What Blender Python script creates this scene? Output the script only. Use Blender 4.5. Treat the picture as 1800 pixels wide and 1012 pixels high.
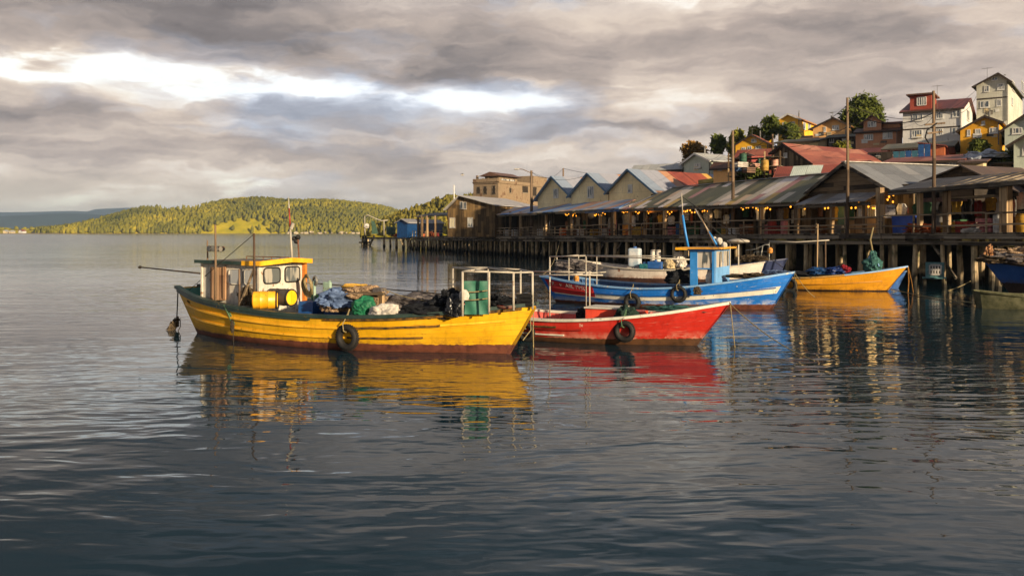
import bpy, math, random
import numpy as np
from mathutils import Vector, Matrix, noise
R = math.radians
for o in list(bpy.data.objects): bpy.data.objects.remove(o)
sc = bpy.context.scene
COL = sc.collection
# ------------------------------------------------------------------ camera
F = 1500.0; CX = 900.0; HY = 408.0; CZ = 3.0
cam = bpy.data.cameras.new('camera'); co = bpy.data.objects.new('camera', cam); COL.objects.link(co)
co.location = (0, 0, CZ); co.rotation_euler = (R(90), 0, 0)
cam.sensor_width = 36; cam.lens = 30.0; cam.shift_y = -(506 - HY) / 1800.0
cam.clip_start = 0.1; cam.clip_end = 30000
sc.camera = co
def L(r, g=None, b=None):
    f = lambda c: ((c / 255 + 0.055) / 1.055) ** 2.4 if c > 10.3 else c / 255 / 12.92
    return (f(r), f(g), f(b), 1)
class NT:
    """small helper to write node trees"""
    def __init__(s, t): s.t = t; t.nodes.clear()
    def n(s, typ, ins=None, **kw):
        nd = s.t.nodes.new('ShaderNode' + typ)
        for k, v in kw.items(): setattr(nd, k, v)
        for k, v in (ins or {}).items():
            if v is None: continue
            sk = nd.inputs[k]
            if isinstance(v, bpy.types.NodeSocket): s.t.links.new(v, sk)
            else: sk.default_value = v
        return nd
    def m(s, op, a, b=None, c=None, clamp=False):
        nd = s.n('Math', {0: a, 1: b, 2: c}, operation=op); nd.use_clamp = clamp
        return nd.outputs[0]
    def vm(s, v, xyz): return s.n('VectorMath', {0: v, 1: xyz}, operation='MULTIPLY').outputs[0]
    def va(s, v, xyz): return s.n('VectorMath', {0: v, 1: xyz}, operation='ADD').outputs[0]
    def noise(s, v, sc_, det=4, ro=.55, dist=0.0, col=False):
        nd = s.n('TexNoise', {'Vector': v, 'Scale': sc_, 'Detail': det, 'Roughness': ro, 'Distortion': dist})
        return nd.outputs['Color' if col else 'Fac']
    def ramp(s, f, st, mode='LINEAR'):
        nd = s.n('ValToRGB', {0: f}); r = nd.color_ramp; r.interpolation = mode
        while len(r.elements) < len(st): r.elements.new(0.5)
        for e, (p, c) in zip(r.elements, st):
            e.position = p; e.color = c if len(c) == 4 else (*c, 1)
        return nd.outputs[0]
    def g(s, f, a, b):   # grey ramp a->b to 0..1
        nd = s.n('MapRange', {0: f, 1: a, 2: b, 3: 0., 4: 1.}); nd.clamp = True
        return nd.outputs[0]
    def mix(s, f, a, b, mode='MIX'):
        nd = s.n('Mix', None, data_type='RGBA', blend_type=mode)
        for i, v in ((0, f), (6, a), (7, b)):
            if isinstance(v, bpy.types.NodeSocket): s.t.links.new(v, nd.inputs[i])
            else: nd.inputs[i].default_value = v
        return nd.outputs[2]
    def xyz(s, v):
        nd = s.n('SeparateXYZ', {0: v}); return nd.outputs
    def comb(s, x, y, z): return s.n('CombineXYZ', {0: x, 1: y, 2: z}).outputs[0]
# ------------------------------------------------------------------ sky
SUN_AZ, SUN_EL = R(141), R(14)
w = bpy.data.worlds.new('World'); sc.world = w; w.use_nodes = True
T = NT(w.node_tree)
tc = T.n('TexCoord').outputs['Generated']
sky = T.n('TexSky', None, sky_type='NISHITA', sun_disc=False, sun_elevation=SUN_EL, sun_rotation=SUN_AZ).outputs[0]
X, Y, Z = T.xyz(tc)
Zc = T.m('MAXIMUM', Z, 0.0)
az = T.m('ARCTAN2', X, Y)
el = T.m('ARCSINE', Zc)
q = T.m('ADD', Zc, 0.10)
pv = T.comb(T.m('DIVIDE', X, q), T.m('DIVIDE', Y, q), 0.0)
n1 = T.noise(T.vm(pv, (0.30, 0.40, 1)), .85, 7, .50, .15)
wp = T.xyz(T.noise(T.comb(T.m('MULTIPLY', az, 9.0), T.m('MULTIPLY', el, 20.0), 1.0), 1.0, 5, .6, 0, True))
azw = T.m('ADD', az, T.m('MULTIPLY', T.m('SUBTRACT', wp[0], .5), .16)); elw2 = T.m('ADD', el, T.m('MULTIPLY', T.m('SUBTRACT', wp[1], .5), .060))
n2 = T.noise(T.va(T.comb(T.m('MULTIPLY', azw, 2.6), T.m('MULTIPLY', elw2, 8.0), 0.0), (7.3, 2.1, 0)), 1.5, 7, .55, 0)
n3 = T.noise(T.va(T.comb(T.m('MULTIPLY', azw, 3.0), T.m('MULTIPLY', elw2, 10.0), 0.0), (3.1, 5.7, 0)), 1.9, 7, .55, 0)
n4 = T.noise(T.va(T.comb(T.m('MULTIPLY', T.m('ADD', azw, T.m('MULTIPLY', el, .8)), 1.8), T.m('MULTIPLY', elw2, 15.0), 0.0), (9.4, 1.2, 0)), 2.2, 6, .5, .2)
n5 = T.noise(T.va(T.comb(T.m('MULTIPLY', az, 8.0), T.m('MULTIPLY', el, 30.0), 0.0), (2.4, 8.2, 0)), 1.1, 6, .5, .1)
def gauss(v, c, wd):
    d = T.m('DIVIDE', T.m('SUBTRACT', v, c), wd)
    return T.m('EXPONENT', T.m('MULTIPLY', T.m('MULTIPLY', d, d), -1.0))
elw = T.m('ADD', el, T.m('MULTIPLY', T.m('SUBTRACT', n3, .5), .085))
spine = T.m('ADD', T.m('MULTIPLY', az, -.020), .156)
gap = T.m('MULTIPLY', gauss(T.m('SUBTRACT', elw, spine), 0.0, .0155), T.g(az, .30, -.04))
dens = T.m('ADD', T.m('MULTIPLY', n1, .30), T.m('MULTIPLY', n2, .70))
b = T.m('ADD', T.m('MULTIPLY', T.m('SUBTRACT', dens, .5), T.m('ADD', 1.25, T.m('MULTIPLY', T.g(el, .13, .19), .5))), .52)
n6 = T.noise(T.comb(T.m('MULTIPLY', az, 4.5), T.m('MULTIPLY', T.m('ADD', elw2, T.m('MULTIPLY', az, -.03)), 48.0), 2.0), 1.0, 6, .62)
n7 = T.noise(T.comb(T.m('MULTIPLY', azw, 13.0), T.m('MULTIPLY', elw2, 34.0), 7.0), 1.0, 7, .62)
b = T.m('ADD', b, T.m('MULTIPLY', T.m('SUBTRACT', n6, .5), .42)); b = T.m('ADD', b, T.m('MULTIPLY', T.m('SUBTRACT', n7, .5), .26))
b = T.m('ADD', b, T.m('MULTIPLY', T.m('MULTIPLY', T.m('SUBTRACT', n4, .5), T.g(el, .26, .12)), .95))
b = T.m('ADD', b, T.m('MULTIPLY', T.m('MULTIPLY', T.g(n5, .50, .66), gauss(el, .045, .020)), .30))
b = T.m('ADD', b, T.m('MULTIPLY', T.g(el, .07, .0), .13))
b = T.m('ADD', b, T.m('MULTIPLY', T.m('MULTIPLY', gauss(az, -.50, .30), T.g(el, .18, .26)), -.33))
b = T.m('ADD', b, T.m('MULTIPLY', T.m('MULTIPLY', gauss(az, -.25, .28), gauss(el, .205, .028)), -.16))
b = T.m('ADD', b, T.m('MULTIPLY', T.m('MULTIPLY', gauss(az, .30, .25), gauss(el, .20, .06)), .06))
b = T.m('SUBTRACT', b, T.m('MULTIPLY', T.m('MULTIPLY', gauss(az, .12, .12), gauss(el, .12, .05)), .22))
b = T.m('ADD', b, T.m('MULTIPLY', T.g(el, .25, .40), -.34))
b = T.m('ADD', b, T.m('MULTIPLY', gauss(el, .10, .05), .09))
b = T.m('ADD', b, T.m('MULTIPLY', T.m('MULTIPLY', gap, T.g(n5, .30, .50)), .56))
warm = T.ramp(b, [(0.0, L(92, 86, 87)), (.25, L(124, 116, 114)), (.5, L(172, 158, 149)), (.72, L(211, 195, 180)), (.9, L(246, 238, 225)), (1.0, L(255, 251, 243))])
cool = T.ramp(b, [(0.0, L(84, 86, 96)), (.25, L(118, 122, 134)), (.5, L(160, 164, 176)), (.72, L(196, 202, 214)), (.9, L(240, 243, 248)), (1.0, L(252, 253, 255))])
cc = T.mix(T.m('MAXIMUM', T.g(T.noise(T.comb(T.m('MULTIPLY', azw, 2.5), T.m('MULTIPLY', elw2, 8.0), 4.0), 1.3, 4), .51, .66), T.m('MULTIPLY', T.g(el, .24, .42), 1.0)), warm, cool)
pink = T.mix(T.m('MULTIPLY', T.g(az, -.1, .5), .45), cc, T.mix(1.0, cc, (1.03, .98, .95, 1), 'MULTIPLY'))
hz = T.mix(T.m('MULTIPLY', T.g(el, .07, 0.0), T.m('MULTIPLY', T.g(az, .25, -.5), .75)), pink, L(232, 214, 182))
cl10 = T.mix(1.0, hz, (6.4, 6.4, 6.4, 1), 'MULTIPLY')
hole = T.m('MULTIPLY', T.g(b, .80, .98), .25)
fin = T.mix(hole, cl10, sky)
bg = T.n('Background', {'Color': fin, 'Strength': 0.10})
wo = T.n('OutputWorld'); T.t.links.new(bg.outputs[0], wo.inputs[0])
# ------------------------------------------------------------------ sun
sl = bpy.data.lights.new('sun', 'SUN'); so = bpy.data.objects.new('sun', sl); COL.objects.link(so)
sl.energy = 4.4; sl.angle = R(1.5); sl.color = (1.0, .80, .53)
sd = Vector((math.sin(SUN_AZ) * math.cos(SUN_EL), math.cos(SUN_AZ) * math.cos(SUN_EL), math.sin(SUN_EL)))
so.rotation_euler = sd.to_track_quat('Z', 'Y').to_euler(); so.location = (60, -40, 60)
sc.view_settings.view_transform = 'Standard'; sc.view_settings.look = 'None'
sc.view_settings.exposure = 1.02; sc.view_settings.gamma = 1.0
sc.cycles.max_bounces = 6; sc.cycles.volume_bounces = 0
# ------------------------------------------------------------------ geometry helpers
def at(px, py, Yd): return Vector(((px - CX) / F * Yd, Yd, CZ + (HY - py) / F * Yd))
class Fr:
    """a local frame standing in the world: u along, v away from the viewer, z up"""
    def __init__(s, O, th):
        s.O = Vector(O); s.th = th; s.a = (math.cos(th), math.sin(th)); s.b = (-math.sin(th), math.cos(th))
    def u(s, px, v=0.0):
        k = (px - CX) / F
        return (k * (s.O.y + v * s.b[1]) - s.O.x - v * s.b[0]) / (s.a[0] - k * s.a[1])
    def vs(s, px, u=0.0):
        k = (px - CX) / F
        return (k * (s.O.y + u * s.a[1]) - s.O.x - u * s.a[0]) / (s.b[0] - k * s.b[1])
    def Yof(s, u, v): return s.O.y + u * s.a[1] + v * s.b[1]
    def zof(s, py, u, v): return CZ + (HY - py) / F * s.Yof(u, v) - s.O.z
    def p(s, px, py, v=0.0):
        u = s.u(px, v); return Vector((u, v, s.zof(py, u, v)))
    def ps(s, px, py, u=0.0):
        v = s.vs(px, u); return Vector((u, v, s.zof(py, u, v)))
    def w(s, u, v=0.0, z=0.0):
        if isinstance(u, Vector): u, v, z = u
        return Vector((s.O.x + u * s.a[0] + v * s.b[0], s.O.y + u * s.a[1] + v * s.b[1], s.O.z + z))
def tag(o, label=None, cat=None, group=None, kind=None):
    if label: o['label'] = label
    if cat: o['category'] = cat
    if group: o['group'] = group
    if kind: o['kind'] = kind
    return o
def thing(name, label, cat, loc=(0, 0, 0), rz=0.0, group=None):
    o = bpy.data.objects.new(name, None); COL.objects.link(o)
    o.location = loc; o.rotation_euler = (0, 0, rz); o.empty_display_size = .3
    return tag(o, label, cat, group)
def dup(root, loc, rz=None, label=None, group=None):
    r = root.copy(); COL.objects.link(r); r.location = loc
    if rz is not None: r.rotation_euler = (root.rotation_euler[0], root.rotation_euler[1], rz)
    if label: r['label'] = label
    if group: r['group'] = group
    for ch in list(root.children):
        c = ch.copy(); COL.objects.link(c); c.parent = r
        for g_ in list(ch.children):
            d = g_.copy(); COL.objects.link(d); d.parent = c
    return r
_ico = {}
def ico(sub):
    if sub not in _ico:
        t = (1 + 5 ** .5) / 2
        vs = [Vector(v).normalized() for v in [(-1, t, 0), (1, t, 0), (-1, -t, 0), (1, -t, 0), (0, -1, t), (0, 1, t), (0, -1, -t), (0, 1, -t), (t, 0, -1), (t, 0, 1), (-t, 0, -1), (-t, 0, 1)]]
        fs = [(0, 11, 5), (0, 5, 1), (0, 1, 7), (0, 7, 10), (0, 10, 11), (1, 5, 9), (5, 11, 4), (11, 10, 2), (10, 7, 6), (7, 1, 8), (3, 9, 4), (3, 4, 2), (3, 2, 6), (3, 6, 8), (3, 8, 9), (4, 9, 5), (2, 4, 11), (6, 2, 10), (8, 6, 7), (9, 8, 1)]
        for _ in range(sub):
            mid = {}; nf = []
            def md(a, b):
                k = (min(a, b), max(a, b))
                if k not in mid: mid[k] = len(vs); vs.append(((vs[a] + vs[b]) / 2).normalized())
                return mid[k]
            for a, b_, c in fs:
                ab, bc, ca = md(a, b_), md(b_, c), md(c, a)
                nf += [(a, ab, ca), (b_, bc, ab), (c, ca, bc), (ab, bc, ca)]
            fs = nf
        _ico[sub] = (vs, fs)
    return _ico[sub]
class MB:
    def __init__(s): s.v = []; s.f = []; s.mi = []
    def add(s, vs, fs, m=0):
        n = len(s.v); s.v += [tuple(v) for v in vs]
        s.f += [tuple(i + n for i in f) for f in fs]; s.mi += [m] * len(fs)
        return s
    def box(s, c, d, m=0, rz=0.0, rx=0.0, ry=0.0):
        M = Matrix.Translation(c) @ Matrix.Rotation(rz, 4, 'Z') @ Matrix.Rotation(ry, 4, 'Y') @ Matrix.Rotation(rx, 4, 'X')
        vs = [M @ Vector((x * d[0] / 2, y * d[1] / 2, z * d[2] / 2)) for x in (-1, 1) for y in (-1, 1) for z in (-1, 1)]
        return s.add(vs, [(0, 1, 3, 2), (4, 6, 7, 5), (0, 4, 5, 1), (2, 3, 7, 6), (0, 2, 6, 4), (1, 5, 7, 3)], m)
    def bx(s, x0, x1, y0, y1, z0, z1, m=0):
        return s.box(((x0 + x1) / 2, (y0 + y1) / 2, (z0 + z1) / 2), (abs(x1 - x0), abs(y1 - y0), abs(z1 - z0)), m)
    def beam(s, p, q, w_, h, m=0, up=(0, 0, 1)):
        p = Vector(p); q = Vector(q); d = (q - p).normalized(); up = Vector(up)
        n = d.cross(up)
        if n.length < 1e-4: n = d.cross(Vector((1, 0, 0)))
        n.normalize(); t = n.cross(d)
        vs = [c + n * i * w_ / 2 + t * j * h / 2 for c in (p, q) for i, j in ((-1, -1), (1, -1), (1, 1), (-1, 1))]
        return s.add(vs, [(0, 1, 2, 3), (7, 6, 5, 4), (0, 4, 5, 1), (1, 5, 6, 2), (2, 6, 7, 3), (3, 7, 4, 0)], m)
    def tube(s, pts, r, n=7, m=0, closed=False):
        pts = [Vector(p) for p in pts]; N = len(pts)
        rs = r if isinstance(r, (list, tuple)) else [r] * N
        vs = []; prev = None
        for i, p in enumerate(pts):
            if closed: d = pts[(i + 1) % N] - pts[i - 1]
            else: d = pts[min(i + 1, N - 1)] - pts[max(i - 1, 0)]
            d.normalize()
            if prev is None:
                a = d.cross(Vector((0, 0, 1)))
                if a.length < .1: a = d.cross(Vector((1, 0, 0)))
            else:
                a = prev - d * prev.dot(d)
                if a.length < 1e-5: a = d.cross(Vector((1, 0, 0)))
            a.normalize(); prev = a; b_ = d.cross(a)
            for k in range(n):
                an = 2 * math.pi * k / n
                vs.append(p + (a * math.cos(an) + b_ * math.sin(an)) * rs[i])
        fs = []
        for i in range(N if closed else N - 1):
            j = (i + 1) % N
            for k in range(n):
                l = (k + 1) % n
                fs.append((i * n + k, i * n + l, j * n + l, j * n + k))
        if not closed: fs += [tuple(reversed(range(n))), tuple((N - 1) * n + k for k in range(n))]
        return s.add(vs, fs, m)
    def blob(s, c, r, sub=2, amp=.15, fr=1.5, seed=0.0, m=0, zcut=None, rz=0.0):
        vs, fs = ico(sub); c = Vector(c); r = Vector(r) if not isinstance(r, (int, float)) else Vector((r, r, r)); out = []
        cs, sn = math.cos(rz), math.sin(rz)
        for v in vs:
            k = 1 + amp * noise.noise(v * fr + Vector((seed, seed * 1.7, 3.1))) * 2 + (amp * .9 * noise.noise(v * fr * 2.7 + Vector((seed, 1.3, 0))) + amp * .45 * noise.noise(v * fr * 6.1 + Vector((seed, 0, 5))) if sub > 2 else 0)
            q_ = Vector((v.x * r.x, v.y * r.y, v.z * r.z)) * k
            if zcut is not None and q_.z < zcut: q_.z = zcut
            out.append(c + Vector((q_.x * cs - q_.y * sn, q_.x * sn + q_.y * cs, q_.z)))
        return s.add(out, fs, m)
    def prism(s, poly, ext, m=0):
        poly = [Vector(p) for p in poly]; e = Vector(ext); n = len(poly)
        vs = poly + [p + e for p in poly]
        fs = [tuple(range(n)), tuple(reversed(range(n, 2 * n)))] + [(i, i + n, (i + 1) % n + n, (i + 1) % n) for i in range(n)]
        return s.add(vs, fs, m)
    def torus(s, c, ax, Rr, r, N=28, n=10, m=0, sq=1.0):
        ax = Vector(ax).normalized(); a = ax.cross(Vector((0, 0, 1)))
        if a.length < .1: a = ax.cross(Vector((1, 0, 0)))
        a.normalize(); b_ = ax.cross(a); vs = []; fs = []; c = Vector(c)
        for i in range(N):
            t = 2 * math.pi * i / N; d = a * math.cos(t) + b_ * math.sin(t)
            for k in range(n):
                q_ = 2 * math.pi * k / n
                vs.append(c + d * (Rr + r * math.cos(q_)) + ax * r * math.sin(q_) * sq)
        for i in range(N):
            for k in range(n):
                fs.append((i * n + k, ((i + 1) % N) * n + k, ((i + 1) % N) * n + (k + 1) % n, i * n + (k + 1) % n))
        return s.add(vs, fs, m)
    def grid(s, fn, nu, nv, m=0, thick=None):
        vs = [Vector(fn(i / nu, j / nv)) for i in range(nu + 1) for j in range(nv + 1)]
        fs = [(i * (nv + 1) + j, (i + 1) * (nv + 1) + j, (i + 1) * (nv + 1) + j + 1, i * (nv + 1) + j + 1) for i in range(nu) for j in range(nv)]
        if thick:
            t = Vector(thick); n0 = len(vs); vs2 = [v + t for v in vs]
            fs2 = [tuple(reversed([i + n0 for i in f])) for f in fs]
            e = []
            W = nv + 1
            for i in range(nu): e += [(i * W, (i + 1) * W, (i + 1) * W + n0, i * W + n0), (i * W + nv, i * W + nv + n0, (i + 1) * W + nv + n0, (i + 1) * W + nv)]
            for j in range(nv): e += [(j, j + n0, j + 1 + n0, j + 1), (nu * W + j, nu * W + j + 1, nu * W + j + 1 + n0, nu * W + j + n0)]
            vs += vs2; fs = fs + fs2 + e
        return s.add(vs, fs, m)
    def build(s, name, mats, parent=None, smooth=False, bevel=0.0):
        me = bpy.data.meshes.new(name); me.from_pydata(s.v, [], s.f)
        if not isinstance(mats, (list, tuple)): mats = [mats]
        for m_ in mats: me.materials.append(m_)
        if len(mats) > 1: me.polygons.foreach_set('material_index', s.mi)
        if smooth: me.polygons.foreach_set('use_smooth', [True] * len(s.f))
        me.update()
        o = bpy.data.objects.new(name, me); COL.objects.link(o)
        if parent is not None: o.parent = parent
        if smooth == 2:
            md = o.modifiers.new('split', 'EDGE_SPLIT'); md.split_angle = R(40)
        if bevel:
            md = o.modifiers.new('bevel', 'BEVEL'); md.width = bevel; md.segments = 2; md.limit_method = 'ANGLE'
        return o
def loc_obj(o, loc, rz=0.0): o.location = loc; o.rotation_euler = (0, 0, rz); return o
def sag(p, q, s_, n=14):
    p = Vector(p); q = Vector(q)
    return [p.lerp(q, i / n) - Vector((0, 0, s_ * 4 * (i / n) * (1 - i / n))) for i in range(n + 1)]
def herm(pts):
    xs = [p[0] for p in pts]; ys = [p[1] for p in pts]; n = len(xs)
    ms = [0.0] * n
    for i in range(n):
        if i == 0: ms[i] = (ys[1] - ys[0]) / (xs[1] - xs[0])
        elif i == n - 1: ms[i] = (ys[-1] - ys[-2]) / (xs[-1] - xs[-2])
        else: ms[i] = (ys[i + 1] - ys[i - 1]) / (xs[i + 1] - xs[i - 1])
    def f(t):
        t = min(max(t, xs[0]), xs[-1]); i = 0
        while i < n - 2 and t > xs[i + 1]: i += 1
        h = xs[i + 1] - xs[i]; s_ = (t - xs[i]) / h
        return (2 * s_ ** 3 - 3 * s_ ** 2 + 1) * ys[i] + (s_ ** 3 - 2 * s_ ** 2 + s_) * h * ms[i] + (-2 * s_ ** 3 + 3 * s_ ** 2) * ys[i + 1] + (s_ ** 3 - s_ ** 2) * h * ms[i + 1]
    return f
# ------------------------------------------------------------------ materials
MATS = {}
def newmat(name):
    m = bpy.data.materials.new(name); m.use_nodes = True; MATS[name] = m
    return m, NT(m.node_tree)
def fin_mat(T, col, rough=.6, bump=None, bs=.3, bd=.02, metal=0.0, spec=.5, **kw):
    ins = {'Base Color': col, 'Roughness': rough, 'Metallic': metal, 'Specular IOR Level': spec}
    if bump is not None:
        ins['Normal'] = T.n('Bump', {'Height': bump, 'Strength': bs, 'Distance': bd}).outputs[0]
    ins.update(kw)
    b_ = T.n('BsdfPrincipled', ins); o_ = T.n('OutputMaterial'); T.t.links.new(b_.outputs[0], o_.inputs[0])
    return b_
def paint(name, base, wear=None, amt=.35, sc_=1.6, rough=.55, dirt=.35, streak=True, boot=None, seam=None, wearscale=1.0, uvseam=False):
    """weathered paint: patchy fading, chips down to `wear`, grime runs, plank seams, optional antifouling below boot"""
    m, T = newmat(name); oc = T.n('TexCoord').outputs['Object']
    base = L(*base); wear = L(*(wear or (120, 100, 80)))
    big = T.noise(oc, sc_, 5, .6); fine = T.noise(oc, sc_ * 9, 5, .65)
    fade = tuple(min(1, c * 1.25 + .03) for c in base[:3]) + (1,); dk = tuple(c * .72 for c in base[:3]) + (1,)
    col = T.mix(T.g(big, .35, .68), dk, fade)
    col = T.mix(.45, col, base)
    st = T.noise(T.vm(oc, (6, 6, .7)), 1.3, 5, .6)
    if streak: col = T.mix(T.m('MULTIPLY', T.g(st, .52, .75), dirt), col, tuple(c * .35 for c in base[:3]) + (1,))
    chip = T.m('ADD', T.m('MULTIPLY', T.noise(oc, 2.3 * wearscale, 8, .7), .65), T.m('MULTIPLY', fine, .35))
    cm = T.g(chip, .66 - amt * .25, .70 - amt * .25)
    col = T.mix(cm, col, wear)
    z = T.xyz(oc)
    h = T.m('MULTIPLY', fine, .4)
    if uvseam:
        uv = T.xyz(T.n('UVMap').outputs[0]); fy = T.m('MULTIPLY', uv[1], 8.0)
        ls = T.g(T.m('ABSOLUTE', T.m('SUBTRACT', T.m('FRACT', fy), .5)), .462, .497)
        tone = T.n('TexWhiteNoise', {'Vector': T.comb(T.m('FLOOR', fy), T.m('FLOOR', T.m('ADD', T.m('MULTIPLY', uv[0], .35), T.m('MULTIPLY', T.m('FLOOR', fy), .37))), 0.0)}, noise_dimensions='3D').outputs['Value']
        col = T.mix(T.m('MULTIPLY', tone, .28), col, tuple(c * .55 for c in base[:3]) + (1,))
        col = T.mix(T.m('MULTIPLY', ls, T.m('ADD', .35, T.m('MULTIPLY', T.g(big, .42, .6), .5))), col, tuple(c * .22 for c in base[:3]) + (1,)); h = T.m('SUBTRACT', h, T.m('MULTIPLY', ls, .9))
        scr = T.noise(T.vm(T.n('UVMap').outputs[0], (1.6, 26, 1)), 1.0, 6, .7)
        col = T.mix(T.m('MULTIPLY', T.g(scr, .60, .68), .65), col, wear)
    if seam:
        ln = T.m('FRACT', T.m('MULTIPLY', z[2], 1 / seam)); ls = T.g(T.m('ABSOLUTE', T.m('SUBTRACT', ln, .5)), .47, .5)
        col = T.mix(T.m('MULTIPLY', ls, .35), col, tuple(c * .3 for c in base[:3]) + (1,)); h = T.m('SUBTRACT', h, T.m('MULTIPLY', ls, .8))
    if boot:
        z0, sl_, bc = boot[:3]
        bl = T.m('ADD', T.m('ADD', z0, T.m('MULTIPLY', z[0], sl_)), T.m('MULTIPLY', T.m('SUBTRACT', fine, .5), .10))
        bm = T.g(T.m('SUBTRACT', bl, z[2]), -.008, .008)
        bcol = T.mix(T.g(T.noise(oc, 3.5, 6, .7), .4, .65), L(*bc), tuple(c * .45 for c in L(*bc)[:3]) + (1,))
        # scuffed band just above the waterline paint
        sm = T.m('MULTIPLY', T.g(T.m('SUBTRACT', z[2], bl), .22, 0.0), T.g(T.noise(oc, 1.7, 6, .7), .45, .56))
        col = T.mix(T.m('MULTIPLY', sm, .65), col, wear)
        col = T.mix(bm, col, bcol)
    fin_mat(T, col, T.m('ADD', rough, T.m('MULTIPLY', T.m('SUBTRACT', fine, .5), .3)), h, .35, .012)
    return m
def planks(name, base, dark, wd=.2, axis='x', ln=2.5, rough=.85, var=.6):
    """weathered boards, each board its own tone"""
    m, T = newmat(name); oc = T.n('TexCoord').outputs['Object']; x, y, z = T.xyz(oc)
    s_ = T.m('ADD', x, y) if axis == 'x' else z
    l_ = z if axis == 'x' else T.m('ADD', x, y)
    a_ = T.m('MULTIPLY', s_, 1 / wd); row = T.m('FLOOR', a_)
    seg = T.m('FLOOR', T.m('ADD', T.m('MULTIPLY', l_, 1 / ln), T.m('MULTIPLY', row, .37)))
    wn = T.n('TexWhiteNoise', {'Vector': T.comb(row, seg, 0.0)}, noise_dimensions='3D').outputs['Value']
    gr = T.noise(T.vm(oc, (14, 14, 1.2) if axis == 'x' else (1.2, 1.2, 16)), 1.0, 6, .65)
    big = T.noise(oc, .7, 4, .6)
    t = T.m('ADD', T.m('MULTIPLY', wn, var), T.m('MULTIPLY', gr, 1 - var + .3)); t = T.m('ADD', t, T.m('MULTIPLY', T.m('SUBTRACT', big, .5), .6))
    gap = T.g(T.m('ABSOLUTE', T.m('SUBTRACT', T.m('FRACT', a_), .5)), .455, .49)
    col = T.ramp(t, [(.15, tuple(c * .5 for c in L(*dark)[:3])), (.45, L(*dark)), (.8, L(*base)), (1.0, tuple(min(1, c * 1.15) for c in L(*base)[:3]))])
    col = T.mix(gap, col, (.01, .008, .006, 1))
    h = T.m('SUBTRACT', T.m('MULTIPLY', gr, .4), gap)
    fin_mat(T, col, rough, h, .5, .02, spec=.25)
    return m
def roofm(name, pal, sheet=(.9, 2.4), corr=.14, along='v', rust=.35, rough=.5, rustc=(110, 62, 38), skew=0.0):
    """corrugated sheets laid side by side, palette picked per sheet"""
    m, T = newmat(name); oc = T.n('TexCoord').outputs['Object']; x, y, z = T.xyz(oc)
    if along == 'v': s_, l_ = x, y      # corrugation runs down v
    else: s_, l_ = y, x
    row = T.m('FLOOR', T.m('MULTIPLY', s_, 1 / sheet[0]))
    seg = T.m('FLOOR', T.m('ADD', T.m('MULTIPLY', l_, 1 / sheet[1]), T.m('MULTIPLY', T.m('MODULO', row, 2.0), .35)))
    wn = T.n('TexWhiteNoise', {'Vector': T.comb(row, seg, 3.0)}, noise_dimensions='3D').outputs['Value']
    n = len(pal)
    col = T.ramp(wn, [(i / n, L(*c)) for i, c in enumerate(pal)], 'CONSTANT')
    big = T.noise(oc, .55, 6, .65); fine = T.noise(oc, 4, 6, .65)
    strk = T.noise(T.vm(oc, (5, .5, .5) if along == 'v' else (.5, 5, .5)), 1.5, 5, .6)
    rm_ = T.m('ADD', T.m('MULTIPLY', big, .5), T.m('MULTIPLY', strk, .5))
    col = T.mix(T.m('MULTIPLY', T.g(rm_, .62 - rust * .22, .72 - rust * .15), .85), col, T.mix(fine, L(*rustc), tuple(c * .4 for c in L(*rustc)[:3]) + (1,)))
    col = T.mix(T.m('MULTIPLY', T.g(fine, .5, .8), .35), col, (.03, .03, .028, 1))
    cs_ = T.m('SINE', T.m('MULTIPLY', s_, 2 * math.pi / corr))
    fx = T.m('ABSOLUTE', T.m('SUBTRACT', T.m('FRACT', T.m('MULTIPLY', s_, 1 / sheet[0])), .5))
    lap = T.g(fx, .47, .5)
    ly = T.m('ABSOLUTE', T.m('SUBTRACT', T.m('FRACT', T.m('ADD', T.m('MULTIPLY', l_, 1 / sheet[1]), T.m('MULTIPLY', T.m('MODULO', row, 2.0), .35))), .5))
    lap = T.m('MAXIMUM', lap, T.g(ly, .488, .5))
    col = T.mix(T.m('MULTIPLY', lap, .55), col, (.02, .02, .02, 1))
    h = T.m('ADD', T.m('MULTIPLY', cs_, .5), T.m('MULTIPLY', fine, .5))
    fin_mat(T, col, rough, h, .5, .03, metal=.0, spec=.5)
    return m
def plain(name, col, rough=.7, amp=.35, sc_=6, bs=.3, bd=.01, spec=.4, metal=0.0, col2=None):
    m, T = newmat(name); oc = T.n('TexCoord').outputs['Object']
    n_ = T.noise(oc, sc_, 6, .65); c = L(*col); c2 = L(*col2) if col2 else tuple(x * (1 - amp) * .6 for x in c[:3]) + (1,)
    cc_ = T.mix(T.g(n_, .38, .68), c, c2)
    fin_mat(T, cc_, rough, n_, bs, bd, metal, spec); return m
def emit(name, col, st):
    m, T = newmat(name); b_ = T.n('BsdfPrincipled', {'Base Color': L(*col), 'Emission Color': L(*col), 'Emission Strength': st, 'Roughness': .4})
    o_ = T.n('OutputMaterial'); T.t.links.new(b_.outputs[0], o_.inputs[0]); return m
def leafm(name, c1, c2, c3=None, sc_=.35):
    m, T = newmat(name); oc = T.n('TexCoord').outputs['Object']
    n_ = T.noise(oc, sc_, 5, .6); f_ = T.noise(oc, sc_ * 9, 3, .6)
    t = T.m('ADD', T.m('MULTIPLY', n_, .6), T.m('MULTIPLY', f_, .4))
    col = T.ramp(t, [(.32, L(*c1)), (.55, L(*c2)), (.75, L(*(c3 or c2)))])
    fin_mat(T, col, .75, None, spec=.2); return m
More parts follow.
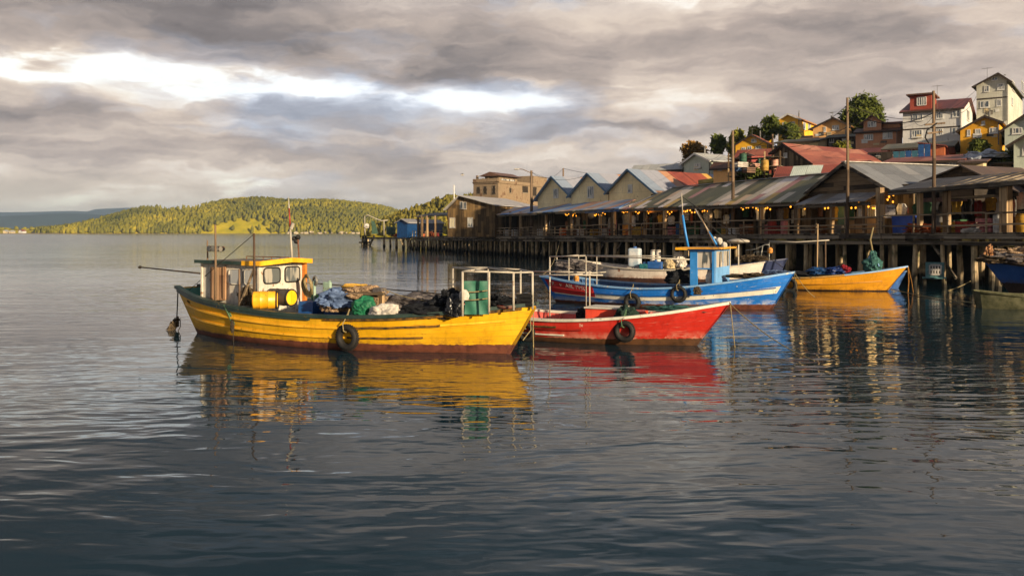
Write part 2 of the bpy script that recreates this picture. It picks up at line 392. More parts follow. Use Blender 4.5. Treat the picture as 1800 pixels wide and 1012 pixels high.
def glassm(name, col=(60, 70, 78), cur=(190, 188, 180), ca=.49):
    """window glass with half drawn curtains behind it"""
    m, T = newmat(name); oc = T.n('TexCoord').outputs['Object']
    n_ = T.noise(T.vm(oc, (2.2, 2.2, .5)), 1.3, 2, .5)
    fold = T.noise(T.vm(oc, (22, 22, .4)), 1.0, 2, .5)
    cu = T.mix(fold, L(*cur), tuple(c * .55 for c in L(*cur)[:3]) + (1,))
    col_ = T.mix(T.g(n_, ca - .02, ca + .02), cu, L(*col))
    fin_mat(T, col_, .12, None, spec=.9); return m
HZ_D = 1.0e-4
# ------------------------------------------------------------------ water
def water():
    m, T = newmat('water'); oc = T.n('TexCoord').outputs['Object']
    x, y, z = T.xyz(oc)
    warp = T.noise(T.vm(oc, (.05, .08, 1)), 1.0, 3, .5, 0, True)
    wv = T.n('VectorMath', {0: oc, 1: T.vm(warp, (3.5, 3.5, 0))}, operation='ADD').outputs[0]
    a = T.noise(T.vm(wv, (.42, 1.25, 1)), 1.0, 1, .45, .3)
    b_ = T.noise(T.va(T.vm(wv, (1.5, 3.8, 1)), (4, 9, 0)), 1.0, 1, .5, .3)
    c = T.noise(T.va(T.vm(wv, (.08, .22, 1)), (1, 2, 0)), 1.0, 2, .5, .2)
    d = T.noise(T.va(T.vm(wv, (4, 8, 1)), (8, 3, 0)), 1.0, 1, .5)
    calm = T.g(T.noise(T.va(T.vm(oc, (.030, .055, 1)), (3.3, .4, 0)), 1.0, 4, .55), .40, .62)
    k = T.m('ADD', T.m('MULTIPLY', calm, .8), .45)
    h = T.m('ADD', T.m('MULTIPLY', T.m('MULTIPLY', a, .027), k), T.m('MULTIPLY', T.m('MULTIPLY', b_, .0125), k))
    h = T.m('ADD', h, T.m('MULTIPLY', c, .045)); h = T.m('ADD', h, T.m('MULTIPLY', T.m('MULTIPLY', d, .0013), k))
    far = T.g(y, 45.0, 260.0)
    st = T.m('SUBTRACT', 1.0, T.m('MULTIPLY', far, .55))
    bmp = T.n('Bump', {'Height': h, 'Strength': st, 'Distance': 1.0}).outputs[0]
    b2 = T.n('BsdfPrincipled', {'Base Color': (.006, .024, .036, 1), 'Roughness': T.m('ADD', .035, T.m('MULTIPLY', far, .10)), 'IOR': 1.33, 'Specular IOR Level': .5, 'Normal': bmp})
    o_ = T.n('OutputMaterial'); T.t.links.new(b2.outputs[0], o_.inputs[0])
    mb = MB(); mb.add([(-9000, -300, 0), (9000, -300, 0), (9000, 9000, 0), (-9000, 9000, 0)], [(0, 1, 2, 3)])
    tag(mb.build('water', m), kind='structure')
water()
# ------------------------------------------------------------------ far land
def ridge_px(pts, Yd, k=1.0): return herm([((p[0] - CX) / F * Yd, CZ + k * (HY - p[1]) / F * Yd) for p in pts])
def land(name, x0, x1, Y0, dep, prof, m, nx=160, ny=14, back=1.6, z0=-1.5, seed=0.0, amp=.12):
    def fn(s_, t):
        x = x0 + (x1 - x0) * s_
        k = math.sin(min(1, t * back) * math.pi / 2) ** .85
        zz = prof(x)
        z = z0 + (zz - z0) * k
        z += amp * zz * noise.noise(Vector((x * .012 + seed, t * 4, seed))) * k * (1 - .0 * t)
        return (x, Y0 + dep * t, z)
    mb = MB().grid(fn, nx, ny); tag(mb.build(name, m, smooth=True), kind='structure'); return fn
def forest(name, label, fn, n, rr, hh, mat, seed, dens=None, tmax=.75, loc=(0, 0, 0), lean=1.0, sub=1, x01=(0, 1)):
    """a far wood that reads as one mass: every crown a ragged clump of its own, one object"""
    rng = np.random.default_rng(seed); vs, fs = ico(sub); V0 = np.array(vs); F0 = np.array(fs)
    P = []; 
    while len(P) < n:
        s_ = x01[0] + (x01[1] - x01[0]) * rng.random(); t = rng.random() ** 1.1 * tmax
        if dens and rng.random() > dens(s_, t): continue
        p = fn(s_, t)
        if p[2] < .6: continue
        P.append(p)
    VV = []; FF = []; base = 0
    for p in P:
        r = rr[0] + (rr[1] - rr[0]) * rng.random() ** 1.5; h = hh[0] + (hh[1] - hh[0]) * rng.random()
        for k in range(2):
            s2 = 1 - .35 * k
            v = V0 * (1 + .55 * (rng.random((len(V0), 1)) - .5))
            v = v * np.array([r * s2, r * s2, h * .5 * (1 - .25 * k)]) + np.array([p[0] + (rng.random() - .5) * r * k, p[1] + (rng.random() - .5) * r * k, p[2] + h * (.35 + .35 * k)])
            VV.append(v); FF.append(F0 + base); base += len(V0)
    VV = np.concatenate(VV); FF = np.concatenate(FF)
    me = bpy.data.meshes.new(name); me.vertices.add(len(VV)); me.vertices.foreach_set('co', VV.astype('f').ravel())
    me.loops.add(FF.size); me.loops.foreach_set('vertex_index', FF.astype('i').ravel())
    me.polygons.add(len(FF)); me.polygons.foreach_set('loop_start', np.arange(0, FF.size, 3, dtype='i'))
    try: me.polygons.foreach_set('loop_total', np.full(len(FF), 3, dtype='i'))
    except Exception: pass
    me.update(calc_edges=True); me.validate(); me.materials.append(mat)
    o = bpy.data.objects.new(name, me); COL.objects.link(o)
    tag(o, label, 'forest', kind='stuff'); return o
def grassm(name, c1, c2, c3, sc_):
    m, T = newmat(name); oc = T.n('TexCoord').outputs['Object']; n_ = T.noise(oc, sc_, 6, .65)
    col = T.ramp(n_, [(.35, L(*c1)), (.5, L(*c2)), (.65, L(*c3))]); fin_mat(T, col, .9, n_, .4, .3, spec=.1); return m
Mgr = grassm('hill_grass', (142, 134, 28), (166, 150, 28), (182, 162, 40), .03)
Mforest = leafm('forest_leaves', (50, 58, 20), (112, 106, 26), (174, 154, 36), .014)
Mforest2 = leafm('headland_leaves', (56, 60, 24), (112, 102, 34), (164, 132, 44), .09)
Mbeach = plain('beach_sand', (170, 150, 118), .9, .3, .2)
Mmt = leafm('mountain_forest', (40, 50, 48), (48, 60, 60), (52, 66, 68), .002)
# blue mountains
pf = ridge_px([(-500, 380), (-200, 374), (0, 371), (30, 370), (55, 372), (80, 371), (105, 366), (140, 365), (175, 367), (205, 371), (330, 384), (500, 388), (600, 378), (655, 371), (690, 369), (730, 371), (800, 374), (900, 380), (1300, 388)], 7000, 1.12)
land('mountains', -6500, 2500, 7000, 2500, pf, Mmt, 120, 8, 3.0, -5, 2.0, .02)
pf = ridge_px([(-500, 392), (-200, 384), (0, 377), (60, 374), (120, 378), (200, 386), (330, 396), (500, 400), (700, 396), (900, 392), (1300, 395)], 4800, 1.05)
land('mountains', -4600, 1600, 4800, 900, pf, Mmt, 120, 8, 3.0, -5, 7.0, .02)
# wooded hill over the water
pf = ridge_px([(95, 408.5), (130, 404), (165, 394), (190, 384), (215, 376), (245, 369), (285, 367), (330, 365), (365, 361), (400, 357), (440, 354.5), (480, 358), (520, 357), (560, 358), (600, 361), (640, 366), (665, 371), (690, 379), (730, 392), (790, 400), (860, 404)], 1560)
hillf = land('hill_across_the_water', -840, -40, 1440, 420, pf, Mgr, 200, 16, 2.2, -1.5, 4.0, .05)
def dens(s_, t):
    x, y, z = hillf(s_, t)
    m_ = math.exp(-((x + 458) / 62) ** 2 - ((z - 9) / 15) ** 2)      # open meadow above the shore
    m2 = math.exp(-((x + 630) / 62) ** 2 - ((z - 43) / 6) ** 2)
    return 1 - .985 * min(1, 2.2 * max(m_, m2) ** 1.2)
forest('hill_forest', 'dense sunlit wood covering the low hill across the water', hillf, 9000, (2.2, 4.6), (6, 12), Mforest, 5, dens, .62)
mb = MB().grid(lambda s_, t: (-1500 + 1500 * s_, 1425 + 30 * t, -.3 + 1.6 * t + .5 * noise.noise(Vector((s_ * 60, t, 0))) * t), 200, 2)
tag(mb.build('far_beach', Mbeach), kind='structure')
# low spit with small houses far left
pf = herm([(-2000, 6), (-900, 7), (-800, 6), (-700, 4), (-600, 2), (-400, 1)])
spit = land('far_shore', -2200, -640, 1500, 160, pf, Mgr, 90, 6, 3.0, -1, 1.0, .3)
forest('shore_scrub', 'low trees and scrub along the distant spit at the far left', spit, 420, (3, 6), (3, 7), Mforest, 11, None, .6)
# nearer wooded headland behind the pier
pf = ridge_px([(640, 410), (670, 404), (690, 393), (705, 386), (720, 380), (740, 374), (756, 370), (772, 362), (786, 359), (810, 360), (850, 352), (900, 345), (960, 338), (1020, 330), (1100, 322), (1180, 316)], 470)
headf = land('headland', -76, 110, 420, 110, pf, Mgr, 80, 10, 2.0, -1, 3.0, .05)
forest('headland_forest', 'sunlit green and golden trees on the headland behind the pier end', headf, 2600, (.9, 1.9), (2.8, 5.6), Mforest2, 8, None, .7, sub=1)
# ------------------------------------------------------------------ pier frame and the hillside of the town
PF = Fr((24, 45, 0), math.atan2(-.931, .364))
def zd(u): return 2.98 + .0068 * u          # the old deck sags a little towards the far end
CTRL = []   # (x, y, z) places where houses stand, filled by houses
Mdirt = grassm('hillside_ground', (72, 62, 44), (94, 88, 48), (118, 106, 70), .35)
Mmud = plain('shore_mud', (46, 40, 34), .8, .5, 1.2, .8, .1)
# ------------------------------------------------------------------ pier
Mpile = planks('pile_wood', (128, 110, 88), (58, 49, 39), .5, 'x', 3.0)
def pilem():
    m, T = newmat('wet_pile_wood'); oc = T.n('TexCoord').outputs['Object']; z = T.xyz(oc)[2]
    gr = T.noise(T.vm(oc, (9, 9, .9)), 1.0, 6, .65); bl = T.noise(oc, 1.4, 4)
    col = T.ramp(gr, [(.3, L(108, 92, 72)), (.55, L(178, 156, 122)), (.75, L(206, 184, 148))])
    col = T.mix(T.g(bl, .5, .68), col, L(84, 82, 56))
    lv = T.m('ADD', z, T.m('MULTIPLY', T.m('SUBTRACT', bl, .5), 1.6))
    col = T.mix(T.g(lv, .75, .25), col, L(36, 33, 26)); fin_mat(T, col, .8, gr, .5, .03, spec=.3); return m
Mwet = pilem()
Mbeam = planks('grey_beam_wood', (132, 120, 104), (66, 58, 50), .35, 'z', 2.6)
Mdeck = planks('deck_boards', (120, 108, 92), (64, 56, 46), .22, 'x', 3)
Mwallw = planks('market_wall_boards', (112, 94, 70), (54, 44, 33), .22, 'x', 2.2)
Mshed = planks('shed_wall_boards', (130, 104, 68), (78, 62, 42), .42, 'x', 2.4, var=.5)
Mgable = planks('gable_boards', (116, 96, 72), (58, 48, 38), .27, 'z', 2.4)
Mpost = planks('post_wood', (176, 148, 112), (108, 86, 62), .4, 'x', 3.0)
Mrail = planks('rail_wood', (146, 126, 100), (84, 72, 58), .4, 'z', 3.0)
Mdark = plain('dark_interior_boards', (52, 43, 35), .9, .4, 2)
rng = random.Random(4)
mb = MB().grid(lambda s_, t: (26 - 150 * s_, 3.2 + 13 * t, -1.3 + 5.2 * min(1, t * 1.3) + .5 * noise.noise(Vector((s_ * 60, t * 6, 0)))), 150, 12)
o = mb.build('shore', Mmud, smooth=True); loc_obj(o, PF.O, PF.th); tag(o, kind='structure')
def pier_part(u0, u1, label, seed, vb=6.0, step=1.72, rows=(0.15, 2.3, 4.6), front=True):
    r = random.Random(seed)
    root = thing('pier', label, 'pier', PF.O, PF.th, 'sections of the timber pier')
    mb = MB(); n = int((u1 - u0) / .9)
    for i in range(n):                                   # deck in short lengths so it can sag
        a_ = u0 + (u1 - u0) * i / n; b_ = u0 + (u1 - u0) * (i + 1) / n
        mb.box(((a_ + b_) / 2, (vb - .55) / 2, zd((a_ + b_) / 2) - .04 + r.uniform(-.008, .008)), (b_ - a_ - .03, vb + .55, .07))
    mb.build('deck', Mdeck, root)
    seg = 4.2; k = max(1, int((u1 - u0) / seg)); mb = MB(); m2 = MB()
    for i in range(k):
        a_ = u0 + (u1 - u0) * i / k; b_ = u0 + (u1 - u0) * (i + 1) / k
        j = r.uniform(-.02, .02)
        mb.beam((a_ + .02, -.42 + j, zd(a_) - .21), (b_ - .02, -.42 + j, zd(b_) - .21), .12, .24)
        m2.beam((a_ - .2, -.12 + j, zd(a_) - .55 + j * 2), (b_ + .2, -.12 - j, zd(b_) - .55), .14, .22)
    mb.build('edge_beam', Mbeam, root); m2.build('stringer', Mbeam, root)
    for v in rows[1:]:
        MB().beam((u0, v, zd(u0) - .22), (u1, v, zd(u1) - .22), .2, .26).build('bearer', Mbeam, root)
    cnt = 0
    for ri, v in enumerate(rows):
        st = step if ri == 0 else step * 1.35; i = 0
        while u0 + .4 + i * st < u1 - .1:
            u = u0 + .4 + i * st + r.uniform(-.28, .28); i += 1
            if cnt >= 98: break
            cnt += 1
            rad = r.uniform(.11, .185); lx = r.uniform(-.16, .16); ly = r.uniform(-.1, .12)
            if r.random() < .12: lx *= 3
            top = zd(u) - (.33 if ri else .1)
            pts = [(u + lx * (1 - t) + r.uniform(-.03, .03), v + ly * (1 - t), -.9 + (top + .9) * t) for t in (0, .25, .5, .75, 1)]
            MB().tube(pts, [rad * 1.15, rad * 1.1, rad, rad * .95, rad * .92], 8).build('pile', Mwet, root, smooth=2)
    mb = MB()
    i = 0
    while u0 + 1 + i * step * 2 < u1 - 2:               # short corbels under the edge and loose diagonal braces
        u = u0 + 1 + i * step * 2; i += 1
        MB().beam((u - .38, .02, zd(u) - .40), (u + .38, .02, zd(u) - .40), .16, .12).build('corbel', Mbeam, root)
        if r.random() < .45: MB().beam((u, .35, .5), (u + r.choice((-1, 1)) * step, .4, zd(u) - .5), .1, .12).build('brace', Mbeam, root)
    return root
uL = lambda px: PF.u(px, 0)
B_ = [uL(1900), uL(1560), uL(1270), uL(1010), uL(716)]
pier_part(B_[1], B_[0], 'nearest stretch of the timber pier, on heavy mossy piles at the right of the photo', 1)
pier_part(B_[2], B_[1], 'timber pier stretch on piles behind the blue boat and the small ochre boat', 2)
pier_part(B_[3], B_[2], 'timber pier stretch on piles above the white boat, below the cream gables', 3)
pier_part(B_[4], B_[3], 'farthest stretch of the timber pier, on thin sunlit piles below the wooden shed', 4, step=1.75)
# narrow walkway at the tip
root = thing('walkway', 'narrow plank walkway on a few thin legs at the far tip of the pier', 'walkway', PF.O, PF.th)
ua, ub = PF.u(638, 0), PF.u(717, 0)
mb = MB()
for i in range(30):
    a_ = ua + (ub - ua) * i / 30; mb.box((a_ + .6, .6 + rng.uniform(-.06, .06), zd(a_) - .1 - .25 * (1 - i / 30) * 0), (abs(ub - ua) / 30 * .92, 1.7, .12))
mb.beam((ua, -.1, zd(ua) - .3), (ub, -.1, zd(ub) - .3), .25, .3); mb.build('deck', Mdeck, root)
for px in (637, 675, 697, 709):
    u = PF.u(px, 0)
    MB().tube([(u + rng.uniform(-.3, .3), 0, -.8), (u, 0, zd(u) - .2)], [.3, .2], 7).build('leg', Mwet, root, smooth=2)
    MB().tube([(u + rng.uniform(-.3, .3), 1.3, -.8), (u, 1.3, zd(u) - .2)], [.25, .17], 7).build('leg', Mwet, root, smooth=2)
# ------------------------------------------------------------------ veranda posts, rails
def post_at(mb, px, pyt, v=.05, w_=.24, py0=None, base=None):
    u = PF.u(px, v); zt = PF.zof(pyt, u, v); mb.beam((u + rng.uniform(-.04, .04), v, (base if base is not None else zd(u))), (u, v, zt), w_, w_); return u
def railing(px0, px1, label, hs=(.95, .48), gap=1.9):
    root = thing('railing', label, 'railing', PF.O, PF.th, 'railings along the pier edge')
    u0, u1 = PF.u(px0, -.3), PF.u(px1, -.3); n = max(2, int((u1 - u0) / gap))
    for i in range(n + 1):
        u = u0 + (u1 - u0) * i / n
        MB().beam((u, -.3, zd(u) + .0), (u + rng.uniform(-.03, .03), -.3, zd(u) + 1.02), .08, .08).build('post', Mrail, root)
    for h in hs:
        mb = MB()
        for i in range(n):
            a_ = u0 + (u1 - u0) * i / n; b_ = u0 + (u1 - u0) * (i + 1) / n
            mb.beam((a_, -.36, zd(a_) + h + rng.uniform(-.03, .03)), (b_, -.36, zd(b_) + h + rng.uniform(-.03, .03)), .05, .085)
        mb.build('rail', Mrail, root)
railing(725, 786, 'low railing beside the blue tarpaulin stall at the far pier end', (.95, .5))
railing(872, 1082, 'railing of thin rails in front of the cream-gabled market', (1.0, .62, .3), 1.5)
railing(1088, 1340, 'railing in front of the patchwork-roofed market', (1.0, .5), 2.0)
railing(1342, 1545, 'railing in front of the plank-gabled market hall', (.95, .5, .28), 2.3)
railing(1550, 1890, 'railing in front of the shaded market hall at the far right', (1.0, .38), 2.2)
# ------------------------------------------------------------------ market roofs
RW = (200, 186, 170)
pal1 = [(140, 154, 174), (176, 134, 112), (108, 146, 196), (188, 184, 180), (200, 172, 146), (98, 134, 182), (174, 170, 168)]
pal2 = [(120, 114, 78), (222, 204, 184), (100, 98, 70), (206, 168, 92), (184, 134, 126), (108, 104, 76), (228, 214, 204), (128, 120, 82), (208, 178, 146), (96, 92, 66), (186, 174, 152)]
palg = [(112, 114, 118), (120, 122, 126), (104, 106, 110), (126, 126, 128)]
Mr1 = roofm('blue_grey_patch_roof', pal1, (1.5, 9), .18, rust=.2)
Mr2 = roofm('mossy_patchwork_roof', pal2, (.8, 2.6), .16, rust=.15)
Mrg = roofm('grey_sheet_roof', palg, (1.1, 4), .14, rust=.08, along='h')
Mrg2 = roofm('grey_lean_roof', [(136, 134, 134), (120, 112, 100), (150, 148, 148), (128, 126, 128)], (1.3, 8), .16, rust=.22)
Mrb = roofm('brown_sheet_roof', [(84, 68, 58), (92, 74, 62), (78, 66, 58), (150, 136, 124), (88, 72, 60)], (1.1, 5), .14, rust=.25, along='h')
Mrdk = roofm('dark_sheet_roof', [(70, 66, 62), (60, 58, 56), (82, 78, 74)], (1.0, 4), .16, rust=.3)
Mrshed = roofm('pale_grey_roof', [(168, 164, 162), (160, 156, 156), (172, 168, 166)], (1.3, 20), .2, rust=.02, along='h')
def slab(mb, P, t=.07, m=0):
    """roof sheet through 4 corners, rippled along its eave, real thickness"""
    P = [Vector(p) for p in P]
    def fn(a_, b_):
        q_ = P[0].lerp(P[1], a_).lerp(P[3].lerp(P[2], a_), b_)
        q_.z += .035 * noise.noise(Vector((q_.x * .9, q_.y * 1.3, 4.0))); return q_
    mb.grid(fn, 24, 6, m, thick=(0, 0, -t)); return mb
def market(label, px0, px1, vb, cfg):
    root = thing('market_hall', label, 'market', PF.O, PF.th)
    return root
# 1: blue-grey roofed market, below the cream gables
mk1 = thing('market_building', 'long open market with a low blue and rust patched roof below the cream gables', 'market', PF.O, PF.th)
def lean(root, e0, e1, b0, b1, ve, vb, mat, name='roof', t=.07):
    a_ = PF.p(*e0, ve); b_ = PF.p(*e1, ve); c_ = PF.p(*b1, vb); d_ = PF.p(*b0, vb)
    mb = slab(MB(), (a_, b_, c_, d_), t); mb.build(name, mat, root); return a_, b_, c_, d_
def under(root, a_, b_, c_, d_, n=14):
    """purlin at the eave and rafters"""
    mb = MB().beam(a_ + Vector((0, .25, -.2)), b_ + Vector((0, .25, -.2)), .14, .18); mb.build('eave_beam', Mbeam, root)
    mb = MB()
    for i in range(n + 1):
        t = (i + .5) / (n + 1); p = a_.lerp(b_, t); q_ = d_.lerp(c_, t); mb.beam(p + Vector((0, -.05, -.11)), q_ + Vector((0, -.05, -.11)), .07, .1)
    mb.build('rafters', Mbeam, root)
def backwall(root, px0, px1, v, top, mat, name='back_wall'):
    u0, u1 = PF.u(px0, 0), PF.u(px1, 0)
    mb = MB(); n = max(1, int((u1 - u0) / 5))
    for i in range(n):
        a_ = u0 + (u1 - u0) * i / n; b_ = u0 + (u1 - u0) * (i + 1) / n
        mb.bx(a_, b_, v, v + .12, zd(a_) - .05, top)
    mb.build(name, mat, root)
def partitions(root, pxs, v0, v1, top, mat):
    for px in pxs:
        u = PF.u(px, 0); MB().bx(u - .05, u + .05, v0, v1, zd(u) - .04, top).build('partition', mat, root)
r4 = lean(mk1, (862, 377.5), (1088, 365.5), (905, 364.5), (1118, 349.5), -.45, 2.9, Mr1)
under(mk1, *r4); backwall(mk1, 868, 1092, 3.0, 5.35, Mwallw)
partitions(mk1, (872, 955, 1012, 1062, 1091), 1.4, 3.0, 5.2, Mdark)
for px in (879, 897, 915, 960, 1004, 1055, 1080):
    mb = MB(); post_at(mb, px, 372, .05, .22); mb.build('post', Mpost, mk1)
Mblue = plain('blue_tarpaulin', (16, 62, 112), .45, .4, 3, .5, .03)
mb = MB().grid(lambda s_, t: PF.p(1028 + 60 * s_, 372.2 - 4.5 * s_, -.50).lerp(PF.p(1028 + 60 * s_, 375.2 - 3.4 * s_, -.50), t) + Vector((0, .05 * math.sin(s_ * 40), 0)), 40, 2, thick=(0, .02, 0))
mb.build('awning_valance', Mblue, mk1)
Mwht = plain('white_sheet', (190, 184, 176), .6, .2, 2)
# 2: patchwork roof
mk2 = thing('market_building', 'open market with a long mossy patchwork roof of many coloured sheets', 'market', PF.O, PF.th)
a_ = PF.p(1087, 367, -.45); b_ = PF.p(1401, 353.5, -.45); c_ = PF.p(1463, 305, 3.3); d_ = PF.p(1183, 330, 3.3); d2 = PF.p(1128, 351, 2.2)
mb = slab(MB(), (a_.lerp(b_, .12), b_, c_, d_), .07)
mb2 = slab(MB(), (a_, a_.lerp(b_, .12), d_, d2), .07)
mb.build('roof', Mr2, mk2); mb2.build('roof', Mr2, mk2)
under(mk2, a_, b_, c_, d_, 20); backwall(mk2, 1092, 1402, 3.2, 6.6, Mwallw)
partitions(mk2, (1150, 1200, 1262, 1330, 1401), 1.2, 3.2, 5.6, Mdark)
for px in (1107, 1134, 1169, 1198, 1248, 1338, 1400):
    mb = MB(); post_at(mb, px, 362 - (px - 1100) * .035, .05, .25); mb.build('post', Mpost, mk2)
mb = MB().beam(d_ + Vector((0, 0, .05)), c_ + Vector((0, 0, .05)), .25, .06); mb.build('ridge_cap', Mrg2, mk2)
# 3: plank gable hall with the grey roof
mk3 = thing('market_hall', 'weathered plank-gabled market hall with a big grey sheet roof and a canopy', 'market', PF.O, PF.th)
vg = .9
ap = PF.p(1489, 288, vg); fl = PF.p(1420, 343, vg); frr = PF.p(1567, 333, vg)
dep = Vector((0, 9.5, 0))
MB().prism([fl + Vector((0, 0, -.5)), frr + Vector((0, 0, -.5)), frr, ap, fl], (0, .12, 0)).build('gable_wall', Mgable, mk3)
for s_, (p, q_) in enumerate(((fl, ap), (frr, ap))):
    d = (p - q_).normalized() * .3
    mb = slab(MB(), (q_ + Vector((0, -.35, .1)), p + d + Vector((0, -.35, .1)), p + d + dep + Vector((0, 0, .1)), q_ + dep + Vector((0, 0, .1))), .08)
    mb.build('roof', Mrg if s_ else Mrdk, mk3)
    MB().beam(q_ + Vector((0, -.36, 0)), p + d + Vector((0, -.36, 0)), .05, .2).build('bargeboard', Mbeam, mk3)
MB().beam(ap + Vector((0, -.35, .14)), ap + dep + Vector((0, 0, .14)), .35, .05).build('ridge_cap', Mwht, mk3)
r4 = lean(mk3, (1398, 359), (1523, 351.5), (1441, 341), (1549, 337), -.6, .95, Mrg2, 'canopy_roof')
under(mk3, *r4, 8)
Mtan = planks('tan_panel_wall', (150, 120, 84), (96, 76, 54), .9, 'x', 1.5)
backwall(mk3, 1405, 1556, 2.2, 5.9, Mwallw)
u0, u1 = PF.u(1490, 1.5), PF.u(1546, 1.5)
mb = MB().bx(u0, u1, 1.5, 1.6, zd(u0) - .04, zd(u0) + .95); mb.build('counter_wall', Mtan, mk3)
MB().bx(u0, u1, 1.5, 1.6, zd(u0) + 1.75, 5.2).build('upper_wall', Mtan, mk3)
Mgl = glassm('market_window_glass', (44, 44, 40), (150, 140, 120), .6)
for p0, p1 in ((1493, 1502), (1506, 1516), (1518, 1527), (1529, 1539)):
    a0, a1 = PF.u(p0, 1.45), PF.u(p1, 1.45); z0 = zd(a0) + .97; z1 = z0 + .78
    mb = MB(); 
    for q_ in ((a0, a0 + .06, z0, z1), (a1 - .06, a1, z0, z1), (a0 + .06, a1 - .06, z0, z0 + .06), (a0 + .06, a1 - .06, z1 - .06, z1)): mb.bx(q_[0], q_[1], 1.44, 1.5, q_[2], q_[3])
    wd_ = mb.build('window', Mwht, mk3); MB().bx(a0 + .06, a1 - .06, 1.47, 1.49, z0 + .06, z1 - .06).build('pane', Mgl, wd_)
Mgreen = paint('green_door_paint', (40, 70, 52), (90, 80, 60), .2)
u_ = PF.u(1482, 1.8); MB().bx(u_ - .45, u_ + .45, 1.75, 1.82, zd(u_), zd(u_) + 1.95).build('door', Mgreen, mk3)
for px, yt in ((1403, 358), (1463, 354), (1488, 352), (1520, 351)):
    mb = MB(); post_at(mb, px, yt, -.15, .2); mb.build('post', Mpost, mk3)
# 4: shaded hall at the right edge with long eave
mk4 = thing('market_hall', 'dark open market hall with a long sagging sheet eave at the right edge', 'market', PF.O, PF.th)
a_ = PF.p(1562, 334.5, -.55); b_ = PF.p(1765, 322, -.55); bb = b_ + (b_ - a_).normalized() * 6 + Vector((0, 0, .25))
up = Vector((0, 3.4, .75))
slab(MB(), (a_, b_, b_ + up, a_ + up), .07).build('roof', Mrdk, mk4); slab(MB(), (b_, bb, bb + up * 1.3, b_ + up), .07).build('roof', Mrg2, mk4)
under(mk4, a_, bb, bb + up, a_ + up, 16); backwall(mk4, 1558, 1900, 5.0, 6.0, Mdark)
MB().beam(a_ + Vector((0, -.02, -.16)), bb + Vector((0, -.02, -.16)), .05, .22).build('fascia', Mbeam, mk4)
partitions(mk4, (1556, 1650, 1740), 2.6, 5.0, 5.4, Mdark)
for px, w_ in ((1547, .34), (1617, .24), (1664, .30), (1768, .42), (1850, .4)):
    mb = MB(); post_at(mb, px, 330 if px < 1700 else 326, .05, w_); mb.build('post', Mpost, mk4)
MB().beam(PF.p(1612, 352, .8), PF.p(1700, 350, .8), .04, .22).build('sign_board', plain('faded_pink_board', (140, 108, 100), .8), mk4)
MB().beam(PF.p(1668, 349, .4), PF.p(1790, 342, .4), .05, .16).build('cross_beam', Mrail, mk4)
# 5: brown roofed hall behind it
mk5 = thing('market_hall', 'brown striped sheet roof of the hall rising behind the shaded eave at the right', 'market', PF.O, PF.th)
ap = PF.p(1695, 292, 4.2); dn = PF.p(1764, 324, 4.2); dl = PF.p(1620, 322, 4.2); dep = Vector((0, 9, 0))
MB().prism([dl + Vector((0, 0, -1.5)), dn + Vector((0, 0, -1.5)), dn, ap, dl], (0, .12, 0)).build('gable_wall', Mgable, mk5)
slab(MB(), (ap + Vector((0, -.3, .06)), dn + (dn - ap) * .6 + Vector((0, -.3, .06)), dn + (dn - ap) * .6 + dep, ap + dep), .08).build('roof', Mrb, mk5)
slab(MB(), (dl + Vector((0, -.3, .06)), ap + Vector((0, -.3, .06)), ap + dep, dl + dep), .08).build('roof', Mrb, mk5)
# ------------------------------------------------------------------ the wooden shed on the pier
def framed(root, fr, side, x0, y0, x1, y1, nm=2, fm=None, pm=None, pr=.05, at_=0.0):
    """window with frame, mullions and pane on the front (side=0) or on the flank (side=1) of a building"""
    if side == 0: A = fr.p(x0, y1, at_); B = fr.p(x1, y0, at_)
    else: A = fr.ps(x0, y1, at_); B = fr.ps(x1, y0, at_)
    i = 0 if side == 0 else 1; a0, a1 = sorted((A[i], B[i])); z0, z1 = sorted((A.z, B.z)); h = .07
    mb = MB(); pn = MB()
    def q_(b0, b1, c0, c1, d0, d1, M_):
        if side == 0: M_.bx(b0, b1, at_ - d1, at_ - d0, c0, c1)
        else: M_.bx(at_ + d0, at_ + d1, b0, b1, c0, c1)
    q_(a0, a0 + h, z0, z1, 0, pr, mb); q_(a1 - h, a1, z0, z1, 0, pr, mb); q_(a0 + h, a1 - h, z0, z0 + h, 0, pr, mb); q_(a0 + h, a1 - h, z1 - h, z1, 0, pr, mb)
    for k in range(1, nm):
        c = a0 + (a1 - a0) * k / nm; q_(c - .025, c + .025, z0 + h, z1 - h, 0, pr * .8, mb)
    q_(a0 - .04, a1 + .04, z0 - .06, z0 - .002, 0, pr + .04, mb)
    wdw = mb.build('window', fm or Mwht, root); q_(a0 + h, a1 - h, z0 + h, z1 - h, .005, pr * .45, pn); pn.build('pane', pm or Mpane, wdw)
Mpane = glassm('house_window_glass')
Mpane2 = glassm('dark_window_glass', (40, 44, 46), (120, 116, 104), .64)
fr = Fr(at(870, 412, 110), R(-27)); fr.O.z = zd(PF.u(870, 0)) - .1
sh = thing('wooden_shed', 'brown two-storey board shed with a long pale roof at the far pier end', 'shed', fr.O, fr.th)
w_ = -fr.u(787, 0); dpt = fr.vs(945); ze = fr.zof(360.5, 0, 0); zr = fr.zof(344.5, fr.u(809, 0), 0); ua_ = fr.u(809, 0)
mb = MB().prism([(-w_, 0, 0), (0, 0, 0), (0, 0, ze), (ua_, 0, zr), (-w_, 0, ze - .5)], (0, dpt, 0)); mb.build('wall', Mshed, sh)
sl_ = (zr - ze) / (0 - ua_)
for p, q_ in (((ua_, zr), (.35, ze - .35 * sl_)), ((-w_ - .4, ze - .5 - .4 * sl_), (ua_, zr))):
    slab(MB(), ((p[0], -.5, p[1] + .1), (q_[0], -.5, q_[1] + .1), (q_[0], dpt + .5, q_[1] + .1), (p[0], dpt + .5, p[1] + .1)), .1).build('roof', Mrshed, sh)
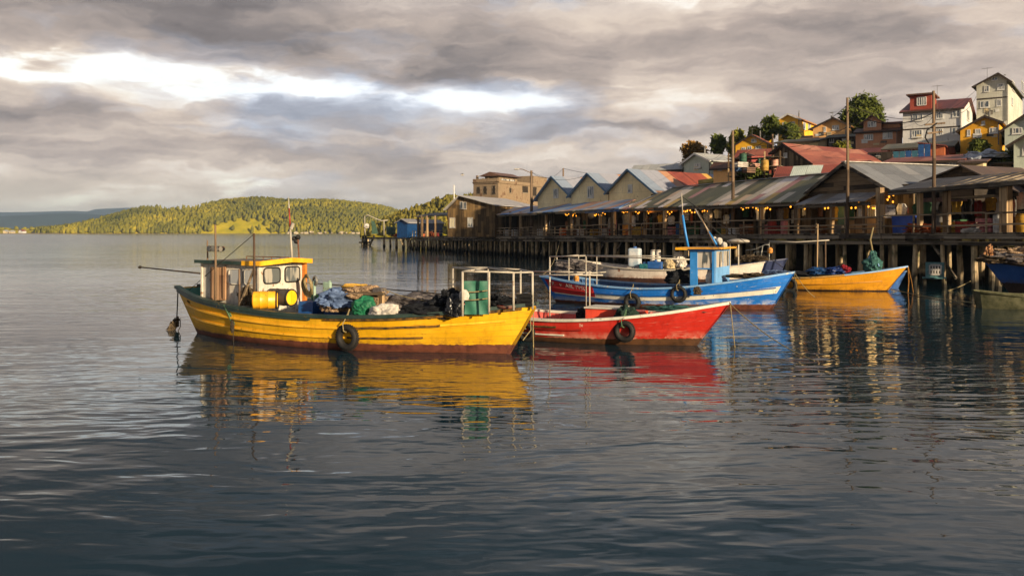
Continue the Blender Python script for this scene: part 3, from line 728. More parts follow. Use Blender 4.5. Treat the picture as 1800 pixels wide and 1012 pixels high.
framed(sh, fr, 0, 808.5, 354, 814, 367, 1, Mwht, Mpane); framed(sh, fr, 0, 815, 355, 820, 367.5, 1, Mwht, Mpane)
framed(sh, fr, 0, 790.5, 382.5, 800, 400, 2, Mwht, glassm('painted_lit_glass', (200, 186, 150), (230, 214, 170), .4)); framed(sh, fr, 0, 822, 382, 831.5, 399, 2)  # lit look of the left window is only its pale warm colours
MB().bx(.02, .1, 0, dpt * .95, 2.9, 2.98).build('band_board', Mrail, sh)
# lean-to left of the shed
fr2 = Fr(fr.w(-w_, 1.0, 0), fr.th)
lt = thing('lean_to', 'flat dark lean-to roof on thin posts left of the brown shed', 'shelter', fr2.O, fr2.th)
a_ = fr2.p(730, 379.5, 0); b_ = fr2.p(788, 377.5, 0)
slab(MB(), (a_, b_, b_ + Vector((0, 4.5, .5)), a_ + Vector((0, 4.5, .5))), .16).build('roof', Mrdk, lt)
for px in (742, 765.5, 751, 735):
    v_ = 0 if px > 740 else 3; p = fr2.p(px, 379, v_ + .1); MB().beam((p.x, v_ + .1, 0), (p.x, v_ + .1, p.z), .22, .22).build('post', Mpost, lt)
# blue tarpaulin stall
fs = Fr(at(716, 412, 150), R(-27)); fs.O.z = zd(PF.u(716, 0)) - .15
bs_ = thing('stall', 'blue tarpaulin covered stall with a small pitched roof at the far end of the pier', 'stall', fs.O, fs.th)
wl = -fs.u(698, 0); dp = fs.vs(778)
zt = fs.zof(390, 0, 0); zp = fs.zof(385.5, fs.u(707, 0), 0)
MB().prism([(-wl, 0, 0), (0, 0, 0), (0, 0, zt), (-wl * .5, 0, zp), (-wl, 0, zt)], (0, dp, 0)).build('tarpaulin_wall', Mblue, bs_)
for p, q_ in (((-wl * .5, zp), (.4, zt - .25)), ((-wl - .4, zt - .25), (-wl * .5, zp))):
    slab(MB(), ((p[0], -.4, p[1] + .1), (q_[0], -.4, q_[1] + .1), (q_[0], dp + .3, q_[1] + .1), (p[0], dp + .3, p[1] + .1)), .1).build('roof', Mrg2, bs_)
# ------------------------------------------------------------------ houses
Mwhite = paint('white_house_paint', (196, 194, 190), (120, 112, 100), .22, .5, .7, .45, seam=.16)
Myel = paint('yellow_house_paint', (226, 170, 26), (150, 110, 40), .12, .5, .7, .3, seam=.14)
Myel2 = paint('orange_yellow_paint', (216, 156, 22), (120, 90, 40), .15, .6, .7, .35, seam=.18)
Mpeach = paint('peach_house_paint', (226, 172, 106), (150, 110, 70), .12, .5, .7, .3, seam=.16)
Mbrick = paint('brown_shingle_paint', (186, 132, 98), (110, 76, 54), .2, .8, .8, .4, seam=.12)
Mgrey = paint('grey_green_house_paint', (182, 180, 166), (96, 94, 86), .25, .4, .75, .5, seam=.5)
Mpale = paint('pale_green_house_paint', (176, 184, 170), (120, 116, 100), .18, .5, .7, .4, seam=.14)
Mcream = paint('cream_gable_paint', (232, 212, 166), (138, 112, 78), .26, .55, .8, .5, seam=1.2)
Mcream2 = paint('cream_wall_paint', (196, 176, 136), (140, 118, 84), .2, .5, .8, .4)
Mred_w = paint('red_dormer_paint', (140, 54, 34), (90, 50, 36), .2, .8, .7, .4, seam=.2)
Mstone = paint('bare_concrete', (132, 112, 88), (92, 66, 48), .5, .8, .9, .6, wearscale=.35)
Mbarn = planks('barn_boards', (128, 112, 88), (74, 64, 50), .24, 'x', 2.4)
Mgw = planks('grey_house_boards', (124, 118, 108), (78, 74, 68), .3, 'x', 3)
Rred = roofm('red_sheet_roof', [(138, 74, 58), (148, 88, 70), (128, 68, 54), (158, 104, 84), (134, 76, 60)], (1.0, 3.2), .15, rust=.45, rustc=(104, 54, 38))
Rredp = roofm('red_patched_roof', [(142, 70, 52), (142, 70, 52), (148, 76, 56), (130, 62, 48), (190, 148, 76), (142, 70, 52), (160, 172, 196)], (1.25, 20), .15, rust=.2, rustc=(120, 50, 34), along='h')
Rdred = roofm('dark_red_roof', [(104, 50, 42), (96, 46, 38), (110, 56, 46)], (1.0, 3.2), .15, rust=.2)
Rbrn = roofm('brown_house_roof', [(96, 66, 50), (90, 62, 48), (104, 74, 58)], (1.0, 3.2), .15, rust=.2)
Rgable = roofm('gable_sheet_roof', [(146, 148, 160), (156, 156, 166), (132, 136, 152), (176, 128, 96), (150, 150, 160), (128, 140, 158)], (1.4, 20), .15, rust=.16, along='h')
Rpale = roofm('pale_house_roof', [(170, 170, 168), (160, 162, 162)], (1.0, 4), .15, rust=.1)
Rpeach = roofm('ochre_roof', [(176, 120, 60), (168, 112, 58)], (1.0, 4), .15, rust=.2)
Rgrn = roofm('mossy_grey_roof', [(90, 88, 70), (84, 84, 70), (100, 96, 80)], (1.0, 4), .15, rust=.2)
Mtrim_b = paint('blue_trim_paint', (72, 104, 132), (120, 110, 96), .4, 2)
Mtrim_w = paint('white_trim_paint', (200, 198, 192), (130, 120, 100), .25, 2)
Mtrim_d = plain('dark_trim', (60, 48, 40), .8)
Mgalv = plain('dull_zinc', (110, 108, 104), .5, .3, 6)
def hash_(s): return sum((i + 3) * ord(c) for i, c in enumerate(s))
def house(name, label, cpx, base, D, th, lpx, rpx, eave, apex, kind, wm, rm, win=(), side=(), over=.35, trim=None, eavel=None, found=2.5, cat='house', group=None, pane=None, nm=2, ctrl=True, zr=None, dmax=None, band=None, ramt=.1, vent=False, fm=None):
    fr = Fr(at(cpx, base, D), R(th)); root = thing(name, label, cat, fr.O, fr.th, group)
    w_ = -fr.u(lpx, 0); d_ = fr.vs(rpx)
    if dmax: d_ = min(d_, dmax) if d_ > 0 else dmax
    ze = fr.zof(eave, 0, 0)
    if kind == 'F':
        ua_ = fr.u(apex[0], 0); zr_ = fr.zof(apex[1], ua_, 0); ua_ = min(-.3 * w_, max(-.7 * w_, ua_))
        zl = ze if eavel is None else fr.zof(eavel, -w_, 0)
        poly = [(-w_, 0, -found), (0, 0, -found), (0, 0, ze), (ua_, 0, zr_), (-w_, 0, zl)]
        MB().prism(poly, (0, d_, 0)).build('wall', wm, root)
        sr = (zr_ - ze) / -ua_; sl2 = (zr_ - zl) / (w_ + ua_)
        segs = (((ua_, zr_), (over, ze - over * sr)), ((-w_ - over, zl - over * sl2), (ua_, zr_)))
        for p, q_ in segs:
            slab(MB(), ((p[0], -over, p[1] + ramt), (q_[0], -over, q_[1] + ramt), (q_[0], d_ + over, q_[1] + ramt), (p[0], d_ + over, p[1] + ramt)), ramt).build('roof', rm, root)
            MB().beam((p[0], -over - .02, p[1] + .0), (q_[0], -over - .02, q_[1] + .0), .06, .2).build('bargeboard', trim or Mtrim_d, root)
        if vent: MB().bx(ua_ - .3, ua_ + .3, -.05, 0, zr_ - 1.0, zr_ - .5).build('vent', Mtrim_w, root)
    else:
        v_ = d_ / 2; zr_ = zr if zr is not None else fr.zof(apex, 0, v_)
        MB().prism([(0, 0, -found), (0, d_, -found), (0, d_, ze), (0, v_, zr_), (0, 0, ze)], (-w_, 0, 0)).build('wall', wm, root)
        s_ = (zr_ - ze) / v_
        for y0, z0, y1, z1 in ((-over, ze - over * s_, v_, zr_), (v_, zr_, d_ + over, ze - over * s_)):
            slab(MB(), ((-w_ - over, y0, z0 + ramt), (over, y0, z0 + ramt), (over, y1, z1 + ramt), (-w_ - over, y1, z1 + ramt)), ramt).build('roof', rm, root)
        MB().beam((-w_ - over, -over - .02, ze - over * s_), (over, -over - .02, ze - over * s_), .06, .16).build('fascia', trim or Mtrim_d, root)
    for q_ in (win or ()): framed(root, fr, 0, *q_[:4], q_[4] if len(q_) > 4 else nm, fm or Mtrim_w, pane)
    for q_ in (side or ()): framed(root, fr, 1, *q_[:4], q_[4] if len(q_) > 4 else 1, fm or Mtrim_w, pane)
    for bz in (band or ()):
        z = fr.zof(bz, 0, 0); MB().bx(-w_, 0, -.05, 0, z - .06, z + .06).build('band_board', trim or Mtrim_d, root)
    hsh = abs(hash_(label)); pr = random.Random(hsh)
    if cat == 'house' and D < 130:
        cxp = -w_ * pr.uniform(.25, .75); cyp = d_ * pr.uniform(.3, .6) if kind == 'S' else d_ * pr.uniform(.2, .5); ht = (zr_ if kind == 'S' or True else ze)
        MB().tube([(cxp, cyp, ze), (cxp, cyp, ht + pr.uniform(.3, .8))], .09, 8).tube([(cxp, cyp, ht + .85), (cxp, cyp, ht + .95)], [.16, .05], 8).build('flue_pipe', Mgalv, root, smooth=2)
        MB().tube([(-.08, -.07, -found * .2), (-.08, -.07, ze - .1)], .05, 6).build('drainpipe', Mgalv, root)
        if pr.random() < .7:
            ax = -w_ * pr.uniform(.2, .8); mb = MB().tube([(ax, .4, ze), (ax, .4, ht + .9)], .02, 5).tube([(ax - .5, .4, ht + .8), (ax + .5, .4, ht + .8)], .015, 4)
            for k in range(5): mb.tube([(ax - .4 + .2 * k, .15, ht + .8), (ax - .4 + .2 * k, .65, ht + .8)], .01, 4)
            mb.build('aerial', Mgalv, root)
        for k in range(3):
            sx = -w_ * pr.uniform(.1, .9); MB().box((sx, -.03, pr.uniform(.3, ze * .5)), (pr.uniform(.3, .8), .03, pr.uniform(.2, .5))).build('cladding_patch', [Mgw, Mtrim_w, Mcream2][k], root)
    if ctrl:
        for a_, b2 in ((-w_ / 2, d_ / 2), (0, 0), (-w_, 0), (0, d_)):
            p = fr.w(a_, b2, -.15); CTRL.append((p.x, p.y, p.z))
    return root, fr, w_, d_, ze
h1 = house('house', 'tall weathered grey-green house with a gambrel gable at the top right corner', 1772, 204, 92, -36, 1716.5, 1850, 141, (1757, 130), 'F', Mgrey, Rgrn, [(1730, 150.5, 1739, 162), (1753, 146.5, 1766, 158.5), (1723, 177, 1739, 190), (1752, 174, 1760, 187), (1742, 134.5, 1754, 142.5)], [(1778.5, 146, 1783, 157), (1795, 147, 1799.5, 160), (1777.5, 173, 1780, 184)], .4, dmax=15, eavel=151, band=(170.5,))
h2 = house('house', 'big white house with a dark red roof and a red dormer on the hill', 1690, 249, 86, -34, 1587, 1713, 190, 174, 'S', Mwhite, Rdred, [(1604, 199, 1622, 213, 4), (1646, 195.5, 1658, 209, 3), (1674, 193, 1687, 206.5, 2), (1602.5, 228, 1621, 242, 4), (1646, 226, 1657, 238.5, 3), (1673, 224, 1685.5, 236.5, 1)], [(1699, 196, 1703.5, 210)], .3, band=(222,))
root, fr, w_, d_, ze = h2
du0, du1 = fr.u(1598, 0), fr.u(1636, 0); zb = ze - .1; zt = fr.zof(171, du0, 1.5)
dm = MB().bx(du0, du1, .5, 4.0, zb, zt).build('dormer', Mred_w, root)
MB().bx(du0 - .3, du1 + .3, .1, 4.3, zt, zt + .14).build('dormer_roof', Rbrn, dm)
mb = MB(); a0, a1 = du0 + .7, du1 - .5
for k in range(5): x_ = a0 + (a1 - a0) * k / 4; mb.bx(x_ - .04, x_ + .04, .42, .5, zb + .75, zt - .25)
mb.bx(a0, a1, .43, .5, zb + .70, zb + .78); mb.bx(a0, a1, .43, .5, zt - .27, zt - .2); mb.build('dormer_window', Mtrim_w, dm)
MB().bx(a0 + .04, a1 - .04, .46, .49, zb + .78, zt - .27).build('dormer_pane', Mpane, dm)
house('house', 'orange-yellow house with a dark gable roof just right of the white house', 1757, 245, 80, -34, 1688, 1770, 214, (1731, 205), 'F', Myel2, Rbrn, [(1700, 228, 1706, 239.5), (1714, 226.5, 1724, 237.5), (1739, 224, 1755, 235, 3), (1725, 212.5, 1731.5, 220)], (), .35, eavel=229)
house('house', 'pale green house at the right edge below the tall grey house', 1850, 262, 72, -34, 1766, 1900, 226, (1808, 199), 'F', Mpale, Rgrn, [(1779, 224, 1797, 236, 3)], (), .4, eavel=227, dmax=8)
house('house', 'pale grey-green house lowest at the right edge of the photo', 1860, 293, 63, -34, 1782, 1900, 262, (1822, 228), 'F', Mpale, Rgrn, [(1797, 256, 1808, 273, 1)], (), .5, eavel=252, dmax=8)
h6 = house('house', 'brown shingled house with a gabled upper storey left of the big white house', 1578, 258, 94, -33, 1504, 1586, 229, 224, 'S', Mbrick, Rbrn, [(1518.5, 235.5, 1535, 247, 4), (1551.5, 231, 1569, 244.5, 4)], (), .25, dmax=6)
root, fr, w_, d_, ze = h6
ul, ur = fr.u(1518, .3), fr.u(1549, .3); za = fr.zof(204, fr.u(1533, .3), .3); z1 = fr.zof(213, ur, .3); zb = ze - .3
up_ = MB().prism([(ul, .3, zb), (ur, .3, zb), (ur, .3, z1), ((ul + ur) / 2, .3, za), (ul, .3, z1)], (0, 5.6, 0)).build('upper_storey', Mbrick, root)
for sx in (-1, 1):
    m_ = (ul + ur) / 2; e_ = ur + .35 if sx > 0 else ul - .35; ze_ = z1 - .35 * (za - z1) / ((ur - ul) / 2)
    slab(MB(), ((m_, -.1, za + .1), (e_, -.1, ze_ + .1), (e_, 6.2, ze_ + .1), (m_, 6.2, za + .1)), .1).build('roof', Rbrn, up_)
MB().bx(ur, fr.u(1580, .3), 1.2, 5.5, zb, z1 - .25).build('rear_room', Mbrick, root); MB().bx(ur, fr.u(1585, .3), .8, 6, z1 - .25, z1 - .1).build('rear_roof', Rdred, root)
a0 = fr.p(1526, 223.5, .3); a1 = fr.p(1540, 213.5, .3)
mb = MB()
for k in range(4): x_ = a0.x + (a1.x - a0.x) * k / 3; mb.bx(x_ - .04, x_ + .04, .22, .3, a0.z, a1.z)
mb.bx(a0.x, a1.x, .23, .3, a0.z - .05, a0.z + .03); mb.bx(a0.x, a1.x, .23, .3, a1.z - .03, a1.z + .05)
wn_ = mb.build('upper_window', Mtrim_w, up_)
MB().bx(a0.x + .04, a1.x - .04, .26, .29, a0.z + .03, a1.z - .03).build('upper_pane', Mpane, up_)
house('house', 'bright yellow gabled house highest on the hill, left of the peach house', 1405.5, 236, 115, -35, 1368, 1442, 209, (1386, 201), 'F', Myel, Rpeach, [(1375.4, 215, 1379.5, 225, 1), (1388, 213.7, 1397.5, 223, 3)], [(1420, 217, 1424.5, 227), (1411.5, 216.5, 1416, 227)], .35, trim=Mtrim_w)
house('house', 'peach coloured gabled house on the hill beside the big dark tree', 1491, 240, 106, -35, 1429, 1500, 220, (1466.5, 208), 'F', Mpeach, Rpeach, [(1463, 219.8, 1475, 229, 3), (1448, 223, 1452, 232, 1)], (), .45, eavel=226)
house('house', 'yellow gabled house lower on the hill with two storeys of windows and a red roof', 1350.5, 268, 104, -34, 1293, 1357, 252, (1322, 237.5), 'F', Myel, Rred, [(1303.7, 259, 1311, 267, 2), (1314, 256.8, 1321.5, 265, 2), (1320.6, 244, 1330, 250.5, 3), (1328, 256.5, 1338, 263, 2)], (), .4, eavel=256)
house('house', 'small bright yellow box house between the trees behind the lower yellow house', 1350, 250, 113, -34, 1336, 1357, 232, 230.5, 'S', Myel, Rred, [(1341, 236, 1346, 242, 1)], (), .2)
house('long_house', 'long low cream building with a dark roof above the rusty red barn roof', 1437, 268, 98, -33, 1366, 1470, 247.5, 243, 'S', Mcream2, Rgrn, (), (), .4, cat='building')
house('house', 'grey board house with a dark roof below the peach house', 1503, 262, 100, -33, 1455, 1512, 240, 236, 'S', Mgw, Rgrn, [(1458, 242, 1466, 251, 2), (1480, 243, 1488, 252, 2)], (), .3)
hb = house('barn', 'weathered board barn with a wide rusty red sheet roof', 1427, 308, 74, -57, 1361, 1560, 286, (1378.5, 254), 'F', Mbarn, Rred, [(1378, 268.5, 1384, 277, 2)], (), .35, eavel=268, cat='barn', pane=Mpane2)
house('house', 'pale grey-white gabled house left of the cluttered stalls', 1248.5, 303, 96, -60, 1202, 1292, 281.5, (1225, 270.5), 'F', Mpale, Rpale, [(1221, 286.5, 1232, 295.5, 3)], [(1253, 284, 1262, 296, 3), (1270, 283, 1277, 294, 2)], .4, eavel=288, trim=Mtrim_w)
house('stall_house', 'small open gabled hut with junk stored around it behind the patchwork roof', 1342, 296, 80, -30, 1292, 1352, 281.5, (1310, 269.5), 'F', Mbarn, Rbrn, (), (), .4, cat='hut')
house('low_house', 'low house under a dull red roof right behind the small hut', 1360, 290, 90, -33, 1296, 1368, 272, 262, 'S', Mred_w, Rred, (), (), .3, cat='hut')
house('shed', 'shed with a red and white patched roof just behind the patchwork market roof', 1470, 318, 68, -31, 1366, 1480, 307, 291, 'S', Mred_w, roofm('red_white_patch_roof', [(142, 74, 60), (150, 80, 64), (190, 200, 190), (136, 70, 58), (158, 92, 76), (142, 74, 60), (88, 104, 84)], (1.2, 20), .15, rust=.25), (), (), .3, cat='shed', dmax=5)
house('long_house', 'long low white-walled building with a rusty red roof behind the grey market roof', 1690, 300, 66, -32, 1556, 1712, 282, 273, 'S', Mwhite, Rred, [(1600, 286, 1606, 290, 1), (1668, 284, 1675, 291, 1)], (), .3, cat='building', pane=Mpane2, found=4)
house('low_house', 'small cream shed under a brown roof left of the plastic-covered heap', 1728, 298, 62.5, -32, 1690, 1745, 285, 279.5, 'S', Mcream2, Rbrn, (), (), .3, cat='shed')
house('low_house', 'dark low storey with an orange front under the big white house', 1668, 272, 78, -33, 1560, 1690, 257, 249.5, 'S', Mred_w, Rgrn, [(1565, 263, 1572, 273, 2), (1590, 261, 1603, 272, 3), (1608, 261, 1616, 272, 2)], (), .5, cat='building', dmax=6)
house('long_house', 'grey roof rising behind the right cream gable', 1196, 306, 100, -33, 1113, 1206, 296, 288, 'S', Mgw, Rpale, (), (), .3, cat='building')
house('shed', 'grey board lean-to with a dark red roof just below the brown shingled house', 1560, 277, 87, -33, 1506, 1573, 267, 260, 'S', Mgw, Rdred, [(1520, 268, 1528, 274, 2), (1540, 267, 1547, 274, 2)], (), .3, cat='shed')
house('shed', 'little ochre shack between the pale gabled house and the tall wooden pole', 1287, 306, 84, -45, 1254, 1296, 292, 285, 'S', Mpeach, Rbrn, [(1262, 294, 1269, 300, 2)], (), .3, cat='shed')
house('shed', 'grey shack tucked under the orange-yellow house beside the plastic-covered heap', 1778, 300, 66.5, -34, 1748, 1790, 287, 281, 'S', Mgw, Rgrn, (), (), .3, cat='shed')
house('shed', 'small weathered shed at the foot of the highest yellow house', 1436, 254, 108, -35, 1400, 1446, 243, 238.5, 'S', Mgw, Rbrn, [(1410, 245, 1416, 250, 2)], (), .25, cat='shed')
# ruined concrete building at the left
hr = house('concrete_building', 'half-ruined bare concrete building with a small roof room, above the brown shed', 876, 350, 138, -30, 832, 966, 320, 0, 'S', Mstone, Mdeck, [(838, 328, 844, 341, 1), (850, 327, 856, 341, 1), (865, 326, 871, 341, 1)], [(918, 328, 928, 339, 1), (936, 329, 943, 345, 1), (895, 330, 899, 339, 1), (952, 330, 957, 340, 1)], .1, zr=at(876, 320, 138).z - at(876, 350, 138).z + .1, cat='building', pane=Mdark, found=4, fm=Mbeam)  # dark panes fill the bare openings and paint the shade inside them
root, fr, w_, d_, ze = hr
MB().bx(-w_, 0, -.15, 0, ze - .2, ze + .6).build('parapet', Mstone, root); MB().bx(0, .15, 0, d_, ze - .15, ze + .35).build('parapet', Mstone, root)
cu = fr.u(858, 1.5); zt = fr.zof(311, cu, 1.5)
rm_ = MB().bx(cu, -.2, .5, 6.5, ze - .1, zt).build('roof_room', Mstone, root)
MB().prism([(cu - .8, -.2, zt), (.5, -.2, zt), ((cu - .2) / 2, -.2, zt + .7)], (0, 7.5, 0)).build('room_roof', Rbrn, rm_)
MB().bx(-.2, -.14, 1.2, 5.6, zt - 1.5, zt - .4).build('room_window', Mpane, rm_)
for k in range(4): u_ = -w_ + .4 + k * 1.1; MB().bx(u_, u_ + .3, .2, .5, ze, ze + 1.2 - (k % 2) * .5).build('pillar', Mstone, root)
v_ = fr.vs(940); v2 = fr.vs(964); MB().bx(-4, -.3, v_, v2, ze - .2, fr.zof(309, 0, v_)).build('tank_room', Mstone, root)
# three cream gables on the pier edge
gs = [(1004, 945, 973, 311, 349.5, 343), (1069.5, 1004.5, 1036, 305.5, 343, 337), (1152, 1071, 1107, 298.5, 337, 337)]
gn = ['left', 'middle', 'right']; gd = (99, 92.5, 86.5)
wn = [[(973, 331.5, 982, 348, 3)], [(1033, 327, 1044, 348, 3)], [(1104, 324, 1112, 339, 2)]]
gl = ['cream gabled building with blue trim, leftmost of the three in a row', 'cream gabled building with blue trim, middle one of the three in a row', 'cream gabled building with blue trim, rightmost and widest of the three in a row']
for i, g_ in enumerate(gs):
    g3 = house('gabled_building', gl[i], g_[0], 357, gd[i] - 1.5, -52 if i < 2 else -52, g_[1], 0, g_[5], (g_[2], g_[3]), 'F', Mcream, Rgable, wn[i], (), .4, trim=Mtrim_b, eavel=g_[4], dmax=(14, 14, 5.2)[i], cat='building', group='row of three cream gables', ctrl=False, found=.6)
root, fr, w_, d_, ze = g3                      # red-roofed shed built on to the back of the right gable
ua_ = max(-.7 * w_, min(-.3 * w_, fr.u(1107, 0))); zr_ = fr.zof(298.5, ua_, 0); dd = 17.0; d0 = d_ + .45
rr_ = thing('long_building', 'long red sheet roof with yellow and pale blue patches behind the right cream gable', 'building', fr.O, fr.th)
MB().prism([(-w_, d0, -3), (0, d0, -3), (0, d0, ze - .02), (ua_, d0, zr_ - .02), (-w_, d0, ze - .02)], (0, dd, 0)).build('wall', Mcream2, rr_)
for p, q_ in (((ua_, zr_), (.5, ze - .5 * (zr_ - ze) / -ua_)), ((-w_ - .5, ze - .5 * (zr_ - ze) / (w_ + ua_)), (ua_, zr_))):
    slab(MB(), ((p[0], d0, p[1] + .1), (q_[0], d0, q_[1] + .1), (q_[0], d0 + dd, q_[1] + .1), (p[0], d0 + dd, p[1] + .1)), .1).build('roof', Rredp, rr_)
# ------------------------------------------------------------------ hillside terrain through the house footings
def terr(x, y):
    dx, dy = x - 24, y - 45; s_ = dx * -.364 + dy * .931; t = dx * .931 + dy * .364
    base = 2.6 + .30 * max(0, min(t, 60) - 9) * max(0, min(1, (100 - s_) / 30)) - .0 * t
    W = 1 / 400.0; Zz = base * W
    for cx_, cy_, cz_ in CTRL:
        d2 = (x - cx_) ** 2 + (y - cy_) ** 2 + 4; w1 = 1 / d2 ** 1.6; W += w1; Zz += w1 * cz_
    z = Zz / W
    k = max(0, min(1, (t - 7) / 6)); return (z * k + 2.2 * (1 - k)) if t > 7 else 2.2
def th_fn(s_, t):
    u = 75 - 215 * s_; v = 6.2 + 75 * t; p = PF.w(u, v, 0); z = terr(p.x, p.y)
    return (p.x, p.y, z + .35 * noise.noise(Vector((p.x * .25, p.y * .25, 0))) - (.6 if t > .0 else 0))
mb = MB().grid(th_fn, 130, 50); tag(mb.build('hillside', Mdirt, smooth=True), kind='structure')
# ------------------------------------------------------------------ trees
Mleaf1 = leafm('dark_tree_leaves', (46, 58, 24), (84, 92, 34), (130, 126, 46), .6)
Mleaf2 = leafm('bright_tree_leaves', (66, 72, 22), (112, 110, 32), (150, 134, 44), .6)
Mleaf3 = leafm('autumn_tree_leaves', (86, 70, 28), (134, 98, 38), (170, 120, 50), .6)
Mbark = plain('bark', (70, 56, 44), .9, .4, 8)
def tree(name, label, px, top, bot, D, wpx, leaf, seed, group=None, n=1500, cat='tree', conic=0.0, ls=.30):
    r = random.Random(seed); p0 = at(px, bot, D); H = (bot - top) / F * D; Wd = wpx / F * D / 2
    zg = terr(p0.x, p0.y); gz = min(0, zg - p0.z - .3)
    root = thing(name, label, cat, p0, 0, group)
    mb = MB(); mb.tube([(0, 0, gz), (.1 * H * .1, 0, H * .3), (0, 0, H * .75)], [.05 * H, .035 * H, .01 * H], 7)
    for k in range(7):
        a_ = r.uniform(0, 6.28); z_ = H * r.uniform(.2, .55)
        mb.tube([(0, 0, z_), (math.cos(a_) * Wd * .4, math.sin(a_) * Wd * .4, z_ + H * .13), (math.cos(a_) * Wd * .75, math.sin(a_) * Wd * .75, z_ + H * .2)], [.018 * H, .012 * H, .005 * H], 5)
    mb.build('trunk', Mbark, root)
    lobes = []
    for k in range(16):
        a_ = r.uniform(0, 6.28); q_ = r.uniform(.0, .72); zz = r.uniform(.22, .86)
        sh_ = 1 - conic * zz - .35 * abs(zz - .5)
        lobes.append((math.cos(a_) * q_ * Wd * sh_, math.sin(a_) * q_ * Wd * sh_, zz * H, r.uniform(.26, .46) * Wd * (1.1 - .4 * zz)))
    vs, fs = [], []
    for k in range(n):
        L_ = lobes[r.randrange(len(lobes))]
        d = Vector((r.gauss(0, 1), r.gauss(0, 1), r.gauss(0, .8))); d.normalize(); rr = L_[3] * (.60 + .62 * r.random() ** .9)
        c = Vector(L_[:3]) + d * rr
        s_ = ls * r.uniform(.6, 1.3)
        for j in range(3):
            a_ = Vector((r.gauss(0, 1), r.gauss(0, 1), r.gauss(0, 1))).normalized(); b2 = a_.orthogonal().normalized()
            c2 = c + Vector((r.gauss(0, s_ * .6), r.gauss(0, s_ * .6), r.gauss(0, s_ * .6))); i0 = len(vs)
            vs += [c2 + a_ * s_, c2 + b2 * s_ * .5, c2 - a_ * s_, c2 - b2 * s_ * .5]; fs.append((i0, i0 + 1, i0 + 2, i0 + 3))
    MB().add(vs, fs).build('crown', leaf, root); return root
tree('tree', 'big dark broadleaf tree standing left of the brown shingled house', 1519, 173, 242, 108, 88, Mleaf1, 1, n=3600, ls=.3)
tree('tree', 'round green tree just left of the highest yellow house', 1357, 206, 248, 112, 29, Mleaf1, 2, n=1500)
tree('bush', 'dark rounded bush in front of the highest yellow house', 1388, 221, 248, 110, 32, Mleaf1, 3, cat='bush', n=1200)
tree('tree', 'dark tree second from the left in the row on the hill crest', 1262, 238, 276, 118, 28, Mleaf1, 4, n=1300)
tree('tree', 'leafy tree third from the left in the row on the hill crest', 1296, 229, 272, 116, 40, Mleaf2, 5, n=1800)
tree('tree', 'sunlit green tree directly behind the lower yellow house', 1326, 225, 262, 114, 36, Mleaf2, 6, n=1500)
tree('tree', 'rust and green autumn tree standing alone at the left end of the hill', 1220, 249, 294, 122, 46, Mleaf3, 7, n=2000)
tree('bush', 'bush growing between the tall grey house and the orange-yellow house', 1772, 236, 252, 82, 26, Mleaf1, 8, cat='bush', n=500, ls=.2)
tree('bush', 'bush beside the plastic-covered heap at the right', 1772, 268, 292, 68, 50, Mleaf1, 9, cat='bush', n=900, ls=.2)
tree('bush', 'small bush below the orange-yellow house', 1720, 248, 266, 76, 40, Mleaf1, 10, cat='bush', n=700, ls=.2)
tree('bush', 'low greenery in front of the small open hut', 1322, 300, 318, 74, 62, Mleaf1, 12, cat='bush', n=900, ls=.2)
tree('bush', 'low bush beside the long cream building', 1480, 252, 268, 92, 30, Mleaf2, 13, cat='bush', n=500, ls=.2)
# ------------------------------------------------------------------ utility poles and wires
Mpole = planks('utility_pole_wood', (120, 100, 80), (72, 58, 46), .4, 'x', 3)
Mwire = plain('wire_black', (22, 20, 20), .5)
def pole(px, top, D, label, base=None, r=.12, arm=False, lamp=False, mat=None):
    t = at(px, top, D); b_ = base if base is not None else terr(t.x, t.y) - .4
    root = thing('utility_pole', label, 'pole', (t.x, t.y, b_))
    H = t.z - b_
    MB().tube([(0, 0, 0), (.03, 0, H * .5), (0, 0, H)], [r * 1.25, r, r * .8], 8).build('shaft', mat or Mpole, root, smooth=2)
    if arm:
        MB().beam((-.9, 0, H * .985), (.9, 0, H * .985), .08, .1).build('crossarm', Mpole, root)
        for x_ in (-.8, -.3, .3, .8): MB().tube([(x_, 0, H * .985 + .05), (x_, 0, H * .985 + .2)], .05, 6).build('insulator', Mwht, root)
    if lamp:
        MB().tube([(0, 0, H - .3), (-1.0, .1, H + .15), (-1.5, .1, H + .2)], .05, 6).build('arm', Mpole, root)
        MB().blob((-1.75, .1, H + .17), (.35, .14, .1), 2, .02).build('lamp_head', Mwht, root)
    return Vector((t.x, t.y, t.z))
dk = 2.7
P1 = pole(934, 300, 101, 'wooden lamp pole with a street light, left of the cream gables', dk, .17, lamp=True)
P2 = pole(1288, 230, PF.Yof(PF.u(1288, .35), .35), 'tall wooden pole rising through the patchwork roof', dk, .125)
P3 = pole(1489.5, 172, PF.Yof(PF.u(1489.5, -.62), -.62), 'tall wooden pole in front of the plank gable', dk, .095)
P4 = pole(1641, 160, PF.Yof(PF.u(1641, -.5), -.5), 'tall wooden pole standing on the pier edge in front of the grey roof', 2.9, .095)
P5 = pole(1358, 236, 84, 'thin wooden pole between the yellow house and the barn', None, .11)
P6 = pole(990, 296, 112, 'short dark pole behind the left cream gable', None, .12)
P7 = pole(1196, 285, 104, 'small pole on the grey roof behind the right cream gable', 9.0, .07)
P8 = pole(798, 325, 117.5, 'slender white flagpole in front of the brown shed gable', 2.3, .09, mat=Mtrim_w)
root = bpy.context.scene.objects['utility_pole.003']
for i, (z_, w2) in enumerate(((.76, 1.1), (.70, .8))):
    zz = (P4.z - 2.9) * z_; MB().beam((-w2 * .5, -.15, zz), (w2 * .5, -.15, zz + .1), .07, .09).build('crossarm', Mpole, root)
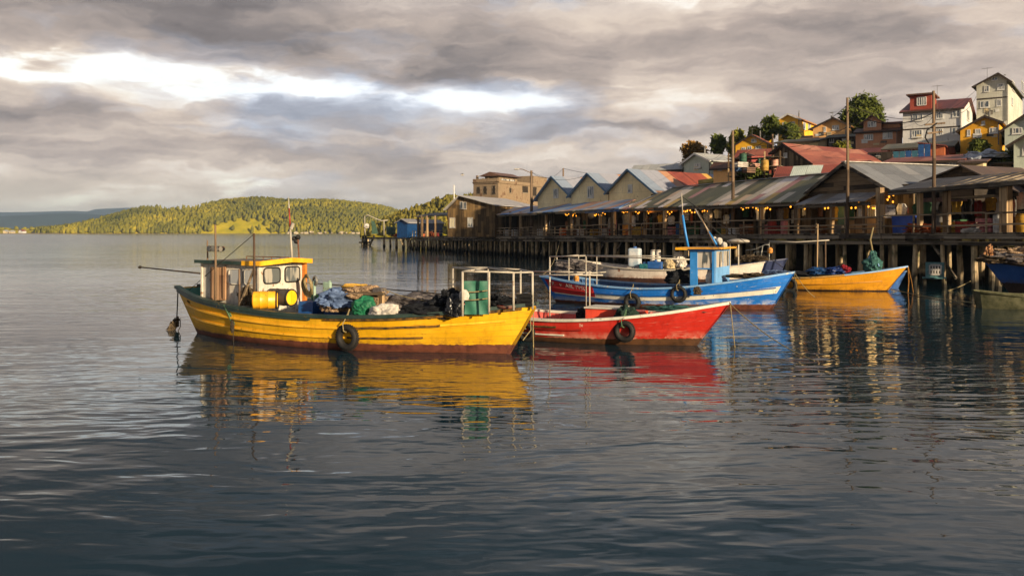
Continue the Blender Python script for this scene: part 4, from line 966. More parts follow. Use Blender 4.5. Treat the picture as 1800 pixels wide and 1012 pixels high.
MB().tube([(.1, -.2, 6.0), (-.5, -.3, 5.6), (-.6, -.3, 5.2), (-.4, -.3, 4.9)], .04, 6).build('bracket', Mwire, root)
def wire(a_, b_, s_, label, r=.022):
    o = MB().tube(sag(a_, b_, s_, 24), r, 4).build('power_line', Mwire); tag(o, label, 'cable', 'overhead wires')
off = Vector((0, 0, -.15))
for i_, (A_, B2_, s2) in enumerate(((P5 + off, at(1322, 240, 104), .6), (P5 + off, at(1425, 262, 76), .5), (P4 + off * 9, at(1600, 198, 88), .9), (P3 + off * 9, at(1534, 206, 94), .9), (P2 + off * 2, at(1240, 276, 96), .9), (P2 + off * 2, P3 + off * 12, 1.1), (P1 + off, at(1036, 306, 92), .8))):
    o_ = MB().tube(sag(A_, B2_, s2, 16), .016, 4).build('power_line', Mwire); tag(o_, 'thin service wire ' + ['from the thin pole to the lower yellow house', 'from the thin pole to the barn ridge', 'from the pier-edge pole to the red dormer', 'from the plank-gable pole to the brown shingled house', 'from the patchwork-roof pole to the pale gabled house', 'between the patchwork-roof pole and the plank-gable pole', 'from the lamp pole to the middle cream gable'][i_], 'cable', 'overhead wires')
wire(P1 + off, P6, 1.0, 'overhead wire between the lamp pole and the short dark pole')
wire(P6, P7 + Vector((0, 0, .1)), 1.2, 'overhead wire over the cream gables')
wire(P7, P5, 1.6, 'overhead wire climbing from the grey roof to the yellow house')
wire(P5, at(1520, 205, 108), 1.2, 'overhead wire from the thin pole to the big tree')
wire(at(1487, 182, 60), at(1716, 158, 92), 2.0, 'overhead wire above the red dormer')
wire(P4 + off * 6, at(1716, 170, 92), 1.0, 'overhead wire from the pier-edge pole to the tall grey house')
wire(P3 + off * 5, P4 + off * 8, .7, 'overhead wire between the two pier poles')
wire(at(1362, 212, 112), P3 + off * 3, 1.6, 'overhead wire passing the highest yellow house')
# ------------------------------------------------------------------ clutter between the houses
def awn(label, p, s_, ang, mat, name='tarpaulin', seed=0.0, amp=.25, cat='tarpaulin'):
    o = MB().blob((0, 0, 0), s_, 3, amp, 2.2, seed, zcut=-s_[2] * .35).build(name, mat, smooth=2); loc_obj(o, p, ang); return tag(o, label, cat)
Mplas = plain('grey_plastic_sheet', (170, 176, 186), .35, .3, 2.5, .6, .06, .6)
p = at(1732, 279, 68); awn('crumpled pale grey plastic sheet over a heap, right of the red-roofed white building', (p.x, p.y, p.z + .2), (1.45, .9, .42), R(-30), Mplas, seed=2.0)
p = at(1708, 283, 67); awn('smaller fold of pale plastic sheet over scrap wood', (p.x, p.y, p.z), (.7, .6, .5), R(-30), Mplas, seed=5.0)
Mblue2 = plain('blue_plastic_sheet', (24, 74, 130), .4, .35, 2, .5, .04, .5)
Mteal = paint('teal_fence_paint', (28, 84, 104), (60, 60, 56), .3, 1.5)
frb = Fr(at(1636, 279, 72.5), R(-30)); rt = thing('fence', 'blue and teal board fence with a raised tarpaulin end, below the white house', 'fence', frb.O, frb.th)
wl = -frb.u(1548, 0)
for k in range(8):
    x0 = -wl + wl * k / 8; h = .75 if k < 6 else 1.25
    MB().bx(x0 + .02, x0 + wl / 8 - .02, 0, .06, 0, h).build('panel', [Mdark, Mdark, Mteal, Mteal, Mblue2, Mteal, Mblue2, Mblue2][k], rt)
Morange = paint('rust_orange_paint', (160, 84, 44), (90, 60, 44), .35, 1.5)
frb = Fr(at(1660, 278, 74), R(-30)); rt = thing('hut', 'rust-orange corrugated hut behind the tall pier-edge pole', 'hut', frb.O, frb.th)
MB().prism([(-1.9, 0, 0), (0, 0, 0), (0, 0, 1.0), (-1.9, 0, 1.3)], (0, 1.6, 0)).build('wall', Morange, rt); MB().box((-.95, .7, 1.24), (2.3, 2.1, .08), ry=R(9)).build('roof', Rdred, rt); MB().bx(-1.6, -1.25, -.03, 0, .5, .9).build('window', Mtrim_w, rt)
JC = [(150, 60, 50), (60, 90, 130), (190, 180, 170), (50, 90, 70), (180, 140, 60), (110, 80, 60), (90, 90, 90), (200, 150, 130)]
Mjunk = [plain('junk_paint', c_, .7, .3, 3) for c_ in JC]
JN = ['red', 'blue', 'white', 'green', 'ochre', 'brown', 'grey', 'pink']
r = random.Random(21)
def crate(label, loc, s_, ang, mat, name='crate', cat='crate', group=None):
    root = thing(name, label, cat, loc, ang, group); x, y, z = s_
    mb = MB()
    for k in range(3):
        zz = z * (.17 + .33 * k)
        for sy in (-1, 1): mb.bx(-x / 2, x / 2, sy * y / 2 - .015, sy * y / 2 + .015, zz - z * .13, zz + z * .13)
        for sx in (-1, 1): mb.bx(sx * x / 2 - .015, sx * x / 2 + .015, -y / 2 + .016, y / 2 - .016, zz - z * .13, zz + z * .13)
    mb.build('slat_side', mat, root)
    mb = MB()
    for sx in (-1, 1):
        for sy in (-1, 1): MB().box((sx * (x / 2 - .03), sy * (y / 2 - .03), z / 2), (.05, .05, z)).build('corner_post', Mbeam, root); MB().bx(-x / 2 + .02, x / 2 - .02, -y / 2 + .02, y / 2 - .02, .0, .03).build('floor', mat, root); return root
def barrel(label, loc, rr, h, mat, ang=0.0, lie=False, cat='barrel', group=None, name='barrel'):
    root = thing(name, label, cat, loc, ang, group); 
    if lie: root.rotation_euler = (R(90), 0, ang)
    prof = [(0, .96), (.03, 1), (.3, 1.0), (.32, 1.035), (.34, 1.0), (.64, 1.0), (.66, 1.035), (.68, 1), (.97, 1), (1, .96)]
    MB().tube([(0, 0, h * a_) for a_, b_ in prof], [rr * b_ for a_, b_ in prof], 20).build('body', mat, root, smooth=2)
    MB().tube([(0, 0, h), (0, 0, h + .02)], [rr * .9, rr * .88], 20).build('lid', mat, root)
    MB().torus((0, 0, h * .98), (0, 0, 1), rr * .98, .018, 20, 6).build('rim', Mbeam, root)
    return root
jc = {}
for i in range(16):                       # junk stored round the open hut
    px = 1292 + 70 * (i + r.random()) / 16; D = r.uniform(71, 77); py = r.uniform(288, 305); p = at(px, py, D); k = i % 8
    if i % 3: crate(('' if (i + 8 if i < 8 else i - 8) % 3 == 0 else ['left of two ', 'right of two '][i > 7]) + f'{JN[k]} crate{"" if (i + 8 if i < 8 else i - 8) % 3 == 0 else "s"} in the junk heap round the open hut', p, (r.uniform(.6, 1.3), .7, r.uniform(.4, .9)), r.uniform(-.6, .6), Mjunk[k], group='junk round the open hut')
    else: barrel(f'{JN[k]} barrel in the junk heap round the open hut', p, .3, .9, Mjunk[k], group='junk round the open hut')
mb = MB(); p = at(1326, 308, 73)
tr = thing('rack', 'long plank rack carrying the junk heap beside the open hut', 'rack', p, R(-30))
for z_ in (.0, .75, 1.5):
    MB().bx(-2.4, 2.2, 0, 1.6, z_ - .03, z_).build('shelf', Mbeam, tr)
for x_ in (-2.3, -.8, .8, 2.1): MB().bx(x_, x_ + .1, .02, .12, -2.5, 2.0).build('post', Mpost, tr)
# tiny houses on the spit
sm = [(36, 403, 9), (66, 402, 6), (72, 404, 11), (93, 403, 8), (104, 405, 8), (18, 405, 6), (122, 405, 6), (8, 404, 5)]
for i, (px, py, w_) in enumerate(sm):
    p = at(px, 410.3, 1490); W_ = w_; H_ = (410 - py) * .8
    rt = thing('far_house', f'{["third", "fourth", "fifth", "sixth", "seventh", "second", "last", "first"][i]} tiny pale house from the left on the distant spit', 'house', (p.x, p.y, 0), R(r.uniform(-30, 10)), 'tiny houses on the distant spit')
    MB().prism([(-W_ / 2, 0, 0), (W_ / 2, 0, 0), (W_ / 2, 0, H_ * .6 + 1.5), (0, 0, H_ + 1.5), (-W_ / 2, 0, H_ * .6 + 1.5)], (0, 8, 0)).build('wall', [Mtrim_w, Mcream2][i % 2], rt)
    MB().beam((-W_ / 2 - .5, 3.5, H_ * .6 + 1.4), (0, 3.5, H_ + 1.9), 9, .4).beam((0, 3.5, H_ + 1.9), (W_ / 2 + .5, 3.5, H_ * .6 + 1.4), 9, .4).build('roof', [Rred, Rpale][i % 2], rt)
Mrock = plain('pale_rock', (196, 180, 150), .9, .3, .3)
for i in range(12):
    px = 505 + 11.5 * i + r.uniform(-4, 4); w_ = r.uniform(1.2, 4.5); p = at(px, 410, 1436); o = MB().blob((0, 0, 0), (w_, w_, w_ * .55), 1, .3, 1.5, i).build('rock', Mrock); loc_obj(o, (p.x, p.y, 1.0 + r.uniform(0, 3.5) * math.exp(-((px - 565) / 40) ** 2)))
    tag(o, ['first', 'second', 'third', 'fourth', 'fifth', 'sixth', 'seventh', 'eighth', 'ninth', 'tenth', 'eleventh', 'last'][i] + ' pale boulder from the left on the far beach', 'rock', 'boulders on the far beach')
# ------------------------------------------------------------------ boats
def lerp(a, b, t): return a + (b - a) * t
class Boat:
    def __init__(s, name, label, O, th, xt, xw, bt, bw, sheer, deck=.45, cat='boat', group=None, heel=0):
        s.fr = Fr((O[0], O[1], 0), th); s.root = thing(name, label, cat, s.fr.O, th, group)
        s.xt, s.xw = xt, xw; s.bt, s.bw, s.sh = herm(bt), herm(bw), herm(sheer); s.deck = deck
    def P(s, t, h, side=-1, out=0.0):
        z = h * s.sh(t); hc = max(-.5, h)
        x = lerp(lerp(*s.xw, t), lerp(*s.xt, t), hc)
        if h >= 0: y = lerp(s.bw(t), s.bt(t), h ** .85)
        else: y = s.bw(t) * (1 + h * .9)
        return Vector((x, side * (max(y, .02) + out), z))
    def t_of(s, u, h=1.0):
        a_ = lerp(s.xw[0], s.xt[0], h); b_ = lerp(s.xw[1], s.xt[1], h); return (u - a_) / (b_ - a_)
    def hull(s, mo, mi, md, nt=48, bulge=.03):
        hs = [-.45, -.2, 0, .12, .25, .4, .55, .7, .85, 1.0]; n = len(hs); mb = MB()
        vs = []
        for i in range(nt + 1):
            t = i / nt
            for sd in (-1, 1):
                for h in hs: vs.append(s.P(t, h, sd, bulge * math.sin(max(h, 0) * math.pi) * math.sin(t * math.pi)))
        fs = []; W = 2 * n
        for i in range(nt):
            for k, sd in ((0, -1), (1, 1)):
                for j in range(n - 1):
                    a_ = i * W + k * n + j; q_ = (a_, a_ + W, a_ + W + 1, a_ + 1)
                    fs.append(q_ if sd < 0 else tuple(reversed(q_)))
        for i in (0, nt):
            for j in range(n - 1): fs.append((i * W + j, i * W + j + 1, i * W + n + j + 1, i * W + n + j))
        for i in range(nt): fs.append((i * W, i * W + n, i * W + W + n, i * W + W))
        mb.add(vs, fs); hl = mb.build('hull', mo, s.root, smooth=2)
        uvl = hl.data.uv_layers.new(name='UVMap'); LL = s.xt[1] - s.xt[0]
        for lp in hl.data.loops:
            vi = lp.vertex_index; uvl.data[lp.index].uv = ((vi // W) / nt * LL, hs[vi % n])
        # inner side and deck, a real wall thickness in from the skin
        mb = MB(); md_ = MB(); vs = []; dv = []
        for i in range(nt + 1):
            t = .012 + .976 * i / nt; dz = s.sh(t) - s.deck_at(t)
            hd = dz / s.sh(t)
            for sd in (-1, 1):
                a_ = s.P(t, .995, sd, -.07); b_ = s.P(t, max(hd, .05), sd, -.07)
                a_.y = sd * max(abs(a_.y), .01); b_.y = sd * max(min(abs(b_.y), abs(a_.y)), .01)
                vs += [a_, b_]; dv.append(b_.copy())
        fs = []
        for i in range(nt):
            q_ = i * 4; fs += [(q_, q_ + 1, q_ + 5, q_ + 4), (q_ + 2, q_ + 6, q_ + 7, q_ + 3)]
        fs += [(0, 2, 3, 1), (nt * 4, nt * 4 + 1, nt * 4 + 3, nt * 4 + 2)]
        mb.add(vs, fs).build('bulwark', mi, s.root)
        md_.add(dv, [(2 * i, 2 * i + 1, 2 * i + 3, 2 * i + 2) for i in range(nt)]).build('deck', md, s.root)
        # ribs inside
        mb = MB()
        for i in range(1, 17):
            t = i / 17.
            for sd in (-1, 1):
                a_ = s.P(t, .97, sd, -.10); b_ = s.P(t, max(.05, (s.sh(t) - s.deck_at(t)) / s.sh(t)), sd, -.10)
                if abs(b_.y) > .2: mb.beam(a_, (b_.x, b_.y, b_.z), .06, .05)
        mb.build('ribs', mi, s.root)
        return hl
    def deck_at(s, t):
        if callable(s.deck): return s.deck(t)
        return s.deck
    def rail(s, name, mat, h, t0=0.0, t1=1.0, w_=.1, hh=.07, sides=(-1, 1), out=0.0, n=40, dz=0.0, jit=0.0):
        for sd in sides:
            mb = MB(); vs = []
            for i in range(n + 1):
                t = lerp(t0, t1, i / n); p = s.P(t, h, sd, out + .03 * math.sin(max(h, 0) * math.pi) * math.sin(t * math.pi)); p.z += dz + jit * noise.noise(Vector((t * 30, sd, 1)))
                p2 = s.P(min(1, t + .01), h, sd, out) - s.P(max(0, t - .01), h, sd, out); nn = Vector((p2.y, -p2.x, 0)) * (1 if sd < 0 else -1)
                nn.normalize()
                for a_, b_ in ((-.5, -.5), (.5, -.5), (.5, .5), (-.5, .5)): vs.append(p + nn * a_ * w_ + Vector((0, 0, b_ * hh)))
            fs = [(0, 1, 2, 3), (n * 4 + 3, n * 4 + 2, n * 4 + 1, n * 4)]
            for i in range(n):
                for k in range(4): fs.append((i * 4 + k, (i + 1) * 4 + k, (i + 1) * 4 + (k + 1) % 4, i * 4 + (k + 1) % 4))
            mb.add(vs, fs).build(name, mat, s.root)
    def p(s, px, py, v): return s.fr.p(px, py, v)
    def w(s, u, v=0, z=0): return s.fr.w(u, v, z)
    def wp(s, px, py, v): return s.fr.w(s.fr.p(px, py, v))
Mtyre = plain('tyre_rubber', (30, 28, 27), .75, .3, 14, .5, .01)
Mrope = plain('rope_fibre', (150, 134, 96), .9, .4, 30, .5, .01)
Mropeg = plain('green_rope_fibre', (84, 116, 84), .9, .4, 30, .5, .01)
Mroped = plain('dark_wet_rope', (52, 44, 34), .9, .4, 20, .5, .01)
def tyre(label, loc, ang, Rr=.26, r_=.085, rope_up=.4, rope=None, tilt=0.0):
    root = thing('tyre_fender', label, 'tyre fender', loc, ang, 'tyre fenders hung on the boats')
    o = MB().torus((0, 0, 0), (0, 1, 0), Rr, r_, 34, 12, sq=1.15).build('tyre', Mtyre, root, smooth=True)
    mb = MB()
    for k in range(34): a_ = 2 * math.pi * k / 34; mb.box((math.cos(a_) * (Rr + r_ * .97), 0, math.sin(a_) * (Rr + r_ * .97)), (.02, r_ * 1.3, .03), ry=-a_)
    mb.build('tread', Mtyre, root)
    mb = MB()
    mb.tube([(-.03, -.11, Rr - .08), (-.05, -.12, Rr + .1), (.02, -.06, Rr + rope_up * .6), (.03, .05, Rr + rope_up)], .014, 5)
    mb.tube([(.03, .11, Rr - .08), (.03, .04, Rr + .1), (.05, -.04, Rr + rope_up * .7), (.03, .05, Rr + rope_up)], .014, 5)
    mb.tube([(-.03, -.11, Rr - .08), (0, 0, Rr - .12), (.03, .11, Rr - .08)], .014, 5)
    mb.build('hanging_rope', rope or Mrope, root); return root
def rope(label, pts, r_=.014, mat=None, name='rope', group=None):
    o = MB().tube(pts, r_, 6).build(name, mat or Mrope); tag(o, label, 'rope', group); return o
def bars(root, name, segs, r_, mat, n=7):
    for s_ in segs:
        MB().tube(s_, r_, n).build(name, mat, root, smooth=True)
# ---------- big yellow boat
BRN = (112, 66, 50)
Myh = paint('yellow_hull_paint', (224, 168, 12), (120, 82, 40), .20, .8, .42, .4, uvseam=True, boot=(.13, .010, BRN), wearscale=1.0)
Mdkg = paint('dark_green_gunwale_paint', (26, 48, 42), (170, 124, 40), .22, 2.5, .5, .2, wearscale=1.6)
Mgin = paint('green_bulwark_paint', (58, 116, 96), (110, 100, 80), .28, 1.5, .6, .4)
Mdkw = planks('worn_deck_boards', (104, 92, 74), (54, 46, 38), .14, 'z', 3)
Mystr = paint('yellow_rail_paint', (230, 168, 20), (60, 44, 26), .28, 2.2, .45, .4, wearscale=1.3)
Mblkw = plain('blackened_worn_wood', (44, 34, 22), .8, .3, 8, .5, .01, .3, 0, (120, 84, 26))
th = math.atan2(-4.6, 9.13)
Y = Boat('fishing_boat', 'large yellow wooden fishing boat with a white cabin, nearest to the camera', (-9.25, 25.7), th, (-.72, 11.0), (0, 10.25),
         [(0, .42), (.12, 1.05), (.3, 1.5), (.5, 1.62), (.7, 1.45), (.85, .92), (.94, .42), (1, .06)], [(0, .30), (.12, .82), (.3, 1.28), (.5, 1.42), (.7, 1.12), (.85, .56), (.94, .22), (1, .03)],
         [(0, 1.34), (.12, 1.13), (.3, .93), (.5, .84), (.7, .90), (.85, 1.04), (1, 1.24)], deck=.42, group='wooden fishing boats moored by the pier')
Y.hull(Myh, Mgin, Mdkw)
Y.rail('gunwale', Mdkg, 1.0, 0, 1, .17, .085, out=-.02, dz=.02)
Y.rail('rub_rail', Mdkg, .93, 0.0, .52, .06, .07, out=.02); Y.rail('rub_rail', Mblkw, .94, .56, .98, .05, .06, out=.02)
Y.rail('strake', Mystr, .69, .03, .60, .05, .055, out=.015); Y.rail('strake', Mblkw, .70, .60, .83, .05, .05, out=.015, jit=.01); Y.rail('strake', Mystr, .71, .83, .96, .045, .05, out=.012)
Y.rail('strake', Mystr, .40, .03, .62, .045, .05, out=.015); Y.rail('strake', Mblkw, .40, .62, .80, .04, .045, out=.015, jit=.01)
for t_, h_ in ((0.0, 0), (1.0, 0)):
    a_, b_ = Y.P(t_, -.2), Y.P(t_, .96); a_.y = b_.y = 0; MB().beam(a_, b_, .09, .09).build('stem_post', Myh, Y.root)
# cabin
Mcab = paint('white_cabin_paint', (188, 181, 168), (126, 92, 64), .42, 1.6, .6, .75, wearscale=1.5)
Mcabo = paint('rust_orange_post_paint', (196, 112, 30), (120, 70, 40), .3, 2)
Mroofd = plain('dirty_cabin_roof', (110, 100, 88), .8, .3, 2, .4, .02)
Myt = paint('yellow_trim_paint', (226, 164, 16), (90, 60, 34), .22, 2.2, .5, .35, wearscale=1.4)
Mrustp = planks('rusty_panel_boards', (168, 132, 100), (116, 84, 62), .2, 'x', 2)
cu0 = Y.fr.u(351, -.85); cu1 = Y.fr.u(455, -.85); V0, V1 = -.85, 1.0
zc = Y.fr.zof(464, cu1, -.85); zc0 = Y.fr.zof(461, cu0, -.85); zf = .5
cab = MB()
cab.add([(cu0, V0 + .1, zf), (cu1, V0, zf), (cu1, V1, zf), (cu0, V1 - .1, zf), (cu0, V0 + .1, zc0), (cu1, V0, zc), (cu1, V1, zc), (cu0, V1 - .1, zc0)], [(0, 1, 5, 4), (1, 2, 6, 5), (2, 3, 7, 6), (3, 0, 4, 7), (4, 5, 6, 7)])
cabo = cab.build('cabin', Mcab, Y.root)
tf = Y.fr
mb = MB(); mb.prism([(cu0 - .1, V0 - .05, zc0), (cu1 + .18, V0 - .12, zc - .02), (cu1 + .32, .1, zc + .06), (cu1 + .18, V1 + .12, zc - .02), (cu0 - .1, V1 + .05, zc0)], (0, 0, .055)); mb.build('roof', Mroofd, cabo)
mb = MB(); m2 = MB()
uy = lerp(cu0, cu1, .78)
mb.beam((cu0 - .12, V0 - .07, zc0 + .03), (uy, V0 - .12, zc + .02), .05, .09); mb.build('roof_edge', Mdkg, cabo)
P_ = [(uy, V0 - .13, zc + .02), (cu1 + .2, V0 - .15, zc + .02), (cu1 + .35, .1, zc + .09), (cu1 + .2, V1 + .14, zc + .03)]
for i in range(3): m2.beam(P_[i], P_[i + 1], .05, .13)
m2.build('roof_edge', Myt, cabo)
Mbg = glassm('boat_window_glass', (92, 96, 96), (176, 170, 158), .5)
def rwin(parent, u_or_v, a0, a1, z0, z1, plane, rub=.035, off_=1, pm=None, fm=None, nm='cabin_window'):
    """rounded boat window in a rubber frame; plane 'u' = facing the bow, 'v' = facing the near side"""
    def pt(a_, z_, d): return (u_or_v + d, a_, z_) if plane == 'u' else (a_, u_or_v - d, z_)
    cx_, cz_ = (a0 + a1) / 2, (z0 + z1) / 2; hw, hh = (a1 - a0) / 2, (z1 - z0) / 2; loop = []
    for k in range(32):
        t = 2 * math.pi * k / 32; c_, s_ = math.cos(t), math.sin(t); e_ = .38
        loop.append((cx_ + hw * math.copysign(abs(c_) ** e_, c_), cz_ + hh * math.copysign(abs(s_) ** e_, s_)))
    f_ = MB().tube([pt(a_, z_, .02) for a_, z_ in loop], rub * .6, 6, closed=True).build(nm, fm or Mtyre, parent)
    g_ = MB(); g_.prism([pt(a_, z_, .004) for a_, z_ in loop], (Vector(pt(0, 0, .016)) - Vector(pt(0, 0, .004)))); g_.build('pane', pm or Mbg, f_)
zz0, zz1 = zc - .56, zc - .12
va, vb_ = V0, V1
rwin(cabo, cu1, va + .17, va + .83, zz0, zz1, 'u'); rwin(cabo, cu1, va + 1.03, va + 1.66, zz0, zz1, 'u')
u_a, u_b = tf.u(402, V0), tf.u(447, V0)
Mgg = glassm('grey_side_glass', (140, 142, 144), (170, 168, 164), .45)
# the near flank is tilted a touch, so its fittings are set proud of it
def flank(u): return lerp(V0 + .1, V0, (u - cu0) / (cu1 - cu0)) - .02
fl_ = flank(u_a); rwin(cabo, fl_, u_a, u_a + .48, zc - .58, zc - .16, 'v', .03, pm=Mgg, fm=Mcab); rwin(cabo, flank(u_b - .3), u_a + .6, u_b + .04, zc - .58, zc - .16, 'v', .03, pm=Mgg, fm=Mcab)
p0 = tf.u(369, V0); p1 = tf.u(394, V0)
MB().bx(p0, p1, flank(p0) - .05, flank(p0), zc - 1.0, zc - .12).build('hatch_panel', Mrustp, cabo)
mb = MB()
mb.bx(p1 - .02, p1 + .05, flank(p1) - .07, flank(p1), zc - 1.02, zc - .1); mb.bx(p0, p1, flank(p0) - .08, flank(p0), zc - 1.05, zc - 1.0); mb.build('hatch_frame', Mrustp, cabo)
MB().beam((cu1 + .06, V1 - .02, zf), (cu1 + .06, V1 - .02, zc), .10, .10).build('corner_post', Mcabo, cabo)
MB().beam((cu0, V0 + .08, zf), (cu0, V0 + .08, zc0), .05, .05).build('corner_post', Mcab, cabo)
MB().beam((cu1 + .01, V0 - .01, zf), (cu1 + .01, V0 - .01, zc - .02), .06, .06).build('corner_post', Mcab, cabo)
Mmast = planks('mast_wood', (122, 100, 78), (78, 62, 50), .3, 'x', 3)
Mwp = paint('white_pipe_paint', (166, 158, 144), (126, 88, 58), .40, 3, .5, .3, wearscale=2)
Mgal = plain('galvanised_steel', (150, 148, 140), .45, .3, 8, .3, .01, .6, .5)
Mrust = plain('rusty_steel', (120, 74, 46), .85, .4, 6, .4, .01, .3, 0, (70, 44, 30))
for px, pt, pb, v, r_, m_ in ((378.5, 395, 532, -1.02, .030, Mmast), (364.5, 422, 472, -.4, .022, Mmast), (446.5, 410, 538, -1.22, .034, Mmast), (420.5, 473, 540, -1.15, .03, Mmast)):
    a_ = Y.p(px, pt, v); b_ = Y.p(px, pb, v); MB().tube([(a_.x, v, b_.z - .2), ((a_.x + b_.x) / 2 + .01, v, (a_.z + b_.z) / 2), (a_.x, v, a_.z)], [r_ * 1.1, r_, r_ * .85], 8).build('mast', m_, Y.root, smooth=True)
a_ = Y.p(420, 540, -1.15); b_ = Y.p(447, 472, -1.22); MB().beam(a_, b_, .05, .05).build('brace', Mrail, Y.root)
a_ = Y.p(513.5, 458, .3); b_ = Y.p(507, 346, .3); c_ = a_.lerp(b_, .62)
MB().tube([a_, a_.lerp(b_, .5)], [.035, .026], 8).build('antenna_mast', Mwp, Y.root, smooth=True)
Mredp = plain('red_mast_paint', (150, 54, 40), .5, .2)
MB().tube([a_.lerp(b_, .5), a_.lerp(b_, .82)], [.026, .02], 8).build('antenna_mast', Mredp, Y.root, smooth=True); MB().tube([a_.lerp(b_, .82), b_], [.018, .008], 8).build('antenna_tip', Mwp, Y.root)
MB().tube([a_.lerp(b_, .50) + Vector((.03, 0, .0)), a_.lerp(b_, .58) + Vector((.12, 0, 0))], .05, 8).build('mast_light', Mwp, Y.root)
a_ = Y.p(526, 458, .5); b_ = Y.p(523, 412, .5); MB().tube([a_, b_], .02, 6).build('lamp_post', Mrust, Y.root)
for dx, dz in ((-.12, -.12), (.02, -.08), (-.04, -.2)): MB().blob(b_ + Vector((dx, 0, dz)), (.07, .08, .075), 1, .1, 3, dx).build('deck_lamp', Mtyre, Y.root)
# flood lamp cluster on the aft mast
a_ = Y.p(366, 433, -.7); b_ = Y.p(394, 434, -.7)
MB().beam(a_, b_, .03, .03).build('lamp_bar', Mrust, Y.root); mb = MB().beam(a_ + Vector((0, 0, -.12)), b_ + Vector((-.1, 0, -.12)), .025, .025); mb.build('lamp_bar', Mrust, Y.root)
for k in range(4):
    c_ = a_.lerp(b_, .15 + .25 * k); lp = MB().tube([c_ + Vector((0, .05, -.06)), c_ + Vector((0, -.07, -.06))], [.05, .085], 10).build('flood_lamp', Mtyre, Y.root, smooth=2)
    MB().tube([c_ + Vector((0, -.071, -.06)), c_ + Vector((0, -.076, -.06))], .075, 10).build('lens', Mwp if k == 3 else Mgal, lp)
# long spar lying along the boat
a_ = Y.p(246, 469.5, .95); b_ = Y.p(545, 497, .95)
MB().tube([a_, a_.lerp(b_, .5) + Vector((0, 0, -.03)), b_], [.022, .026, .024], 7).build('spar', Mmast, Y.root, smooth=True); MB().blob(a_, (.07, .05, .05), 1, .2).build('spar_end', Mroped, Y.root)
a_ = Y.p(530, 494, -.5)
# roof rail
mb = MB(); q0 = Vector((cu0 + .3, .7, zc0 + .14)); q1 = Vector((cu1 - .3, .7, zc + .14)); mb.tube([q0, q1], .014, 5)
for k in range(6): c_ = q0.lerp(q1, k / 5); mb.tube([c_, c_ - Vector((0, 0, .16))], .012, 5)
mb.build('roof_rail', Mrust, cabo)
# hull marks near the stern
def text(s_, size, mat, parent, loc, rot, name='lettering', ext=.003, sx=1.0):
    c = bpy.data.curves.new(name, 'FONT'); c.body = s_; c.size = size; c.extrude = ext; c.align_x = 'LEFT'
    o = bpy.data.objects.new(name + '_tmp', c); COL.objects.link(o); dg = bpy.context.evaluated_depsgraph_get(); dg.update()
    me = bpy.data.meshes.new_from_object(o.evaluated_get(dg)); bpy.data.objects.remove(o); me.name = name
    m_ = bpy.data.objects.new(name, me); COL.objects.link(m_); me.materials.clear(); me.materials.append(mat); m_.parent = parent; m_.location = loc; m_.rotation_euler = rot; m_.scale = (sx, 1, 1); return m_
def on_hull(B, t, h, side=-1, out=.012):
    p = B.P(t, h, side, out + .03 * math.sin(h * math.pi) * math.sin(t * math.pi)); d = B.P(t + .01, h, side) - B.P(t - .01, h, side); up = B.P(t, h + .05, side) - B.P(t, h - .05, side)
    d.normalize(); nrm = d.cross(up).normalized(); up2 = nrm.cross(d)
    return p, Matrix((d, up2, nrm)).transposed().to_euler()
p, e = on_hull(Y, .050, .76); text('AOA', .13, Mtyre, Y.root, p, e)
# white pipe frame forward
fr_top = [(813, 478), (858, 477), (902, 479.5), (936, 479)]
tops = []
for (px, py), pb, v in zip(((813, 477.5), (859.5, 477.5), (902.5, 479), (936, 478.5)), (548, 543, 538, 536), (-1.25, -1.0, -.62, -.15)):
    a_ = Y.p(px, py, v); b_ = Y.p(px, pb, v); MB().tube([(a_.x, v, b_.z - .1), a_], .030, 8).build('frame_post', Mwp, Y.root, smooth=True); tops.append(a_)
far = []
for px, py, v in ((796, 470, 1.35), (858, 470.5, 1.15), (915, 474, .75)):
    a_ = Y.p(px, py, v); far.append(a_); MB().tube([(a_.x, v, .75), a_], .026, 8).build('frame_post', Mwp, Y.root, smooth=True)
bars(Y.root, 'frame_rail', [(tops[0], tops[1]), (tops[1], tops[2]), (tops[2], tops[3]), (far[0], far[1]), (far[1], far[2]), (far[2], tops[3]), (tops[0], far[1]), (tops[1], far[0]), (tops[2], far[1])], .022, Mwp)
# green panel tied to the frame
Mgp = plain('green_canvas_panel', (50, 108, 88), .6, .25, 2.5, .3, .02)
a_ = Y.p(818, 545, -.9); b_ = Y.p(857, 494, -.75)
o = MB().grid(lambda s_, t: (lerp(a_.x, b_.x, s_), -.95 + .25 * s_ + .02 * math.sin(s_ * 9 + t * 5), lerp(a_.z - .1, b_.z, t)), 14, 14, thick=(0, .02, 0)).build('canvas_panel', Mgp, None, smooth=2)
loc_obj(o, Y.fr.O, th); tag(o, 'green canvas panel tied upright in the white pipe frame of the big yellow boat', 'panel')
for k, z_ in enumerate((.35, .62)):
    zz = lerp(a_.z, b_.z, z_); rope(['lower', 'upper'][k] + ' tan cord strapped across the green canvas panel', [Y.w(a_.x - .1, -1.0, zz), Y.w((a_.x + b_.x) / 2, -.92, zz + .01), Y.w(b_.x + .05, -.78, zz + .05)], .015, Mrope)
